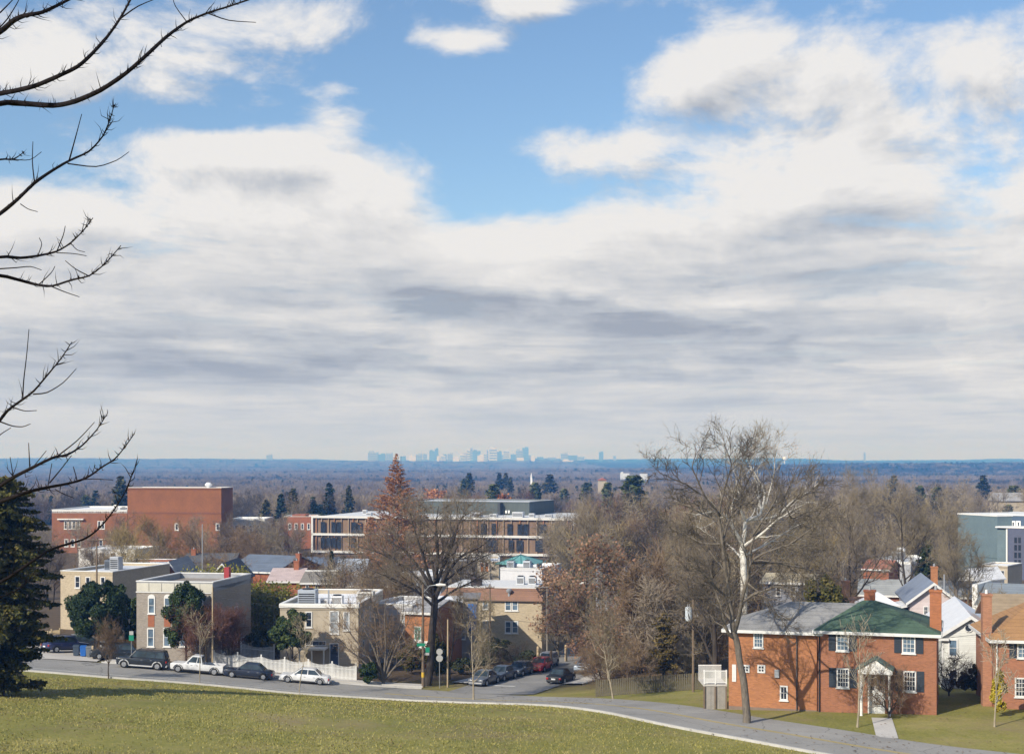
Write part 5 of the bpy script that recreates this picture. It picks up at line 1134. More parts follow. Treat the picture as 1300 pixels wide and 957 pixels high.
b = Bld('brick_house', 'low red brick block with stepped roof left of the modern building', (PX(360,430),430), (PX(398,430),430), 14, -6.5, cat='building')
zt = b.H(657, 430); b.walls(zt, brick_red); b.parapet(zt+.3, brick_red, white_paint, .3); b.box('upper_storey', 2.5, 1, zt, 6.5, 8, zt+.9, brick_red); b.flat(zt+.05, white_membrane)
for x0 in (366, 374, 382, 390): b.wpx(x0, 664, x0+4, 672, cols=1, rows=2, fw=.2)
b = Bld('pale_building', 'pale grey building veiled by bare trees right of the brick block', (PX(294,420),420), (PX(336,420),420), 14, -6.5, cat='building')
zt = b.H(660, 420); b.walls(zt, M('wall_palegrey', (.40,.41,.40), .8, .1)); b.parapet(zt+.3, white_paint, white_paint, .3); b.flat(zt+.05, white_membrane)
for x0 in (298, 307, 316, 325): b.wpx(x0, 666, x0+5, 674, cols=1, rows=2, fw=.2)
# ------------------------------------------------------------------ modern two-storey building
A, Bp = (PX(398.5,402),402), (PX(728,384),384)
b = Bld('modern_building', 'long modern building with white slab edges, brown fins and dark windows', A, Bp, 44, -6.5, cat='school')
zt = b.H(655, 402); zm = b.H(677.8, 402); z0 = b.H(699.5, 402)
clad = M('cladding_brown', (.20,.132,.085), .8, .12, .3, 4, pattern='boards'); fin_m = M('fin_terracotta', (.36,.16,.075), .7, .15); fin_l = M('fin_sand', (.34,.26,.18), .7, .12); wh = M('slab_white', (.60,.60,.585), .6, .05)
b.walls(zt-.5, clad); b.box('roof', .3, .3, zt-.5, b.W-.3, 43.7, zt-.1, M('roof_pale', (.58,.60,.62), .8, .15, .1, 1)); 
for nm, z in (('roof_slab', zt-.45), ('floor_slab', zm-.28), ('base_slab', z0-.3)): obj(nm, b.fbox(MB(), 'f', -.5, z, b.W+.5, z+.62, .004, .75), wh, b.t)
obj('end_frame', b.fbox(MB(), 'f', -.5, z0+.33, -.0, zt-.46, .0, .75), wh, b.t); obj('end_frame', b.fbox(MB(), 'f', b.W-.0, z0+.33, b.W+.5, zt-.46, .0, .75), wh, b.t)
rng = random.Random(3); u = .8; k = 0
while u < b.W-.5:
    for lo, hi in ((z0+.33, zm-.29), (zm+.35, zt-.46)):
        obj('fin', b.fbox(MB(), 'f', u, lo, u+.2, hi, .004, .42), fin_m if k % 3 == 0 else fin_l, b.t)
    u += 1.3+1.3*rng.random(); k += 1
for lo, hi, spans in ((660.5, 675, ((408,414),(421.5,427),(428.5,434),(446.5,453),(454,460),(472,480),(490,500),(520,528),(611,617.5),(624.5,630.5),(644.5,650.5),(657.5,664),(665,671),(684,694),(704,712))), (684.5, 697, ((408,414),(415.5,421),(422.5,427),(428.5,434),(446.5,451.5),(472,480),(500,508),(617,624),(625,631),(646,652),(656,664),(680,690)))):
    for x0, x1 in spans:
        zlo = 677.8 if hi < 680 else 699.5
        u0 = b.hit(x0, 660)[0]; u1 = b.hit(x1, 660)[0]; vb = (zm+.45 if hi < 680 else z0+.9); b.window('f', u0, vb, u1, vb+3.1, 1, 1, frame=black_metal, pane=pane_dark, fw=.14, sill=False, off=.44)
b.box('plinth', .05, -.003+.01, -1.5, b.W-.05, 1, z0-.32, M('plinth_tan', (.46,.37,.26), .8, .15, .2))
for x, y, w, d, h in ((44,6,3,3,1.3),(50,5,2,2,1.0),(56,7,3,2.2,1.5),(61,6,1.5,1.5,1.2),(65,8,2,2,.9),(12,10,1.5,1.5,.8),(20,12,2,2,1.0),(8,18,1.2,1.2,1.3)): b.unit(x, y, zt-.09, w, d, h, M('plant_pale', (.52,.54,.57), .5, .1), False)
g = Bld('sports_hall', 'dark grey-green windowless hall rising behind the modern building', (PX(512,424),424), (PX(672,410),410), 22, -6.5, cat='hall')
zt = g.H(635.5, 424); g.walls(zt-.3, M('panel_darkgreen', (.075,.09,.085), .75, .12, .3, 2, pattern='boards')); g.parapet(zt, M('panel_dg2', (.08,.095,.09), .75, .1), grey_metal, .4); g.flat(zt-.3, roof_membrane)
for x0 in (642, 645.5): u, v = g.hit(x0, 649); obj('wall_lamp', g.fbox(MB(), 'f', u, v-.5, u+.5, v+.3, .0, .4), white_paint, g.t)
g.box('stair_tower', g.W-9, -2.2, -1, g.W-8.2, -.004, zt-.2, M('tower_dark', (.04,.045,.05), .7, .1))
# ------------------------------------------------------------------ far buildings among the trees
def far_box(name, label, px0, px1, Y, pyb, pyt, D, m, cat='building', roof=None, zb=None, bands=0, step=None):
    zb = PZ(pyb, Y) if zb is None else zb; zt = PZ(pyt, Y); W = PX(px1, Y)-PX(px0, Y); x0 = PX(px0, Y)
    t = thing(name, label, cat, (x0, Y, zb)); h = zt-zb
    obj('wall', MB().box(0,0,-20,W,D,h), m, t)
    if roof == 'gable': obj('roof', MB().prism([(-.5,h),(W/2,h+W*.32),(W+.5,h)], 'y', -.6, D+.6), M(name+'_roof', (.32,.12,.08), .8, .15) if 'far_house' in name else shingle_grey, t)
    elif roof == 'slope': obj('roof', MB().prism([(-.6,h),(D/2,h+D*.3),(D+.6,h)], 'x', -.6, W+.6), shingle_grey, t)
    if bands:
        mb = MB(); n = bands
        for i in range(n): mb.box(W*.04, -.4, h*(.12+.84*i/n), W*.96, -.05, h*(.12+.84*(i+.45)/n))
        obj('window_band', mb, pane_blue, t)
    if step:
        a, bq, hh = step; obj('upper_block', MB().box(W*a, D*.1, h+.02, W*bq, D*.9, h+hh), m, t)
    return t
far_box('distant_hall', 'white building on the far wooded slope left of the pines', 788, 799, 1900, 603, 600.8, 12, roof_membrane, step=(.05,.3,2))
far_box('distant_hall', 'second white building on the far wooded slope beside dark trees', 813, 822, 1900, 603, 601.2, 12, roof_membrane)
far_box('far_house', 'house with a red gable roof far out in the woods', 760, 770, 900, 613, 609.5, 9, stucco_tan, 'house', 'gable')
far_box('distant_house', 'grey roofed house among bare trees at the far right', 1268, 1302, 520, 645, 636, 10, stucco_tan, 'house', 'slope')
t = thing('spire', 'thin white spire standing out of the distant woods', 'spire', (PX(674.5,1300), 1300, PZ(611,1300)))
obj('tower', MB().box(-.9,-.9,-14,.9,.9,3), white_membrane, t); obj('steeple', MB().tube_z(0,0,[(.85,3),(.6,5),(.1,8)],8), white_membrane, t)
t = thing('water_tower', 'small white water tower on the far ridge behind the bare treetops', 'water tower', (PX(996,5200), 5200, PZ(590,5200)))
obj('tank', MB().tube_z(0,0,[(1,17),(7,20),(8,25),(5,29),(.5,31)],14), white_membrane, t); obj('stem', MB().cyl(0,0,-25,18,2.2,1.6,10), white_membrane, t)
# skyline
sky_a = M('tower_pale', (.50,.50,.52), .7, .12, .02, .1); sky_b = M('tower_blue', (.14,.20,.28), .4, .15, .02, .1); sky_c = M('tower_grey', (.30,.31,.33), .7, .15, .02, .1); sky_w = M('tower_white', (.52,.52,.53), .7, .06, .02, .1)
SK = [(467,479.5,575,sky_c,'broad grey slab block at the left end of the skyline'),(480.5,489,577.5,sky_b,'low blue block beside the broad slab'),(490,498,576,sky_c,'grey block just left of the orange tree tip'),
 (519,528,580,sky_w,'low white block right of the orange tree tip'),(528,536,577.5,sky_c,'grey mid-rise between two white blocks'),(537,542,577,sky_c,'narrow grey block left of the twin blue tower'),
 (545,552,573.5,sky_b,'dark blue tower of the left pair'),(552,556.5,571,sky_b,'taller dark blue tower of the left pair'),(554.5,558,580,sky_w,'small white block at the foot of the twin towers'),(559,566,579.5,sky_a,'pale low block right of the twin towers'),
 (568,575,577,sky_c,'grey stepped block with narrow top'),(575,583,581,sky_w,'long low white block'),(584,592,578,sky_a,'pale block left of the central towers'),(593,597,571.5,sky_a,'slim pale tower with spike'),(597,600,569.5,sky_c,'slim grey tower in the centre'),
 (600,610,573.5,sky_b,'wide blue tower in the centre'),(606,614,579,sky_w,'cream domed block in front of the blue tower'),(618,620,572,sky_c,'needle thin tower'),(621,631,569.5,sky_a,'tall pale twin-topped tower'),(631,637,574.5,sky_b,'blue block attached to the pale twin tower'),
 (639,647,572.5,sky_a,'pale square tower right of centre'),(655,664,572.5,sky_c,'broad grey tower of the right cluster'),(663,671,569.5,sky_b,'tallest blue tower of the right cluster'),(656,665,582,sky_w,'white podium below the right cluster'),(674,679,580.5,sky_w,'tiny white block right of the cluster'),
 (712,721,576.5,sky_c,'lone grey block between the clusters'),(721,733,579,sky_b,'low blue block beside the lone grey one'),(714,728,585.5,sky_w,'white low block below the lone grey one'),(760.5,766,575,sky_b,'single slender blue tower right of the skyline'),(778.5,782,579.5,sky_c,'very small tower at the right end of the skyline'),(1096.5,1099,576,sky_c,'faint mast tower on the horizon at the right'),(338,345,578.5,sky_c,'small block on the ridge at the left')]
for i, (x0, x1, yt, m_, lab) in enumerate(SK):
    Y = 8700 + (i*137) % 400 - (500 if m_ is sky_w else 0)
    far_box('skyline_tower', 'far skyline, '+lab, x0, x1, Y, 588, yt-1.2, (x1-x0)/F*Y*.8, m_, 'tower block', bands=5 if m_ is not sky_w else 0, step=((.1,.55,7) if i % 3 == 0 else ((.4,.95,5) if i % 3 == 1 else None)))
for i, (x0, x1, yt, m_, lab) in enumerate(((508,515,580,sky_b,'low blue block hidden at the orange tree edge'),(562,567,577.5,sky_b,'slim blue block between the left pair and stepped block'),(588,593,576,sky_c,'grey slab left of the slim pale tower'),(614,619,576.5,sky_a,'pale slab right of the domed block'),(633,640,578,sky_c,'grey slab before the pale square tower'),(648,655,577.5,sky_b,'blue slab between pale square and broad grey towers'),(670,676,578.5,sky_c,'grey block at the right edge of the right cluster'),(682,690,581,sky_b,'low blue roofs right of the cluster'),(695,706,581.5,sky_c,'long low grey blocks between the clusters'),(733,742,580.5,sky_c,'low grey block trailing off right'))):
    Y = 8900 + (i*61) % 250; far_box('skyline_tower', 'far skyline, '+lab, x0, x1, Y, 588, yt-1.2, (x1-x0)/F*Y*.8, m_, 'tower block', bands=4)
# ------------------------------------------------------------------ foreground tree at the left edge
def px_pts(pl, Y0, r0, r1, base):
    n = len(pl); return [(PX(p[0], Y0+(p[2] if len(p) > 2 else 0))-base[0], Y0+(p[2] if len(p) > 2 else 0)-base[1], PZ(p[1], Y0+(p[2] if len(p) > 2 else 0))-base[2], r0+(r1-r0)*i/(n-1)) for i, p in enumerate(pl)]
def foreground():
    rng = np.random.default_rng(11); bx, by = -7.2, 12.6; base = (bx, by, g1(bx, by)); zb = base[2]
    t = thing('foreground_tree', 'dark bare branches of the tree reaching in from the left edge', 'tree', base)
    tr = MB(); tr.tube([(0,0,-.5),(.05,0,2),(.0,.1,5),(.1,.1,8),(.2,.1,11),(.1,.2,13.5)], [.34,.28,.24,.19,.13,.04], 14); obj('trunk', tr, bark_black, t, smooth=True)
    MAINB = [
     ([(-90,165),(0,130),(26,131.5),(70,135),(94,130),(127,116),(160,94),(189,68),(210,48),(237,28),(263,17),(290,9),(322,-2)], 12.0, .027, .006, 5.2),
     ([(-90,140),(0,119),(18,116),(44,110),(70,99),(99,85.5),(116,70),(136,48),(153,24),(168,-4)], 12.3, .024, .009, 5.6),
     ([(-80,90),(0,42),(17.5,26),(31,20),(53,17),(75,6.5),(94,-3)], 11.6, .024, .009, 6.2),
     ([(-80,330),(0,272),(22,254),(44,232),(66,217),(88,204),(114,193),(131.6,173),(140,152),(145,134)], 12.2, .018, .003, 4.6),
     ([(-60,215),(0,202),(18,203),(31,193)], 12.5, .011, .003, 5.0),
     ([(-90,345),(0,325),(26,328),(48,325),(72,320),(90,309),(107,292),(118,277)], 12.0, .015, .003, 4.2),
     ([(-90,345),(0,349),(26,356),(48,362),(66,364),(92,355),(114,351),(136,333),(153.5,312)], 12.0, .016, .003, 4.2),
     ([(-70,640),(0,533),(10.5,520),(29,507),(43,497),(63,473),(78,455),(91.5,434)], 11.8, .015, .003, 2.2),
     ([(-80,665),(0,617),(18,605),(39,594.6),(68,580),(86,577.6),(104.5,566),(123,546),(137,524)], 11.6, .017, .003, 2.0),
     ([(-80,660),(0,637),(16,631),(39,623),(63,618),(86,614),(104.5,609),(117.5,602),(129,593),(146,583),(159,567),(171,550)], 11.4, .016, .003, 2.0),
     ([(-70,775),(0,740),(42,712),(65,696),(107,685),(125,672),(142.6,651),(159,625),(172,591)], 11.2, .013, .003, 1.2),
     ([(-70,790),(0,758),(19,751),(42,732)], 11.2, .009, .003, 1.2)]
    SIDE_ = [([(263,17),(290,27),(325,29)], 12, .006), ([(153,24),(175,8),(203,-3)], 12.3, .008), ([(237,28),(222,8),(219,-4)], 12, .005), ([(0,17),(13,4),(20,-4)], 11.6, .007), ([(-5,40),(9,26),(22,5),(26,-4)], 11.6, .007),
     ([(88,204),(96,175),(104,145)], 12.2, .007), ([(86,208),(123,213),(149,204),(164,193)], 12.2, .006), ([(44,232),(41,206),(42,180)], 12.2, .006), ([(18,203),(39,204),(53,193)], 12.5, .004), ([(26,259),(36,266),(48,269)], 12.2, .004),
     ([(72,320),(81,298),(83,287)], 12, .005), ([(72,321),(94,322),(110,325)], 12, .004), ([(66,364),(83,371),(101,377)], 12, .005), ([(50,361),(66,346),(70,338)], 12, .005), ([(114,351),(96,342),(83,331)], 12, .005), ([(-10,342),(22,340),(39,338),(53,343)], 12, .006), ([(48,325),(54,310),(50,302)], 12, .004), ([(90,309),(98,318),(108,320)], 12, .004),
     ([(29,507),(30,484),(34,452),(37,418)], 11.8, .006), ([(42,500.5),(60,499),(81,486),(97,468)], 11.8, .006), ([(17,517),(31,522),(47,521)], 11.8, .005), ([(0,535),(16,541),(29,542),(39,538)], 11.8, .006), ([(-5,556),(4,549),(14,543)], 11.8, .005),
     ([(73,579),(99,559),(120,536)], 11.6, .006), ([(38,593),(36.5,562)], 11.6, .005), ([(17,605),(13,580)], 11.6, .004), ([(42,593),(59,572)], 11.6, .004), ([(61,617),(66,588)], 11.4, .004), ([(63,613),(78,595),(91,578)], 11.4, .006), ([(104.5,609),(115,607.6),(144,609)], 11.4, .004), ([(70,621),(81,627),(94,632)], 11.4, .004), ([(98,609),(93,592)], 11.4, .004), ([(117,602),(121,590)], 11.4, .003), ([(160,625),(172,591)], 11.2, .003), ([(45,712),(52,690)], 11.2, .003)]
    k = 0
    for pl, Y0, r0, r1, hz in MAINB:
        P = px_pts([(p[0], p[1], .5*math.sin(i*.8+k)) for i, p in enumerate(pl)], Y0, r0, r1, base)
        st = (0.06, .05, P[0][2]-abs(P[0][0])*.35-.3); pts = [st]+[q[:3] for q in P]; rad = [r0*1.5]+[q[3] for q in P]
        s = np.linspace(0, len(pts)-1, (len(pts)-1)*3+1); A = np.array(pts); A = np.c_[[np.interp(s, range(len(pts)), A[:, j]) for j in range(3)]].T; A[1:-1] = .25*A[:-2]+.5*A[1:-1]+.25*A[2:]
        rr = 1.0*np.interp(s, range(len(rad)), rad)*(1+.12*rng.random(len(s))); mb = MB().tube(A, rr, 8)
        # short spurs
        i = rng.integers(5, len(A)-1, int(len(A)*(4.2 if k < 3 else 2.2))); P0 = A[i]+(A[i+1]-A[i])*rng.random((len(i), 1)); D = unit(A[i+1]-A[i])
        d = unit(D*.8+unit(np.cross(D, rng.normal(size=(len(i), 3))))*.8+np.array((0, 0, .25))); L = .035+.17*rng.random(len(i))**2.5
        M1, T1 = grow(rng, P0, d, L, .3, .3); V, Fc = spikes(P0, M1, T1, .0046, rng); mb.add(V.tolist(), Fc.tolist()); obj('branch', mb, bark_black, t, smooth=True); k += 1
    for pl, Y0, r in SIDE_:
        P = np.array([q[:3] for q in px_pts(pl, Y0, r, .002, base)]); s = np.linspace(0, len(P)-1, (len(P)-1)*3+1)
        A = np.c_[[np.interp(s, range(len(P)), P[:, j]) for j in range(3)]].T; A[1:-1] = .25*A[:-2]+.5*A[1:-1]+.25*A[2:]
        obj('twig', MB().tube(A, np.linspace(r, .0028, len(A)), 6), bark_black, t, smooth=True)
foreground()

# ------------------------------------------------------------------ left side plants
conifer('large dark cedar filling the lower left corner beside the road', 0, 98, 602, 240, 21, leaf_cedar, bark_dark, 'cedar_tree', levels=46, per=14, droop=-.10, n_sp=46, s=.19, r0=.35, base=.03, power=.25, irregular=.60, asp=1.8, waist=.5)
evergreen('big glossy evergreen tree left of the grey brick house, over the bins', 124, 147.5, 729, 84, 31, leaf_holly, n=42000, s=.15, bottom_frac=.10, K=75)
evergreen('dense dark evergreen in shade just left of the grey brick house', 158, 154, 735, 50, 36, leaf_holly, n=9000, s=.2, bottom_frac=.03, K=40)
evergreen('dark glossy evergreen tree growing against the grey brick house front', 236, 142.6, 736, 62, 32, leaf_holly, n=38000, s=.145, bottom_frac=.14, K=70)
evergreen('round evergreen tree on a bare stem in front of the tan stucco house', 371, 144.3, 770, 58, 33, leaf_holly, n=28000, s=.145, bottom_frac=.24, K=55, r0=.14)
bush('small dark evergreen bush at the corner of the picket fence', 468, 139.6, 838, 28, 34, leaf_holly, 'evergreen_shrub', 6000, .14)
evergreen('dark evergreen mass between the bamboo and the tan stucco house', 333, 153, 786, 46, 35, leaf_cedar, n=9000, s=.2, bottom_frac=.0, K=40)
def bamboo(label, px, Y, py_top, width_px, seed, n=220):
    rng = np.random.default_rng(seed); X = PX(px, Y); z = g1(X, Y); H = PZ(py_top, Y)-z; w = width_px/F*Y/2; t = thing('bamboo_clump', label, 'bamboo', (X, Y, z)); mb = MB(); C = []
    for i in range(n):
        x, y = rng.uniform(-w, w), rng.uniform(-1.6, 1.6); h = H*rng.uniform(.65, 1); lx, ly = rng.normal(0, .09, 2)*h
        P = [(x, y, -.2), (x+lx*.2, y+ly*.2, h*.55), (x+lx*.6, y+ly*.6, h*.85), (x+lx, y+ly, h)]; mb.tube(P, [.03, .025, .016, .006], 4, False)
        m = 46; u = rng.random(m)**.6; zz = h*(.25+.75*u); C.append(np.c_[x+lx*u**2+rng.normal(0, .22, m), y+ly*u**2+rng.normal(0, .22, m), zz+rng.normal(0, .12, m)])
    C = np.concatenate(C); V, Fq = quads(C, .17, rng, .3, 2.2)
    obj('canes', mb, bark_pale, t); link(bpy.data.objects.new('foliage', npmesh('foliage', V, [Fq], [leaf_bamboo])), t)
bamboo('tall yellow-green bamboo between the grey house and the tan house', 342, 160, 738, 56, 41, 240); bamboo('yellow bamboo tops showing over the grey house roof', 274, 176, 716, 66, 42, 230); bamboo('yellow bamboo sprig behind the rooftop units of the tan house', 405, 196, 742, 30, 43, 70)
bush('low yellowish bush under the orange fence by the grey house', 158, 146, 815, 20, 44, leaf_hedge, n=1500)
TWr = dict(per_m=4.5, L1=.8, r1=.013, n2=7, L2=.5, r2=.009, up=.2)
bare_tree('reddish bare crape myrtle in front of the grey house, left of the pale pole', 262, 140.9, 764, 51, bark_brown, twig_red, r0=.12, fork=.12, spread=.75, nl=9, ang=.7, up=.12, tw=TWr, name='crape_myrtle')
bare_tree('reddish bare crape myrtle behind the white picket fence', 291, 144, 768, 52, bark_brown, twig_red, r0=.14, fork=.1, spread=.8, nl=9, ang=.75, up=.12, tw=TWr, name='crape_myrtle')
YT = dict(per_m=2.6, L1=.6, r1=.010, n2=3, L2=.35, r2=.007, up=.25)
bare_tree('young vase-shaped bare tree on the near kerb by the wheelie bins', 138, 130.6, 777, 53, bark_brown, twig_brown, r0=.075, fork=.28, spread=.75, nl=15, n2=5, n3=3, ang=.62, up=.14, tw=dict(per_m=3.2, L1=.7, r1=.012, n2=3, L2=.4, r2=.008, up=.3), name='young_tree')
bare_tree('thin young bare tree on the near kerb before the white pickup', 254, 130.8, 766, 54, bark_pale, twig_tan, r0=.06, fork=.45, spread=.4, nl=7, n2=4, n3=2, ang=.6, tw=YT, name='young_tree')
bare_tree('thin young bare tree on the near kerb before the white sedan', 380, 130.6, 768, 55, bark_pale, twig_tan, r0=.06, fork=.45, spread=.35, nl=6, n2=4, n3=2, ang=.6, tw=YT, name='young_tree')
# multi-stemmed tree by the tan house
def multi(label, px, Y, tops, seed, bark, twig, r=.13, tw=None, name='bare_tree', n2=7, n3=5):
    X = PX(px, Y); base = (X, Y, g1(X, Y)); rng = np.random.default_rng(seed); limbs = [[(0,0,-.3,r*1.3),(0,0,.5,r*1.2)]]
    for x, y, dy in tops:
        tx, ty, tz = PX(x, Y+dy)-X, dy, PZ(y, Y+dy)-base[2]
        limbs.append([(0,0,.3,r),(tx*.35+rng.normal(0,.15), ty*.4, tz*.38, r*.7),(tx*.75+rng.normal(0,.2), ty*.8, tz*.72, r*.4),(tx, ty, tz, .015)])
    return hand_tree(name, label, base, limbs, bark, twig, seed, n2, n3, tw)
multi('wide multi-stemmed bare tree at the corner of the picket fence', 487, 140.5, [(432,775,1),(452,757,-1),(470,745,1.5),(492,748,-1.2),(512,752,1),(526,768,0),(535,800,-1),(418,800,-.5),(505,790,2)], 61, bark_grey, twig_brown, .13, dict(per_m=3, L1=1.0, r1=.013, n2=5, L2=.55, r2=.009))
# ------------------------------------------------------------------ big bare tree in the middle
Y0 = 141.5; X0 = PX(545, Y0); base = (X0, Y0, g1(X0, Y0))
L = [[(541,875,0,0.451),(546,850,0,0.394),(549,800,0,0.369),(552,760,0,0.344)],
 [(552,765,0,0.279),(553,735,.3,0.230),(556,700,.8,0.164),(554,665,1,0.082),(557,642,1,0.025)],[(552,760,0,0.246),(566,728,-1,0.197),(584,706,-1.5,0.139),(604,698,-1,0.082),(622,684,-.5,0.025)],[(552,755,0,0.230),(536,725,1,0.180),(520,705,2,0.123),(500,690,2.5,0.074),(478,676,3,0.025)],
 [(552,750,0,0.197),(540,715,-1.5,0.139),(530,680,-2.5,0.082),(520,650,-3,0.025)],[(553,745,0,0.197),(566,705,2,0.139),(580,670,3,0.082),(592,645,3,0.025)],[(551,770,0,0.164),(530,750,-1.5,0.115),(500,735,-2.5,0.074),(468,722,-3,0.025)],[(553,765,0,0.164),(575,750,2,0.115),(600,738,3,0.066),(622,724,3,0.025)],
 [(553,740,0,0.164),(545,700,2.5,0.098),(538,665,4,0.057),(540,645,4,0.016)],[(556,735,0,0.164),(574,690,-2,0.098),(586,655,-2.5,0.057),(604,650,-2.5,0.016)],[(551,758,0,0.148),(520,722,.5,0.098),(484,702,0,0.066),(456,694,0,0.016)],[(552,760,0,0.148),(526,742,3,0.082),(490,716,5,0.049),(462,706,5,0.016)],[(556,745,0,0.148),(590,718,2.5,0.082),(618,704,4,0.049),(634,700,4,0.016)]]
hand_tree('bare_tree', 'largest bare tree in the middle, dark forked trunk beside the lamp pole', base, [pxl(l, Y0, base) for l in L], bark_dark, twig_grey, 71, n2=11, n3=6, tw=dict(per_m=3.4, L1=1.1, r1=.015, n2=5, L2=.6, r2=.010), up=.06)
bush('dark evergreen undergrowth around the foot of the big bare tree', 556, 143.6, 800, 34, 72, leaf_cedar, n=7000, s=.16)
bare_tree('leaning thin bare tree rising before the blue tarpaulin', 570, 147, 740, 73, bark_dark, twig_grey, r0=.13, fork=.35, spread=.45, lean=(.12, 0), nl=6, name='bare_tree')
for i, (px_, Y_, py_, l_) in enumerate(((590, 236, 690, 'bare tree with upright limbs left of the white hall'), (575, 243, 684, 'bare tree beside the orange doors below the modern building'), (604, 225, 700, 'small bare tree in front of the orange doors'))): bare_tree(l_, px_, Y_, py_, 74+i, bark_dark, twig_grey, r0=.22, fork=.15, spread=.6, nl=8, n3=4, ang=.5, tw=dict(per_m=1.6, L1=1.0, r1=.02, n2=3, L2=.6, r2=.014, sides=2))
# dawn redwood
conifer('tall conical orange-brown dawn redwood behind the big bare tree', 503, 250, 575, 195, 81, leaf_redwood, bark_brown, 'dawn_redwood', levels=70, per=9, droop=.30, n_sp=13, s=.17, r0=.36, base=.06, power=.95, irregular=.3, open_=.12, asp=2.2)
conifer('lower orange-brown conifer beside the dawn redwood foot', 470, 258, 655, 56, 82, leaf_redwood, bark_brown, 'dawn_redwood', levels=36, per=8, droop=.2, n_sp=16, s=.22, r0=.3, base=.05, power=.55, irregular=.35, asp=1.8)
conifer('narrow spiky evergreen among the row house roofs', 421, 222, 698, 22, 83, leaf_pine, name='spruce_tree', levels=24, per=8, n_sp=16, s=.3, irregular=.35)
# pale slender trees near the road
PT_ = dict(per_m=2.4, L1=1.0, r1=.013, n2=4, L2=.5, r2=.008, up=.12)
bare_tree('slender white-stemmed tree left of the side street cars', 601, 130.6, 742, 91, bark_pale, twig_tan, r0=.10, fork=.2, spread=.42, nl=20, n2=5, n3=3, ang=.95, up=.08, tw=PT_, name='slender_tree')
bare_tree('slender pale tree in front of the oak and rail fence', 779, 121.5, 742, 92, bark_pale, twig_tan, r0=.10, fork=.22, spread=.40, nl=20, n2=5, n3=3, ang=.9, up=.08, tw=PT_, name='slender_tree')
bare_tree('slender white-barked young tree before the brick house porch', 1088, 97.5, 768, 93, bark_pale, twig_white, r0=.085, fork=.3, spread=.46, nl=15, n2=4, n3=2, ang=.75, up=.14, tw=dict(per_m=1.0, L1=.6, r1=.006, n2=1, L2=.3, r2=.004, up=.25), name='slender_tree')
bare_tree('slender white birch before the far right brick house', 1262, 97.5, 782, 94, bark_pale, twig_white, r0=.08, fork=.3, spread=.46, nl=13, n2=4, n3=2, ang=.85, up=.1, tw=dict(per_m=1.0, L1=.6, r1=.006, n2=1, L2=.3, r2=.004, up=.15), name='slender_tree')
# hedges and bushes round the side street
for i, (px_, Y_, py_, w_, n_, l_, lf) in enumerate(((628, 159, 806, 60, 9000, 'dark clipped hedge below the tan brick flats', leaf_hedge), (588, 152, 834, 36, 4000, 'dark ragged bush beside the blue tarpaulin house', leaf_hedge), (672, 168, 823, 30, 3500, 'low shrub on the verge behind the parked cars', leaf_hedge), (524, 150, 812, 44, 5000, 'dark shrub in the shade left of the big trunk', leaf_cedar), (1240, 114, 840, 28, 7000, 'olive green shrub before the white clapboard house', leaf_hedge), (1268, 101.5, 847, 22, 3500, 'bright yellow flowering shrub at the far right brick wall', leaf_yellow), (1224, 115, 850, 20, 2500, 'dull brown-green shrub at the clapboard house corner', leaf_gold))):
    bush(l_, px_, Y_, py_, w_, 100+i, lf, n=n_, s=.13)
for i, (px_, Y_, py_, l_) in enumerate(((766, 131, 828, 'brown tangled bare bush at the left end of the rail fence'), (768, 129.5, 832, 'brown bare bush left of the rail fence'), (762, 147, 826, 'thin brown bush right of the silver blue car'), (655, 152, 826, 'leafless brown bush below the hedge'), (1205, 113, 838, 'leafless bush under the clapboard house window'), (1060, 141, 742, 'russet bare bush beside the dull brick chimney'), (1240, 142, 752, 'golden brown bare bush behind the clapboard roof'), (1275, 145, 758, 'wide russet bush in front of the slate roof'), (1128, 101, 858, 'low bare shrub by the porch steps'))):
    multi(l_, px_, Y_, [(px_-24, py_+8, 1), (px_-10, py_, -1), (px_+6, py_+2, 1), (px_+22, py_+9, -.5), (px_, py_+6, 2), (px_-18, py_+18, -1.4), (px_+18, py_+18, 1.2)], 120+i, bark_brown, twig_gold if i in (6, 7) else twig_brown, .05, dict(per_m=5, L1=.6, r1=.011, n2=5, L2=.4, r2=.008), 'bare_bush', 5, 3)
# leafy oak and the wood edge
OT = dict(per_m=3.2, L1=.9, r1=.014, n2=6, L2=.5, r2=.009)
t, tips, _ = bare_tree('broad oak still holding rusty brown leaves beside the side street', 748, 158, 676, 131, bark_grey, twig_tan, r0=.36, fork=.12, spread=.52, nl=12, n2=9, ang=.95, up=.03, tw=OT, name='oak_tree'); leaves_on(t, tips, 4200, .23, 1, leaf_oak, zmin=3.6)
t, tips, _ = bare_tree('smaller oak with rust-coloured leaves over the green verge', 708, 174, 716, 132, bark_grey, twig_tan, r0=.26, fork=.12, spread=.5, nl=10, n2=8, ang=.95, up=.03, tw=OT, name='oak_tree'); leaves_on(t, tips, 3800, .23, 2, leaf_oak, zmin=3.4)
t, tips, _ = bare_tree('low oak with orange-brown leaves behind the slender pale tree', 786, 152, 764, 133, bark_grey, twig_brown, r0=.2, fork=.1, spread=.7, nl=10, n2=8, ang=1.0, up=.02, tw=OT, name='oak_tree'); leaves_on(t, tips, 4600, .23, 3, leaf_oak)
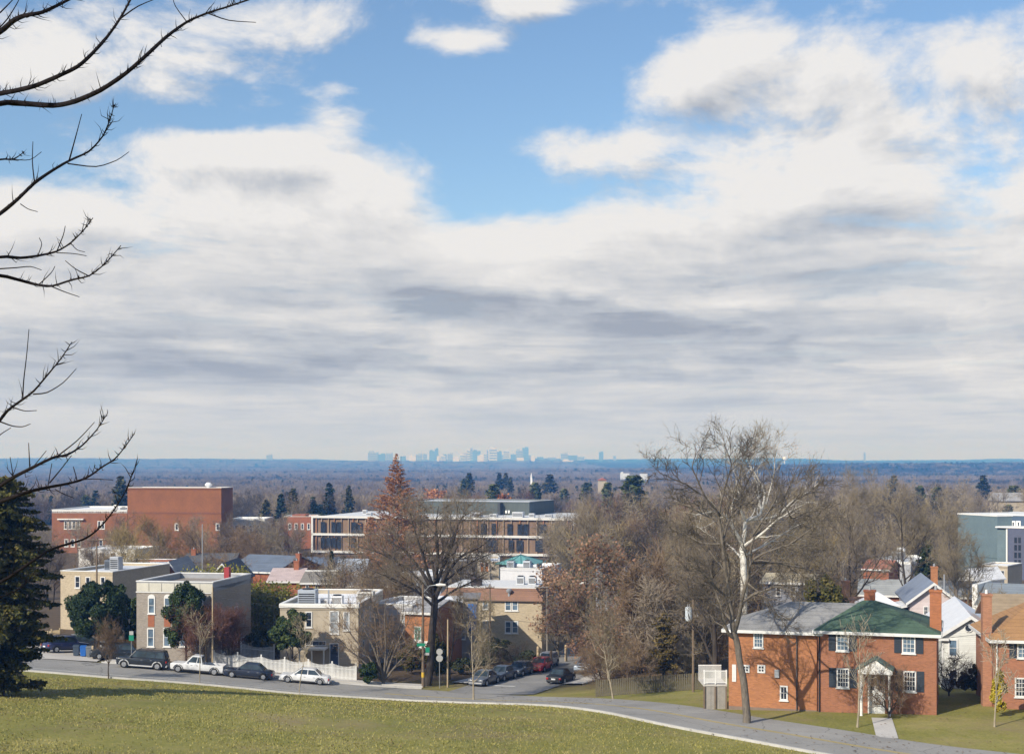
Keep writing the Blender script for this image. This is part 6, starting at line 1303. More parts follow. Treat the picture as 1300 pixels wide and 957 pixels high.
for px_, Y_, py_, l_, sd in ((800, 168, 668, 'ivy-clad leaning bare tree in the woods', 141), (838, 172, 655, 'ivy-clad tree with bright green sleeve right of the leaning one', 142)):
    t, tips, sk = bare_tree(l_, px_, Y_, py_, sd, bark_dark, twig_grey, r0=.3, fork=.3, spread=.55, nl=8, lean=(-.12 if sd == 141 else .03, 0)); rng = np.random.default_rng(sd)
    P = []
    for pts, rad, lev in sk.b[:5]:
        m = 520 if lev == 0 else 120; u = rng.random(m)*.8*(len(pts)-1); j = u.astype(int); f = (u-j)[:, None]; p = pts[j]*(1-f)+pts[np.minimum(j+1, len(pts)-1)]*f; P.append(p+unit(rng.normal(size=(m, 3)))*(rad[j]+.12)[:, None])
    P = np.concatenate(P); V, Fq = quads(P, .24, rng, .2, 1.2); link(bpy.data.objects.new('ivy', npmesh('ivy', V, [Fq], [leaf_ivy])), t)
conifer('olive and gold cedar at the edge of the woods behind the rail fence', 843, 133, 778, 66, 151, leaf_gold, name='cedar_tree', levels=20, per=9, droop=-.05, n_sp=22, s=.18, base=.22, power=.28, irregular=.6, asp=1.8, open_=.2)
conifer('slim rusty gold cedar left of the transformer pole', 847, 152, 728, 40, 152, leaf_gold, name='cedar_tree', levels=22, per=7, droop=.05, n_sp=12, s=.18, base=.1, power=.35, irregular=.6, open_=.3, asp=1.8)
evergreen('dark spreading yew behind the orange brick wing', 1046, 136, 722, 78, 153, leaf_cedar, 'yew_tree', 16000, .2, .02, 60)
conifer('dark green hemlock between the bare trunks on the right', 1178, 200, 686, 66, 154, leaf_pine, name='hemlock_tree', levels=34, per=12, droop=-.1, n_sp=24, s=.28, base=.02, power=.5, irregular=.3, asp=1.8)
# ------------------------------------------------------------------ hero trees on the right
Y0 = 99.0; X0 = PX(941, Y0); base = (X0, Y0, g1(X0, Y0))
L = [[(948,925.0,0,0.297),(946,880.0,0,0.258),(941,845.0,0,0.233),(934,815.0,0,0.220),(930,790.0,0,0.207)],
 [(930,795.0,0,0.168),(926,760.0,.5,0.142),(921,725.0,.8,0.129),(917,690.0,1,0.110),(913,655.0,1.2,0.090),(920,616.5,1.2,0.071),(929,588.5,1,0.046),(922,569.6,.8,0.026),(915,560.5,.8,0.013)],
 [(913,655.0,1.2,0.078),(900,640.0,.5,0.071),(886,609.5,0,0.058),(878,592.0,-.3,0.039),(884,574.5,-.5,0.026),(882,562.6,-.5,0.013)],
 [(886,625.0,0,0.058),(872,614.4,-.6,0.049),(852,606.0,-1.2,0.036),(838,600.4,-1.6,0.019),(826,587.1,-1.8,0.008)],
 [(929,590.6,1,0.033),(940,578.0,1.4,0.023),(952,569.6,1.6,0.010)],
 [(933,800.0,0,0.168),(941,765.0,-.8,0.142),(949,735.0,-1.2,0.116),(951,715.0,-1.3,0.103),(975,698.0,-1.8,0.078),(1003,690.0,-2.2,0.052),(1030,692.0,-2.4,0.019)],
 [(951,720.0,-1.3,0.090),(955,680.0,-1,0.078),(990,655.0,-.5,0.058),(996,630.0,-.2,0.046),(1004,611.6,0,0.033),(1012,599.0,0,0.013)],
 [(996,640.0,-.2,0.046),(1004,662.0,.2,0.046),(1022,650.0,.8,0.036),(1042,648.0,1.4,0.019)],
 [(917,690.0,1,0.078),(927,655.0,1.8,0.065),(938,640.0,2,0.052),(952,640.0,2.4,0.033),(968,620.0,2.6,0.013)],
 [(926,760.0,.5,0.103),(905,745.0,-1,0.078),(886,722.0,-1.6,0.052),(868,712.0,-2,0.019)],[(931,790.0,0,0.116),(912,770.0,1,0.084),(890,756.0,1.6,0.052),(872,760.0,2,0.019)],
 [(941,765.0,-.8,0.103),(965,750.0,-1.8,0.078),(990,742.0,-2.4,0.052),(1015,756.0,-2.6,0.019)],[(949,740.0,-1.2,0.078),(970,758.0,-2,0.052),(990,785.0,-2.4,0.026),(1000,796.0,-2.5,0.010)],[(921,725.0,.8,0.084),(902,700.0,2,0.058),(890,680.0,2.6,0.039),(876,668.0,3,0.013)],[(934,810.0,0,0.129),(922,800.0,-.5,0.110),(914,770.0,-.8,0.084),(903,730.0,-.6,0.052),(896,700.0,-.6,0.019)],
 [(913,660,1.2,.07),(895,655,2,.055),(870,640,2.6,.04),(848,636,3,.02)],[(917,690,1,.08),(890,690,1.6,.06),(862,676,2.2,.04),(842,668,2.5,.02)],[(951,715,-1.3,.09),(985,712,-.6,.07),(1020,722,-.2,.045),(1046,728,.2,.02)],[(955,680,-1,.08),(975,650,-2,.06),(990,625,-2.6,.04),(985,600,-2.8,.015)],
 [(1003,690,-2.2,.06),(1030,670,-2.6,.04),(1052,655,-2.8,.02)],[(990,655,-.5,.06),(1020,625,-1,.045),(1046,612,-1.2,.02)],[(937,655,2,.06),(945,620,2.5,.045),(960,590,2.8,.02)]]
hand_tree('bare_tree', 'tallest dark bare tree forking in front of the orange brick wing', base, [pxl(l, Y0, base) for l in L], bark_grey, twig_mid, 161, n2=10, n3=6, tw=dict(per_m=3.0, L1=.75, r1=.009, n2=5, L2=.42, r2=.006), up=.05)
Y0 = 140.0; X0 = PX(945, Y0); base = (X0, Y0, g1(X0, Y0))
L = [[(944,800,0,0.390),(945,750,0,0.351),(944,715,0,0.328),(942,695,0,0.296)],
 [(942,700,0,0.250),(945,672,0,0.203),(947,660,0,0.156),(966,655,.5,0.133),(972,625,.8,0.094),(962,605,1,0.070),(951,589,1,0.047),(945,575,1,0.016)],
 [(947,662,0,0.140),(940,650,-1,0.109),(939,630,-1.5,0.078),(934,605,-1.8,0.047),(930,590,-2,0.016)],[(966,660,.5,0.117),(985,655,1.5,0.094),(1002,640,2,0.070),(1030,620,2.5,0.047),(1042,610,2.8,0.023)],
 [(942,690,0,0.187),(925,660,-1.5,0.125),(915,652,-2,0.094),(903,648,-2.5,0.062),(880,655,-3,0.023)],[(942,695,0,0.156),(965,680,-1,0.117),(985,662,-1.6,0.078),(1006,648,-2,0.039),(1020,640,-2,0.016)],
 [(966,650,.5,0.094),(960,610,1.8,0.062),(953,592,2.2,0.047),(942,605,2.6,0.031),(940,622,2.8,0.016)],[(951,592,1,0.047),(962,570,1.4,0.031),(965,552,1.5,0.012)],[(972,640,.8,0.094),(984,600,2,0.070),(984,575,2.4,0.039),(990,560,2.5,0.012)],[(930,670,-1,0.078),(928,640,-2.4,0.055),(936,610,-3,0.031),(925,585,-3,0.012)],[(944,712,0,0.125),(925,690,2.5,0.078),(900,680,4,0.047),(884,668,4.5,0.016)],[(945,705,0,0.125),(975,690,3,0.078),(1000,672,4.5,0.047),(1024,662,5,0.016)]]
hand_tree('sycamore_tree', 'white-limbed sycamore with pale crooked branches behind the tallest tree', base, [pxl(l, Y0, base) for l in L], bark_white, twig_tan, 162, n2=9, n3=5, tw=dict(per_m=2.2, L1=1.0, r1=.013, n2=5, L2=.55, r2=.009), up=.06)
BT = dict(per_m=2.8, L1=1.1, r1=.015, n2=5, L2=.65, r2=.010)
for px_, Y_, py_, sd, r_, sp_, bk, tg, l_ in ((906, 116, 640, 171, .36, .5, bark_dark, twig_grey, 'dark straight-trunked bare tree left of the orange brick wing'), (1082, 172, 618, 172, .36, .6, bark_dark, twig_grey, 'dark broad bare tree standing behind the dull brick chimney'), (1150, 186, 596, 173, .3, .55, bark_dark, twig_tan, 'tall bare tree with dark trunk before the long grey roof'), (1215, 176, 640, 174, .3, .5, bark_grey, twig_tan, 'bare twin-stemmed tree before the teal apartment block'), (1020, 165, 640, 175, .3, .6, bark_grey, twig_tan, 'tan bare tree behind the sycamore right side'), (865, 160, 640, 176, .3, .6, bark_grey, twig_tan, 'tan bare tree behind the sycamore left side'), (1052, 205, 590, 177, .3, .6, bark_pale, twig_tan, 'pale bare tree reaching above the horizon right of the sycamore'), (745, 205, 632, 178, .32, .6, bark_grey, twig_tan, 'fine-twigged bare tree at the right end of the modern building'), (1228, 190, 668, 179, .2, .5, bark_grey, twig_tan, 'small bare tree before the corner of the teal block')):
    bare_tree(l_, px_, Y_, py_, sd, bk, tg, r0=r_, fork=.25, spread=sp_, nl=9, n2=8, tw=BT)
# trees before the brick school
for px_, Y_, py_, sd, bk, tg, l_ in ((165, 205, 664, 181, bark_dark, twig_gold, 'golden-twigged bare tree in front of the brick school'), (205, 255, 650, 182, bark_grey, twig_gold, 'broad golden bare tree below the tall brick block'), (118, 215, 690, 183, bark_dark, twig_grey, 'dark bare tree beside the tall utility pole'), (258, 240, 656, 184, bark_dark, twig_brown, 'dark bare tree with spreading limbs at the brick block corner'), (300, 262, 664, 185, bark_brown, twig_brown, 'brown bare tree right of the brick block'), (322, 250, 672, 186, bark_brown, twig_brown, 'arching brown bare tree behind the blue roofs'), (366, 256, 664, 187, bark_dark, twig_grey, 'dark vase-shaped bare tree left of the modern building'), (345, 285, 668, 188, bark_grey, twig_tan, 'pale bare tree between the blue roofs and low brick block'), (60, 235, 672, 189, bark_dark, twig_grey, 'grey bare tree behind the cedar tip')):
    bare_tree(l_, px_, Y_, py_, sd, bk, tg, r0=.26, fork=.15, spread=.65, nl=10, n2=8, n3=4, ang=.8, tw=dict(per_m=3.0, L1=1.3, r1=.018, n2=5, L2=.7, r2=.012, sides=2))
# ------------------------------------------------------------------ individual trees of the middle distance (copies of a few prototypes)
def proto_bare(seed, H, spread, twig, bark, r0=.26, nl=9, n2=7, ang=.75, per_m=1.3, up=.1):
    sk = bare_skel(seed, H, .2, spread, r0, nl, n2, 3, up, .16, (0, 0), ang)
    top = max(b[0][:, 2].max() for b in sk.b)+.5; sk.b = [(p*H/top, r, l) for p, r, l in sk.b]
    tm, cm, tips = tree_parts('bare_tree', sk, bark, twig, dict(per_m=per_m, L1=1.4, r1=.030, n2=4, L2=.8, r2=.020, sides=2, rb=.03), 1, minr=.035)
    return tm, cm
PB = [proto_bare(201+i, 16, sp, tg, bk, nl=nl, ang=an) for i, (sp, tg, bk, nl, an) in enumerate(((.6, twig_grey, bark_grey, 9, .75), (.55, twig_tan, bark_grey, 10, .65), (.7, twig_tan, bark_brown, 10, .9), (.6, twig_brown, bark_dark, 11, .7), (.5, twig_grey, bark_pale, 9, .6), (.65, twig_gold, bark_brown, 10, .85), (.6, twig_dark, bark_dark, 11, .8), (.55, twig_red, bark_dark, 10, .7)))]
PN_ = []
def stand(meshes, label, px, Y, py_top, rz, group, H0=16.0, wide=1.0, name='bare_tree', cat='tree'):
    H0 = 12.0 if meshes in PN_ else H0
    X = PX(px, Y); z = g1(X, Y); k = max(.35, (PZ(py_top, Y)-z)/H0)
    return place_tree(name, label, cat, meshes, (X, Y, z), rz, (k*wide, k*wide, k), group)
rng = random.Random(77)
def zone(n, label, group, x0, x1, Y0, Y1, top, kinds, jit=8, avoid=()):
    for i in range(n):
        for _ in range(20):
            Y = Y0+(Y1-Y0)*rng.random(); px = x0+(x1-x0)*rng.random()
            if not any(a < px < b and Y < yy for a, b, yy in avoid): break
        t = (Y-Y0)/(Y1-Y0+1e-6); py = top[0]+(top[1]-top[0])*t+rng.uniform(-jit, jit)
        stand(PB[rng.choice(kinds)], label, px, Y, py, rng.random()*6.28, group, wide=rng.uniform(.85, 1.2))
zone(44, 'bare grey-brown tree crowding the slope between the oak and the sycamore', 'bare trees of the central wood', 735, 925, 178, 330, (668, 622), (0, 1, 2, 3, 3, 5, 6, 6, 7), avoid=((758,812,212),(818,852,222)))
zone(26, 'bare tan tree in the wood behind the sycamore', 'bare trees behind the sycamore', 905, 1080, 190, 380, (655, 612), (1, 2, 2, 5, 0, 6))
zone(30, 'bare tan tree in the belt left of the teal apartment block', 'bare trees left of the teal block', 1060, 1215, 270, 440, (650, 620), (1, 2, 2, 5, 0, 6, 6))
zone(34, 'bare pale tan tree rising behind the teal apartment block', 'bare trees behind the teal block', 1090, 1330, 420, 620, (624, 612), (1, 2, 2, 4, 6))
zone(34, 'bare grey tree behind the brick school', 'bare trees behind the brick school', -20, 400, 452, 640, (636, 620), (0, 1, 4, 3, 6, 6))
zone(34, 'bare grey tree behind the modern building', 'bare trees behind the modern building', 330, 740, 475, 640, (634, 622), (0, 1, 2, 3, 4, 6, 7))
zone(16, 'bare brown tree between the brick block and the modern building', 'bare trees by the low brick block', 285, 395, 300, 400, (672, 655), (3, 3, 0, 2, 6), avoid=())
PN = [proto_bare(231+i, 12, sp, tg, bk, r0=.16, nl=11, n2=8, ang=an, per_m=2.2) for i, (sp, tg, bk, an) in enumerate(((.5, twig_grey, bark_dark, .7), (.55, twig_tan, bark_grey, .8), (.5, twig_brown, bark_brown, .7)))]
PB += PN; PN_ += PN
zone(13, 'bare grey-brown tree in the thicket behind the rail fence', 'bare trees of the thicket behind the rail fence', 772, 925, 134, 172, (722, 690), (8, 9, 10), jit=22)
zone(20, 'bare sapling in the thicket behind the rail fence', 'saplings behind the rail fence', 768, 922, 130, 158, (806, 775), (8, 9, 10), jit=16)
zone(16, 'bare twiggy tree screening the brick school front', 'bare trees before the brick school', 95, 300, 315, 392, (676, 652), (5, 3, 1, 0, 6))
zone(14, 'bare grey tree beyond the cedar at the left edge', 'bare trees beyond the cedar', -30, 75, 240, 430, (680, 645), (0, 1, 3))
zone(10, 'bare twiggy tree at the right end of the modern building', 'bare trees at the modern building end', 690, 760, 240, 370, (668, 645), (0, 1, 2))
zone(16, 'bare grey tree beyond the woods, centre right', 'bare trees beyond the central wood', 730, 1090, 390, 640, (622, 612), (0, 1, 2, 4, 6))
zone(14, 'bare twiggy tree before the row house roofs at the centre', 'bare trees before the central row houses', 425, 545, 176, 196, (724, 706), (0, 3, 6, 1), jit=8)
zone(24, 'small bare tree among the row house gardens', 'bare trees of the row house gardens', 60, 430, 212, 250, (706, 696), (0, 3, 3), jit=5, avoid=((77,150,205),))
# evergreens of the middle distance
CP = [conifer_meshes(301+i, 16, 3.6, lf, bark_brown, levels=22, per=8, droop=dr, n_sp=7, s=.75, r0=.3, base=bs, power=pw, irregular=.4, asp=1.5) for i, (lf, dr, bs, pw) in enumerate(((leaf_pine, -.1, .12, .7), (leaf_pine, -.2, .05, .6), (leaf_pine_lime, .1, .25, .35), (leaf_cedar, 0, .2, .4)))]
EV = [(122,560,622,1,'dark green pine left of the brick block, rounder one',1.5),(109,575,628,2,'olive pine left of the dark rounded pine',1.4),(153,545,604,3,'tall dark pine nearest the brick block top',1.2),(338,470,634,3,'dark evergreen left of the twin green pines',1.3),(357,480,626,0,'left one of the twin green pines',1.5),(372,490,620,3,'right one of the twin green pines',1.2),(398,480,630,1,'dark bushy evergreen behind the low brick block',1.5),(418,500,612,0,'tall pointed evergreen behind the modern building left end',1.3),(408,480,640,1,'low wide evergreen below the pointed one',1.8),(443,560,616,3,'thin dark evergreen left of the dawn redwood',.9),
 (591,760,607,2,'flat-topped pine right of the dawn redwood',1.6),(596,900,600,3,'far dark pine above the flat-topped pine',1.3),(628,560,614,2,'bright olive pine above the sports hall roof',1.7),(634,1000,600,3,'far pair of dark pines, left one',1.2),(642,1000,600,3,'far pair of dark pines, right one',1.2),(648,900,606,3,'small dark pine under the far pair',1),(684,560,619,0,'layered dark pine right of the sports hall',1.1),(679,640,612,2,'pale olive pine left of the layered pine',1.4),(698,900,602,3,'large blue-dark evergreen in the distant woods',1.9),(716,660,620,2,'yellow-green pine at the right end of the sports hall',1.5),
 (745,700,612,2,'olive pine near the red gabled house',1.6),(772,560,612,2,'light green pine left of the dark forked tree',1.2),(808,900,603,3,'dark pine between the white distant halls',1.2),(805,430,603,2,'round lime-green pine at the edge of the central wood',1.7),(1168,520,616,2,'pale green pine among tan trees on the right',1.1),(1190,480,618,2,'olive green pine left of the teal block',1.3),(1135,700,603,1,'dark green pine at the foot of the blue ridge',1.8),(1248,760,603,3,'dark pine before the blue ridge above the teal block',1.5),(1287,540,616,2,'bright green pine by the far right grey roof',1.6),(1280,500,640,2,'low olive bush-like pine under the far right roof',1.6),
 (795,240,690,3,'dark evergreen deep in the central wood',1.3),(870,235,668,3,'shaded evergreen behind the transformer pole',1.2),(815,190,746,1,'low dark evergreen beneath the ivy trees',1.5),(735,262,700,2,'olive evergreen behind the leafy oak',1.3),(700,320,700,3,'dark evergreen by the modern building right end',1.2),(20,420,640,3,'dark evergreen far behind the cedar',1.6)]
for px, Y, py, k, l, wd in EV: stand(CP[k], l, px, Y, py, rng.random()*6.28, 'evergreens in the woods', 16.0, wd, 'pine_tree' if k > 1 else 'fir_tree')
for px, Y, py, l in ((640, 470, 630, 'rust-leaved tree showing over the sports hall roof, right'), (555, 560, 622, 'rust-leaved tree over the sports hall roof, left')):
    X = PX(px, Y); z = g1(X, Y); t, tips, _ = bare_tree(l, px, Y, py, int(px), bark_brown, twig_brown, r0=.3, spread=.7, nl=8, n2=6, n3=3, tw=dict(per_m=1, L1=1.2, r1=.03, n2=3, L2=.7, r2=.02, sides=2)); leaves_on(t, tips, 2600, .6, 5, leaf_rust, .4)

# ------------------------------------------------------------------ far woods: one mass
def far_proto(name, seed, twig, n=420, H=15, w=5.5, dark=False):
    rng = np.random.default_rng(seed); m = n
    a = rng.random(m)*6.283; rr = np.sqrt(rng.random(m)); zc = rng.random(m)
    d = unit(np.c_[np.cos(a)*rr*.9, np.sin(a)*rr*.9, .55+.9*zc]); P0 = np.c_[np.cos(a)*rr*w*.25, np.sin(a)*rr*w*.25, H*(.18+.35*zc)]
    L = (3.5+5*rng.random(m))*H/15; M1, T1 = grow(rng, P0, d, L, .3, .05)
    k = rng.integers(0, m, m*2); u = rng.random((m*2, 1)); p = M1[k]+(T1[k]-M1[k])*u; dd = unit(T1[k]-P0[k]+rng.normal(0, 2.2, (m*2, 3))+np.array((0, 0, 1.2))); m2, t2 = grow(rng, p, dd, 1.6*H/15*(.5+rng.random(m*2)), .4, .1)
    V1, F1 = spikes(P0, M1, T1, .10, rng, 2); V2, F2 = spikes(p, m2, t2, .085, rng, 2)
    V3, F3 = spikes(np.zeros((1, 3)), np.array([(0, 0, H*.3)]), np.array([(0, 0, H*.75)]), .3, rng, 3)
    V = np.concatenate([V1, V2, V3]); Fc = np.concatenate([F1, F2+len(V1), F3+len(V1)+len(V2)])
    return bpy.data.objects.new(name, npmesh(name, V, [Fc], [twig]))
far_a = TW('far_twig_grey', (.15,.125,.105), (.32,.265,.22)); far_b = TW('far_twig_tan', (.21,.165,.115), (.42,.34,.24)); far_c = TW('far_twig_rust', (.16,.105,.075), (.34,.225,.15))
far_shade = TW('far_twig_cloud_shade', (.055,.048,.048), (.13,.115,.11))  # cloud shadow over the far woods, put into a darker twig colour
pc = bpy.data.collections.new('wood_sources')
for i, (tw, h, w) in enumerate(((far_a, 15, 5.5), (far_b, 14, 6), (far_a, 17, 5), (far_c, 14, 6), (far_b, 16, 6.5), (far_shade, 16, 6))): pc.objects.link(far_proto('wood_tree_%d' % i, 400+i, tw, 420, h, w))
cm = conifer_meshes(420, 16, 3.8, leaf_pine, bark_brown, levels=14, per=7, n_sp=4, s=1.5, irregular=.4, power=.5, asp=1.4)[1]; pc.objects.link(bpy.data.objects.new('wood_tree_zpine', cm))
def build_woods():
    R_ = np.random.default_rng(9); pts = []
    for y0, y1, step in ((640, 1000, 7.5), (1000, 1700, 10), (1700, 3000, 14), (3000, 5000, 24), (5000, 7500, 38), (7500, 10400, 52)):
        y = y0
        while y < y1:
            hw = .40*y+40; n = int(2*hw/step); x = np.linspace(-hw, hw, n)+R_.normal(0, step*.35, n); yy = y+R_.normal(0, step*.4, n)
            pts.append(np.c_[x, yy, np.full(n, step)]); y += step*(1.0 if y0 < 3000 else 1.25)
    P = np.concatenate(pts); nz = np.sin(P[:, 0]/90+1.3*np.sin(P[:, 1]/140))+np.sin(P[:, 1]/75+P[:, 0]/210)
    keep = (nz+R_.normal(0, .6, len(P))) > -1.55; P = P[keep]; nz = nz[keep]; n = len(P)
    z = gz(P[:, 0], P[:, 1]); sc = np.clip(.72+.22*R_.random(n)+.10*nz*.5, .5, 1.25); wide = np.clip(P[:, 2]/9.0, 1, 5.5)
    sc = sc*np.where(P[:, 1] > 3000, 1.15, 1)
    sc = sc*np.where((P[:, 1] < 1500), .92, 1)
    idx = R_.integers(0, 5, n); hill = (P[:, 0] > 350) & (P[:, 1] > 2500); mid = np.sin(P[:, 1]/260.+P[:, 0]/900.+1)+.6*np.sin(P[:, 1]/95.+P[:, 0]/330.); idx[R_.random(n) < np.where(hill, .75, np.clip(.5*mid-.1, 0, .6))] = 5; idx[(R_.random(n) < .04+.10*(nz > 1.1)+.2*hill)] = 6  # right hill and mid bands take darker trees in place of cloud shadow
    me = bpy.data.meshes.new('far_woods'); me.vertices.add(n); me.vertices.foreach_set('co', np.c_[P[:, 0], P[:, 1], z-.4].astype(np.float32).ravel())
    def attr(nm, ty, v, key='value'): a = me.attributes.new(nm, ty, 'POINT'); a.data.foreach_set(key, v.ravel())
    attr('pick', 'INT', idx.astype(np.int32)); attr('size', 'FLOAT_VECTOR', np.c_[sc*wide, sc*wide, sc].astype(np.float32), 'vector'); attr('turn', 'FLOAT_VECTOR', np.c_[np.zeros(n), np.zeros(n), R_.random(n)*6.283].astype(np.float32), 'vector')
    o = tag(link(bpy.data.objects.new('far_woods', me)), 'winter woods rolling away to the horizon', 'woods', kind='stuff')
    ng = bpy.data.node_groups.new('woods', 'GeometryNodeTree'); ng.interface.new_socket('Geometry', in_out='INPUT', socket_type='NodeSocketGeometry'); ng.interface.new_socket('Geometry', in_out='OUTPUT', socket_type='NodeSocketGeometry')
    N = ng.nodes; gi, go = N.new('NodeGroupInput'), N.new('NodeGroupOutput'); ip = N.new('GeometryNodeInstanceOnPoints'); ci = N.new('GeometryNodeCollectionInfo'); ci.inputs[0].default_value = pc; ci.inputs['Separate Children'].default_value = True; ci.inputs['Reset Children'].default_value = True
    def at(nm, ty):
        q = N.new('GeometryNodeInputNamedAttribute'); q.data_type = ty; q.inputs[0].default_value = nm; return q.outputs[0]
    ip.inputs['Pick Instance'].default_value = True
    ng.links.new(gi.outputs[0], ip.inputs['Points']); ng.links.new(ci.outputs[0], ip.inputs['Instance']); ng.links.new(at('pick', 'INT'), ip.inputs['Instance Index'])
    ng.links.new(at('turn', 'FLOAT_VECTOR'), ip.inputs['Rotation']); ng.links.new(at('size', 'FLOAT_VECTOR'), ip.inputs['Scale']); ng.links.new(ip.outputs[0], go.inputs[0])
    md = o.modifiers.new('woods', 'NODES'); md.node_group = ng
    print('woods', n)
build_woods()
# ------------------------------------------------------------------ light, sky, air, camera
SUN_EL, SUN_AZ = 33.0, 222.0        # azimuth clockwise from +Y: behind the camera, to the left
el, az = R(SUN_EL), R(SUN_AZ)
sd = Vector((math.sin(az)*math.cos(el), math.cos(az)*math.cos(el), math.sin(el)))      # towards the sun
sun = bpy.data.lights.new('sun', 'SUN'); sun.energy = 5.0; sun.angle = R(.53); sun.color = (1, .93, .82)
so = bpy.data.objects.new('sun', sun); COL.objects.link(so); so.rotation_euler = sd.to_track_quat('Z', 'Y').to_euler(); so.location = (-40, -40, 60)
W = bpy.data.worlds.new('World'); scene.world = W; W.use_nodes = True; nt = W.node_tree; nt.nodes.clear()
LK = nt.links.new
def inp(n, i, v):
    if isinstance(v, bpy.types.NodeSocket): LK(v, n.inputs[i])
    elif v is not None: n.inputs[i].default_value = v
def m(op, a, b=None, c=None, clamp=False):
    n = nt.nodes.new('ShaderNodeMath'); n.operation = op; n.use_clamp = clamp
    inp(n, 0, a); inp(n, 1, b); inp(n, 2, c); return n.outputs[0]
def sstep(x, a, b):
    n = nt.nodes.new('ShaderNodeMapRange'); n.interpolation_type = 'SMOOTHSTEP'; inp(n, 0, x); n.inputs[1].default_value = a; n.inputs[2].default_value = b; return n.outputs[0]
def cnoise(vec, scale, detail, rough=.55, lac=2.0, dist=0.0):
    n = nt.nodes.new('ShaderNodeTexNoise'); n.inputs['Scale'].default_value = scale; n.inputs['Detail'].default_value = detail; n.inputs['Roughness'].default_value = rough; n.inputs['Lacunarity'].default_value = lac; n.inputs['Distortion'].default_value = dist; LK(vec, n.inputs['Vector']); return n.outputs['Fac']
def comb(x, y, z):
    n = nt.nodes.new('ShaderNodeCombineXYZ'); inp(n, 0, x); inp(n, 1, y); inp(n, 2, z); return n.outputs[0]
tc = nt.nodes.new('ShaderNodeTexCoord').outputs['Generated']; sp = nt.nodes.new('ShaderNodeSeparateXYZ'); LK(tc, sp.inputs[0]); dx, dy, dz = sp.outputs
AZ = m('ARCTAN2', dx, dy); EL = m('ARCSINE', dz)              # compass direction and elevation of the sky point, radians
sky = nt.nodes.new('ShaderNodeTexSky'); sky.sky_type = 'NISHITA'; sky.sun_disc = False; sky.sun_elevation = el; sky.sun_rotation = az; sky.air_density = 1.1; sky.dust_density = .6; sky.ozone_density = 2.0; sky.altitude = 50
def blob(az0, el0, saz, sel, amp, u, v):
    a = m('DIVIDE', m('SUBTRACT', u, az0), saz); b = m('DIVIDE', m('SUBTRACT', v, el0), sel)
    r = m('ADD', m('MULTIPLY', a, a), m('MULTIPLY', b, b)); return m('MULTIPLY', m('EXPONENT', m('MULTIPLY', r, -1.0)), amp)
def pa(px): return math.atan((px-650)/F)
def pe(px, py): return math.atan((HY-py)/F*math.cos(pa(px)))
def PB_(px, py, sx, sy, amp): return (pa(px), pe(px, py), sx/F, sy/F, amp)
# where cumulus stands (+) and where the blue shows (-), as sky directions
BL = [PB_(485,62,40,55,-.75),PB_(560,20,40,20,-.4),PB_(230,80,200,55,.62),PB_(60,100,90,60,.35),PB_(360,30,90,35,.3),PB_(598,52,60,20,.85),PB_(665,8,50,22,.75),PB_(510,235,75,40,.42),PB_(540,110,240,60,-.30),PB_(210,150,230,20,-.50),PB_(40,165,60,30,-.30),PB_(600,215,70,60,-.42),PB_(720,110,80,70,-.30),PB_(690,250,60,22,-.12),PB_(860,115,55,45,.55),
 PB_(980,70,170,70,.55),PB_(1240,60,60,40,.35),PB_(1160,100,45,40,-.28),PB_(820,30,80,45,-.22),PB_(1230,10,60,18,-.25),PB_(765,195,70,28,.60),PB_(400,240,200,70,.45),PB_(420,160,40,22,.45),PB_(300,185,80,22,.25),PB_(330,190,130,40,.25),PB_(60,250,90,60,.28),PB_(170,205,40,25,-.12),PB_(1080,200,260,70,.50),PB_(650,300,60,30,.25),PB_(690,210,50,40,.16),PB_(1090,120,120,40,.2),PB_(430,115,30,14,.16),PB_(585,270,40,20,-.22),PB_(165,255,20,22,-.2)]
def density(off_u, off_v):
    u = m('ADD', AZ, off_u) if off_u else AZ; v = m('ADD', EL, off_v) if off_v else EL
    # perspective of a level cloud deck: features flatten towards the horizon
    q = m('ADD', m('MAXIMUM', v, 0.0), .07); X = m('DIVIDE', u, m('POWER', q, .6)); Yq = m('DIVIDE', .55, q)
    P = comb(m('MULTIPLY', X, 1.9), m('MULTIPLY', Yq, 2.3), 0.0)
    n1 = cnoise(P, 1.15, 10, .58, 2.1, .3); n2 = cnoise(comb(m('MULTIPLY', u, 9.0), m('MULTIPLY', v, 14.0), 3.7), 1.0, 10, .60, 2.1, .25)
    hi = sstep(v, .10, .20); nn = m('ADD', m('MULTIPLY', n1, m('SUBTRACT', 1.0, m('MULTIPLY', hi, .75))), m('MULTIPLY', n2, m('MULTIPLY', hi, .75)))
    d = m('MULTIPLY', m('SUBTRACT', nn, .5), 3.6)
    for bl in BL: d = m('ADD', d, blob(*bl, u, v))
    low = m('SUBTRACT', 1.0, sstep(v, .13, .20)); d = m('ADD', d, m('MULTIPLY', low, .80)); return m('ADD', d, -.06), nn
d0, n0 = density(0, 0); d1, _ = density(-.010, .018)
lowf = m('SUBTRACT', 1.0, sstep(EL, .09, .20))
cover = m('MAXIMUM', sstep(d0, -.14, .50), m('MULTIPLY', sstep(lowf, .35, .8), .94))
relief = m('SUBTRACT', d0, d1)
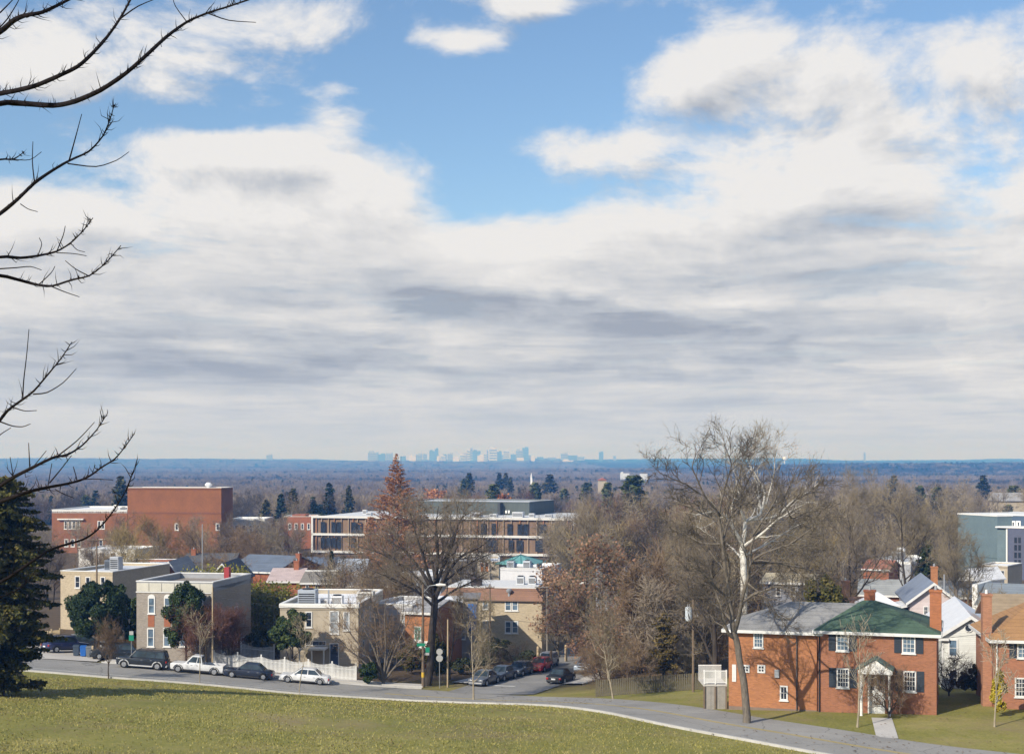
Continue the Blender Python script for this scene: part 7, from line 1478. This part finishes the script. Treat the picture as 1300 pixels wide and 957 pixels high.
# layered grey bases
wa = cnoise(comb(m('MULTIPLY', AZ, 16.0), m('MULTIPLY', EL, 30.0), 9.3), 1.0, 6, .6); wb = cnoise(comb(m('MULTIPLY', AZ, 16.0), m('MULTIPLY', EL, 30.0), 2.3), 1.0, 6, .6)
EW = m('ADD', EL, m('ADD', m('MULTIPLY', m('SUBTRACT', n0, .5), .06), m('MULTIPLY', m('SUBTRACT', wa, .5), .035))); AZ0 = AZ; AZ = m('ADD', AZ, m('MULTIPLY', m('SUBTRACT', wb, .5), .16))
st = cnoise(comb(m('MULTIPLY', AZ, 4.0), m('MULTIPLY', EW, 10.0), 1.3), 1.15, 10, .52, 2.0, .5); st2 = cnoise(comb(m('MULTIPLY', AZ, 9.0), m('MULTIPLY', EW, 24.0), 7.1), 1.1, 10, .54, 2.0, .5)
def strata(off_u, off_v):
    return cnoise(comb(m('MULTIPLY', m('ADD', AZ, off_u), 4.2), m('MULTIPLY', m('ADD', EW, off_v), 13.5), 5.2), 1.0, 10, .50, 2.1, .35)
edge = m('SUBTRACT', strata(0, 0), strata(-.02, .015))
band = m('ADD', m('MULTIPLY', st, .68), m('MULTIPLY', st2, .32))
grey = m('MULTIPLY', sstep(band, .30, .72), m('ADD', m('MULTIPLY', lowf, .42), .03))
AZ = AZ0
for g in (PB_(1140,300,260,30,.55),PB_(560,400,330,26,.28),PB_(350,360,300,20,.26),PB_(900,350,260,18,.30),PB_(150,470,260,30,.30),PB_(700,480,400,24,.22),PB_(1000,145,160,22,.22),PB_(250,290,200,14,.12),PB_(1050,400,300,30,.22),PB_(300,440,200,16,.2)): grey = m('ADD', grey, m('MULTIPLY', blob(*g, AZ, EL), m('MULTIPLY', band, 1.5)))
for g in (PB_(650,300,90,45,-.35),PB_(200,402,220,8,-.25),PB_(420,415,160,6,-.25),PB_(640,425,140,24,-.18),PB_(900,500,260,10,-.2),PB_(250,505,300,9,-.2),PB_(380,250,240,50,-.2),PB_(1020,240,220,34,-.3),PB_(900,385,180,9,-.25)): grey = m('ADD', grey, m('MULTIPLY', blob(*g, AZ, EL), m('MULTIPLY', band, 2.0)))
grey = m('MULTIPLY', grey, .80); shade = m('ADD', m('MULTIPLY', sstep(d0, .30, 1.4), .38), m('MAXIMUM', grey, -.2)); shade = m('ADD', shade, m('MULTIPLY', edge, m('ADD', -.35, m('MULTIPLY', lowf, -1.6))))
shade = m('ADD', shade, m('MULTIPLY', relief, m('ADD', -1.15, m('MULTIPLY', lowf, .65))))
shade = m('ADD', shade, m('MULTIPLY', lowf, .05)); shade = m('MAXIMUM', m('MINIMUM', m('ADD', shade, .12), 1.0), 0.0)
def rampw(src, stops):
    n = nt.nodes.new('ShaderNodeValToRGB'); LK(src, n.inputs[0]); e = n.color_ramp.elements
    e[0].position, e[0].color = stops[0][0], (*stops[0][1], 1); e[1].position, e[1].color = stops[-1][0], (*stops[-1][1], 1)
    for p, c in stops[1:-1]: e.new(p).color = (*c, 1)
    return n.outputs[0]
SKS = .1
ccol = rampw(shade, [(0, (.79,.78,.775)), (.3, (.67,.67,.68)), (.65, (.49,.515,.56)), (1, (.335,.36,.415))])
hz = m('SUBTRACT', 1.0, sstep(EL, .0, .075))
ccol = mixc(nt, m('MULTIPLY', hz, .85), ccol, (.55,.585,.66))
vs = nt.nodes.new('ShaderNodeVectorMath'); vs.operation = 'SCALE'; LK(ccol, vs.inputs[0]); vs.inputs['Scale'].default_value = 1/SKS
allc = m('MAXIMUM', cover, m('MULTIPLY', hz, .9))
blue = nt.nodes.new('ShaderNodeVectorMath'); blue.operation = 'MULTIPLY'; LK(sky.outputs[0], blue.inputs[0]); blue.inputs[1].default_value = (1.05, 1.17, 1.3)
fin = mixc(nt, allc, blue.outputs[0], vs.outputs[0])
bg = nt.nodes.new('ShaderNodeBackground'); bg.inputs['Strength'].default_value = SKS; LK(fin, bg.inputs['Color']); wo = nt.nodes.new('ShaderNodeOutputWorld'); LK(bg.outputs[0], wo.inputs[0])
# air
hm = bpy.data.materials.new('haze_air'); hm.use_nodes = True; ht = hm.node_tree; ht.nodes.clear(); pv = ht.nodes.new('ShaderNodeVolumePrincipled'); ou = ht.nodes.new('ShaderNodeOutputMaterial'); ht.links.new(pv.outputs[0], ou.inputs['Volume'])
pv.inputs['Color'].default_value = (.11,.38,1.0,1); pv.inputs['Absorption Color'].default_value = (1,1,1,1); pv.inputs['Density'].default_value = 2.7e-4; pv.inputs['Anisotropy'].default_value = .0
tag(obj('haze', MB().box(-6200,-120,-45,6200,10900,104), hm), 'thin blue haze of the distant air', 'haze', kind='stuff')
cam = bpy.data.cameras.new('camera'); cam.lens = 50; cam.sensor_width = 36; cam.sensor_fit = 'HORIZONTAL'; cam.shift_y = (583-478.5)/1300; cam.clip_start = .1; cam.clip_end = 40000
co = bpy.data.objects.new('camera', cam); COL.objects.link(co); co.location = (0, 0, CZ); co.rotation_euler = (R(90), 0, 0); scene.camera = co
vs_ = scene.view_settings; vs_.view_transform = 'Standard'; vs_.look = 'None'; vs_.exposure = 0.1; vs_.gamma = 1
scene.cycles.use_denoising = True; scene.cycles.use_adaptive_sampling = False; scene.cycles.volume_bounces = 0; scene.cycles.max_bounces = 6; scene.cycles.diffuse_bounces = 3; scene.cycles.glossy_bounces = 2; scene.cycles.transmission_bounces = 2
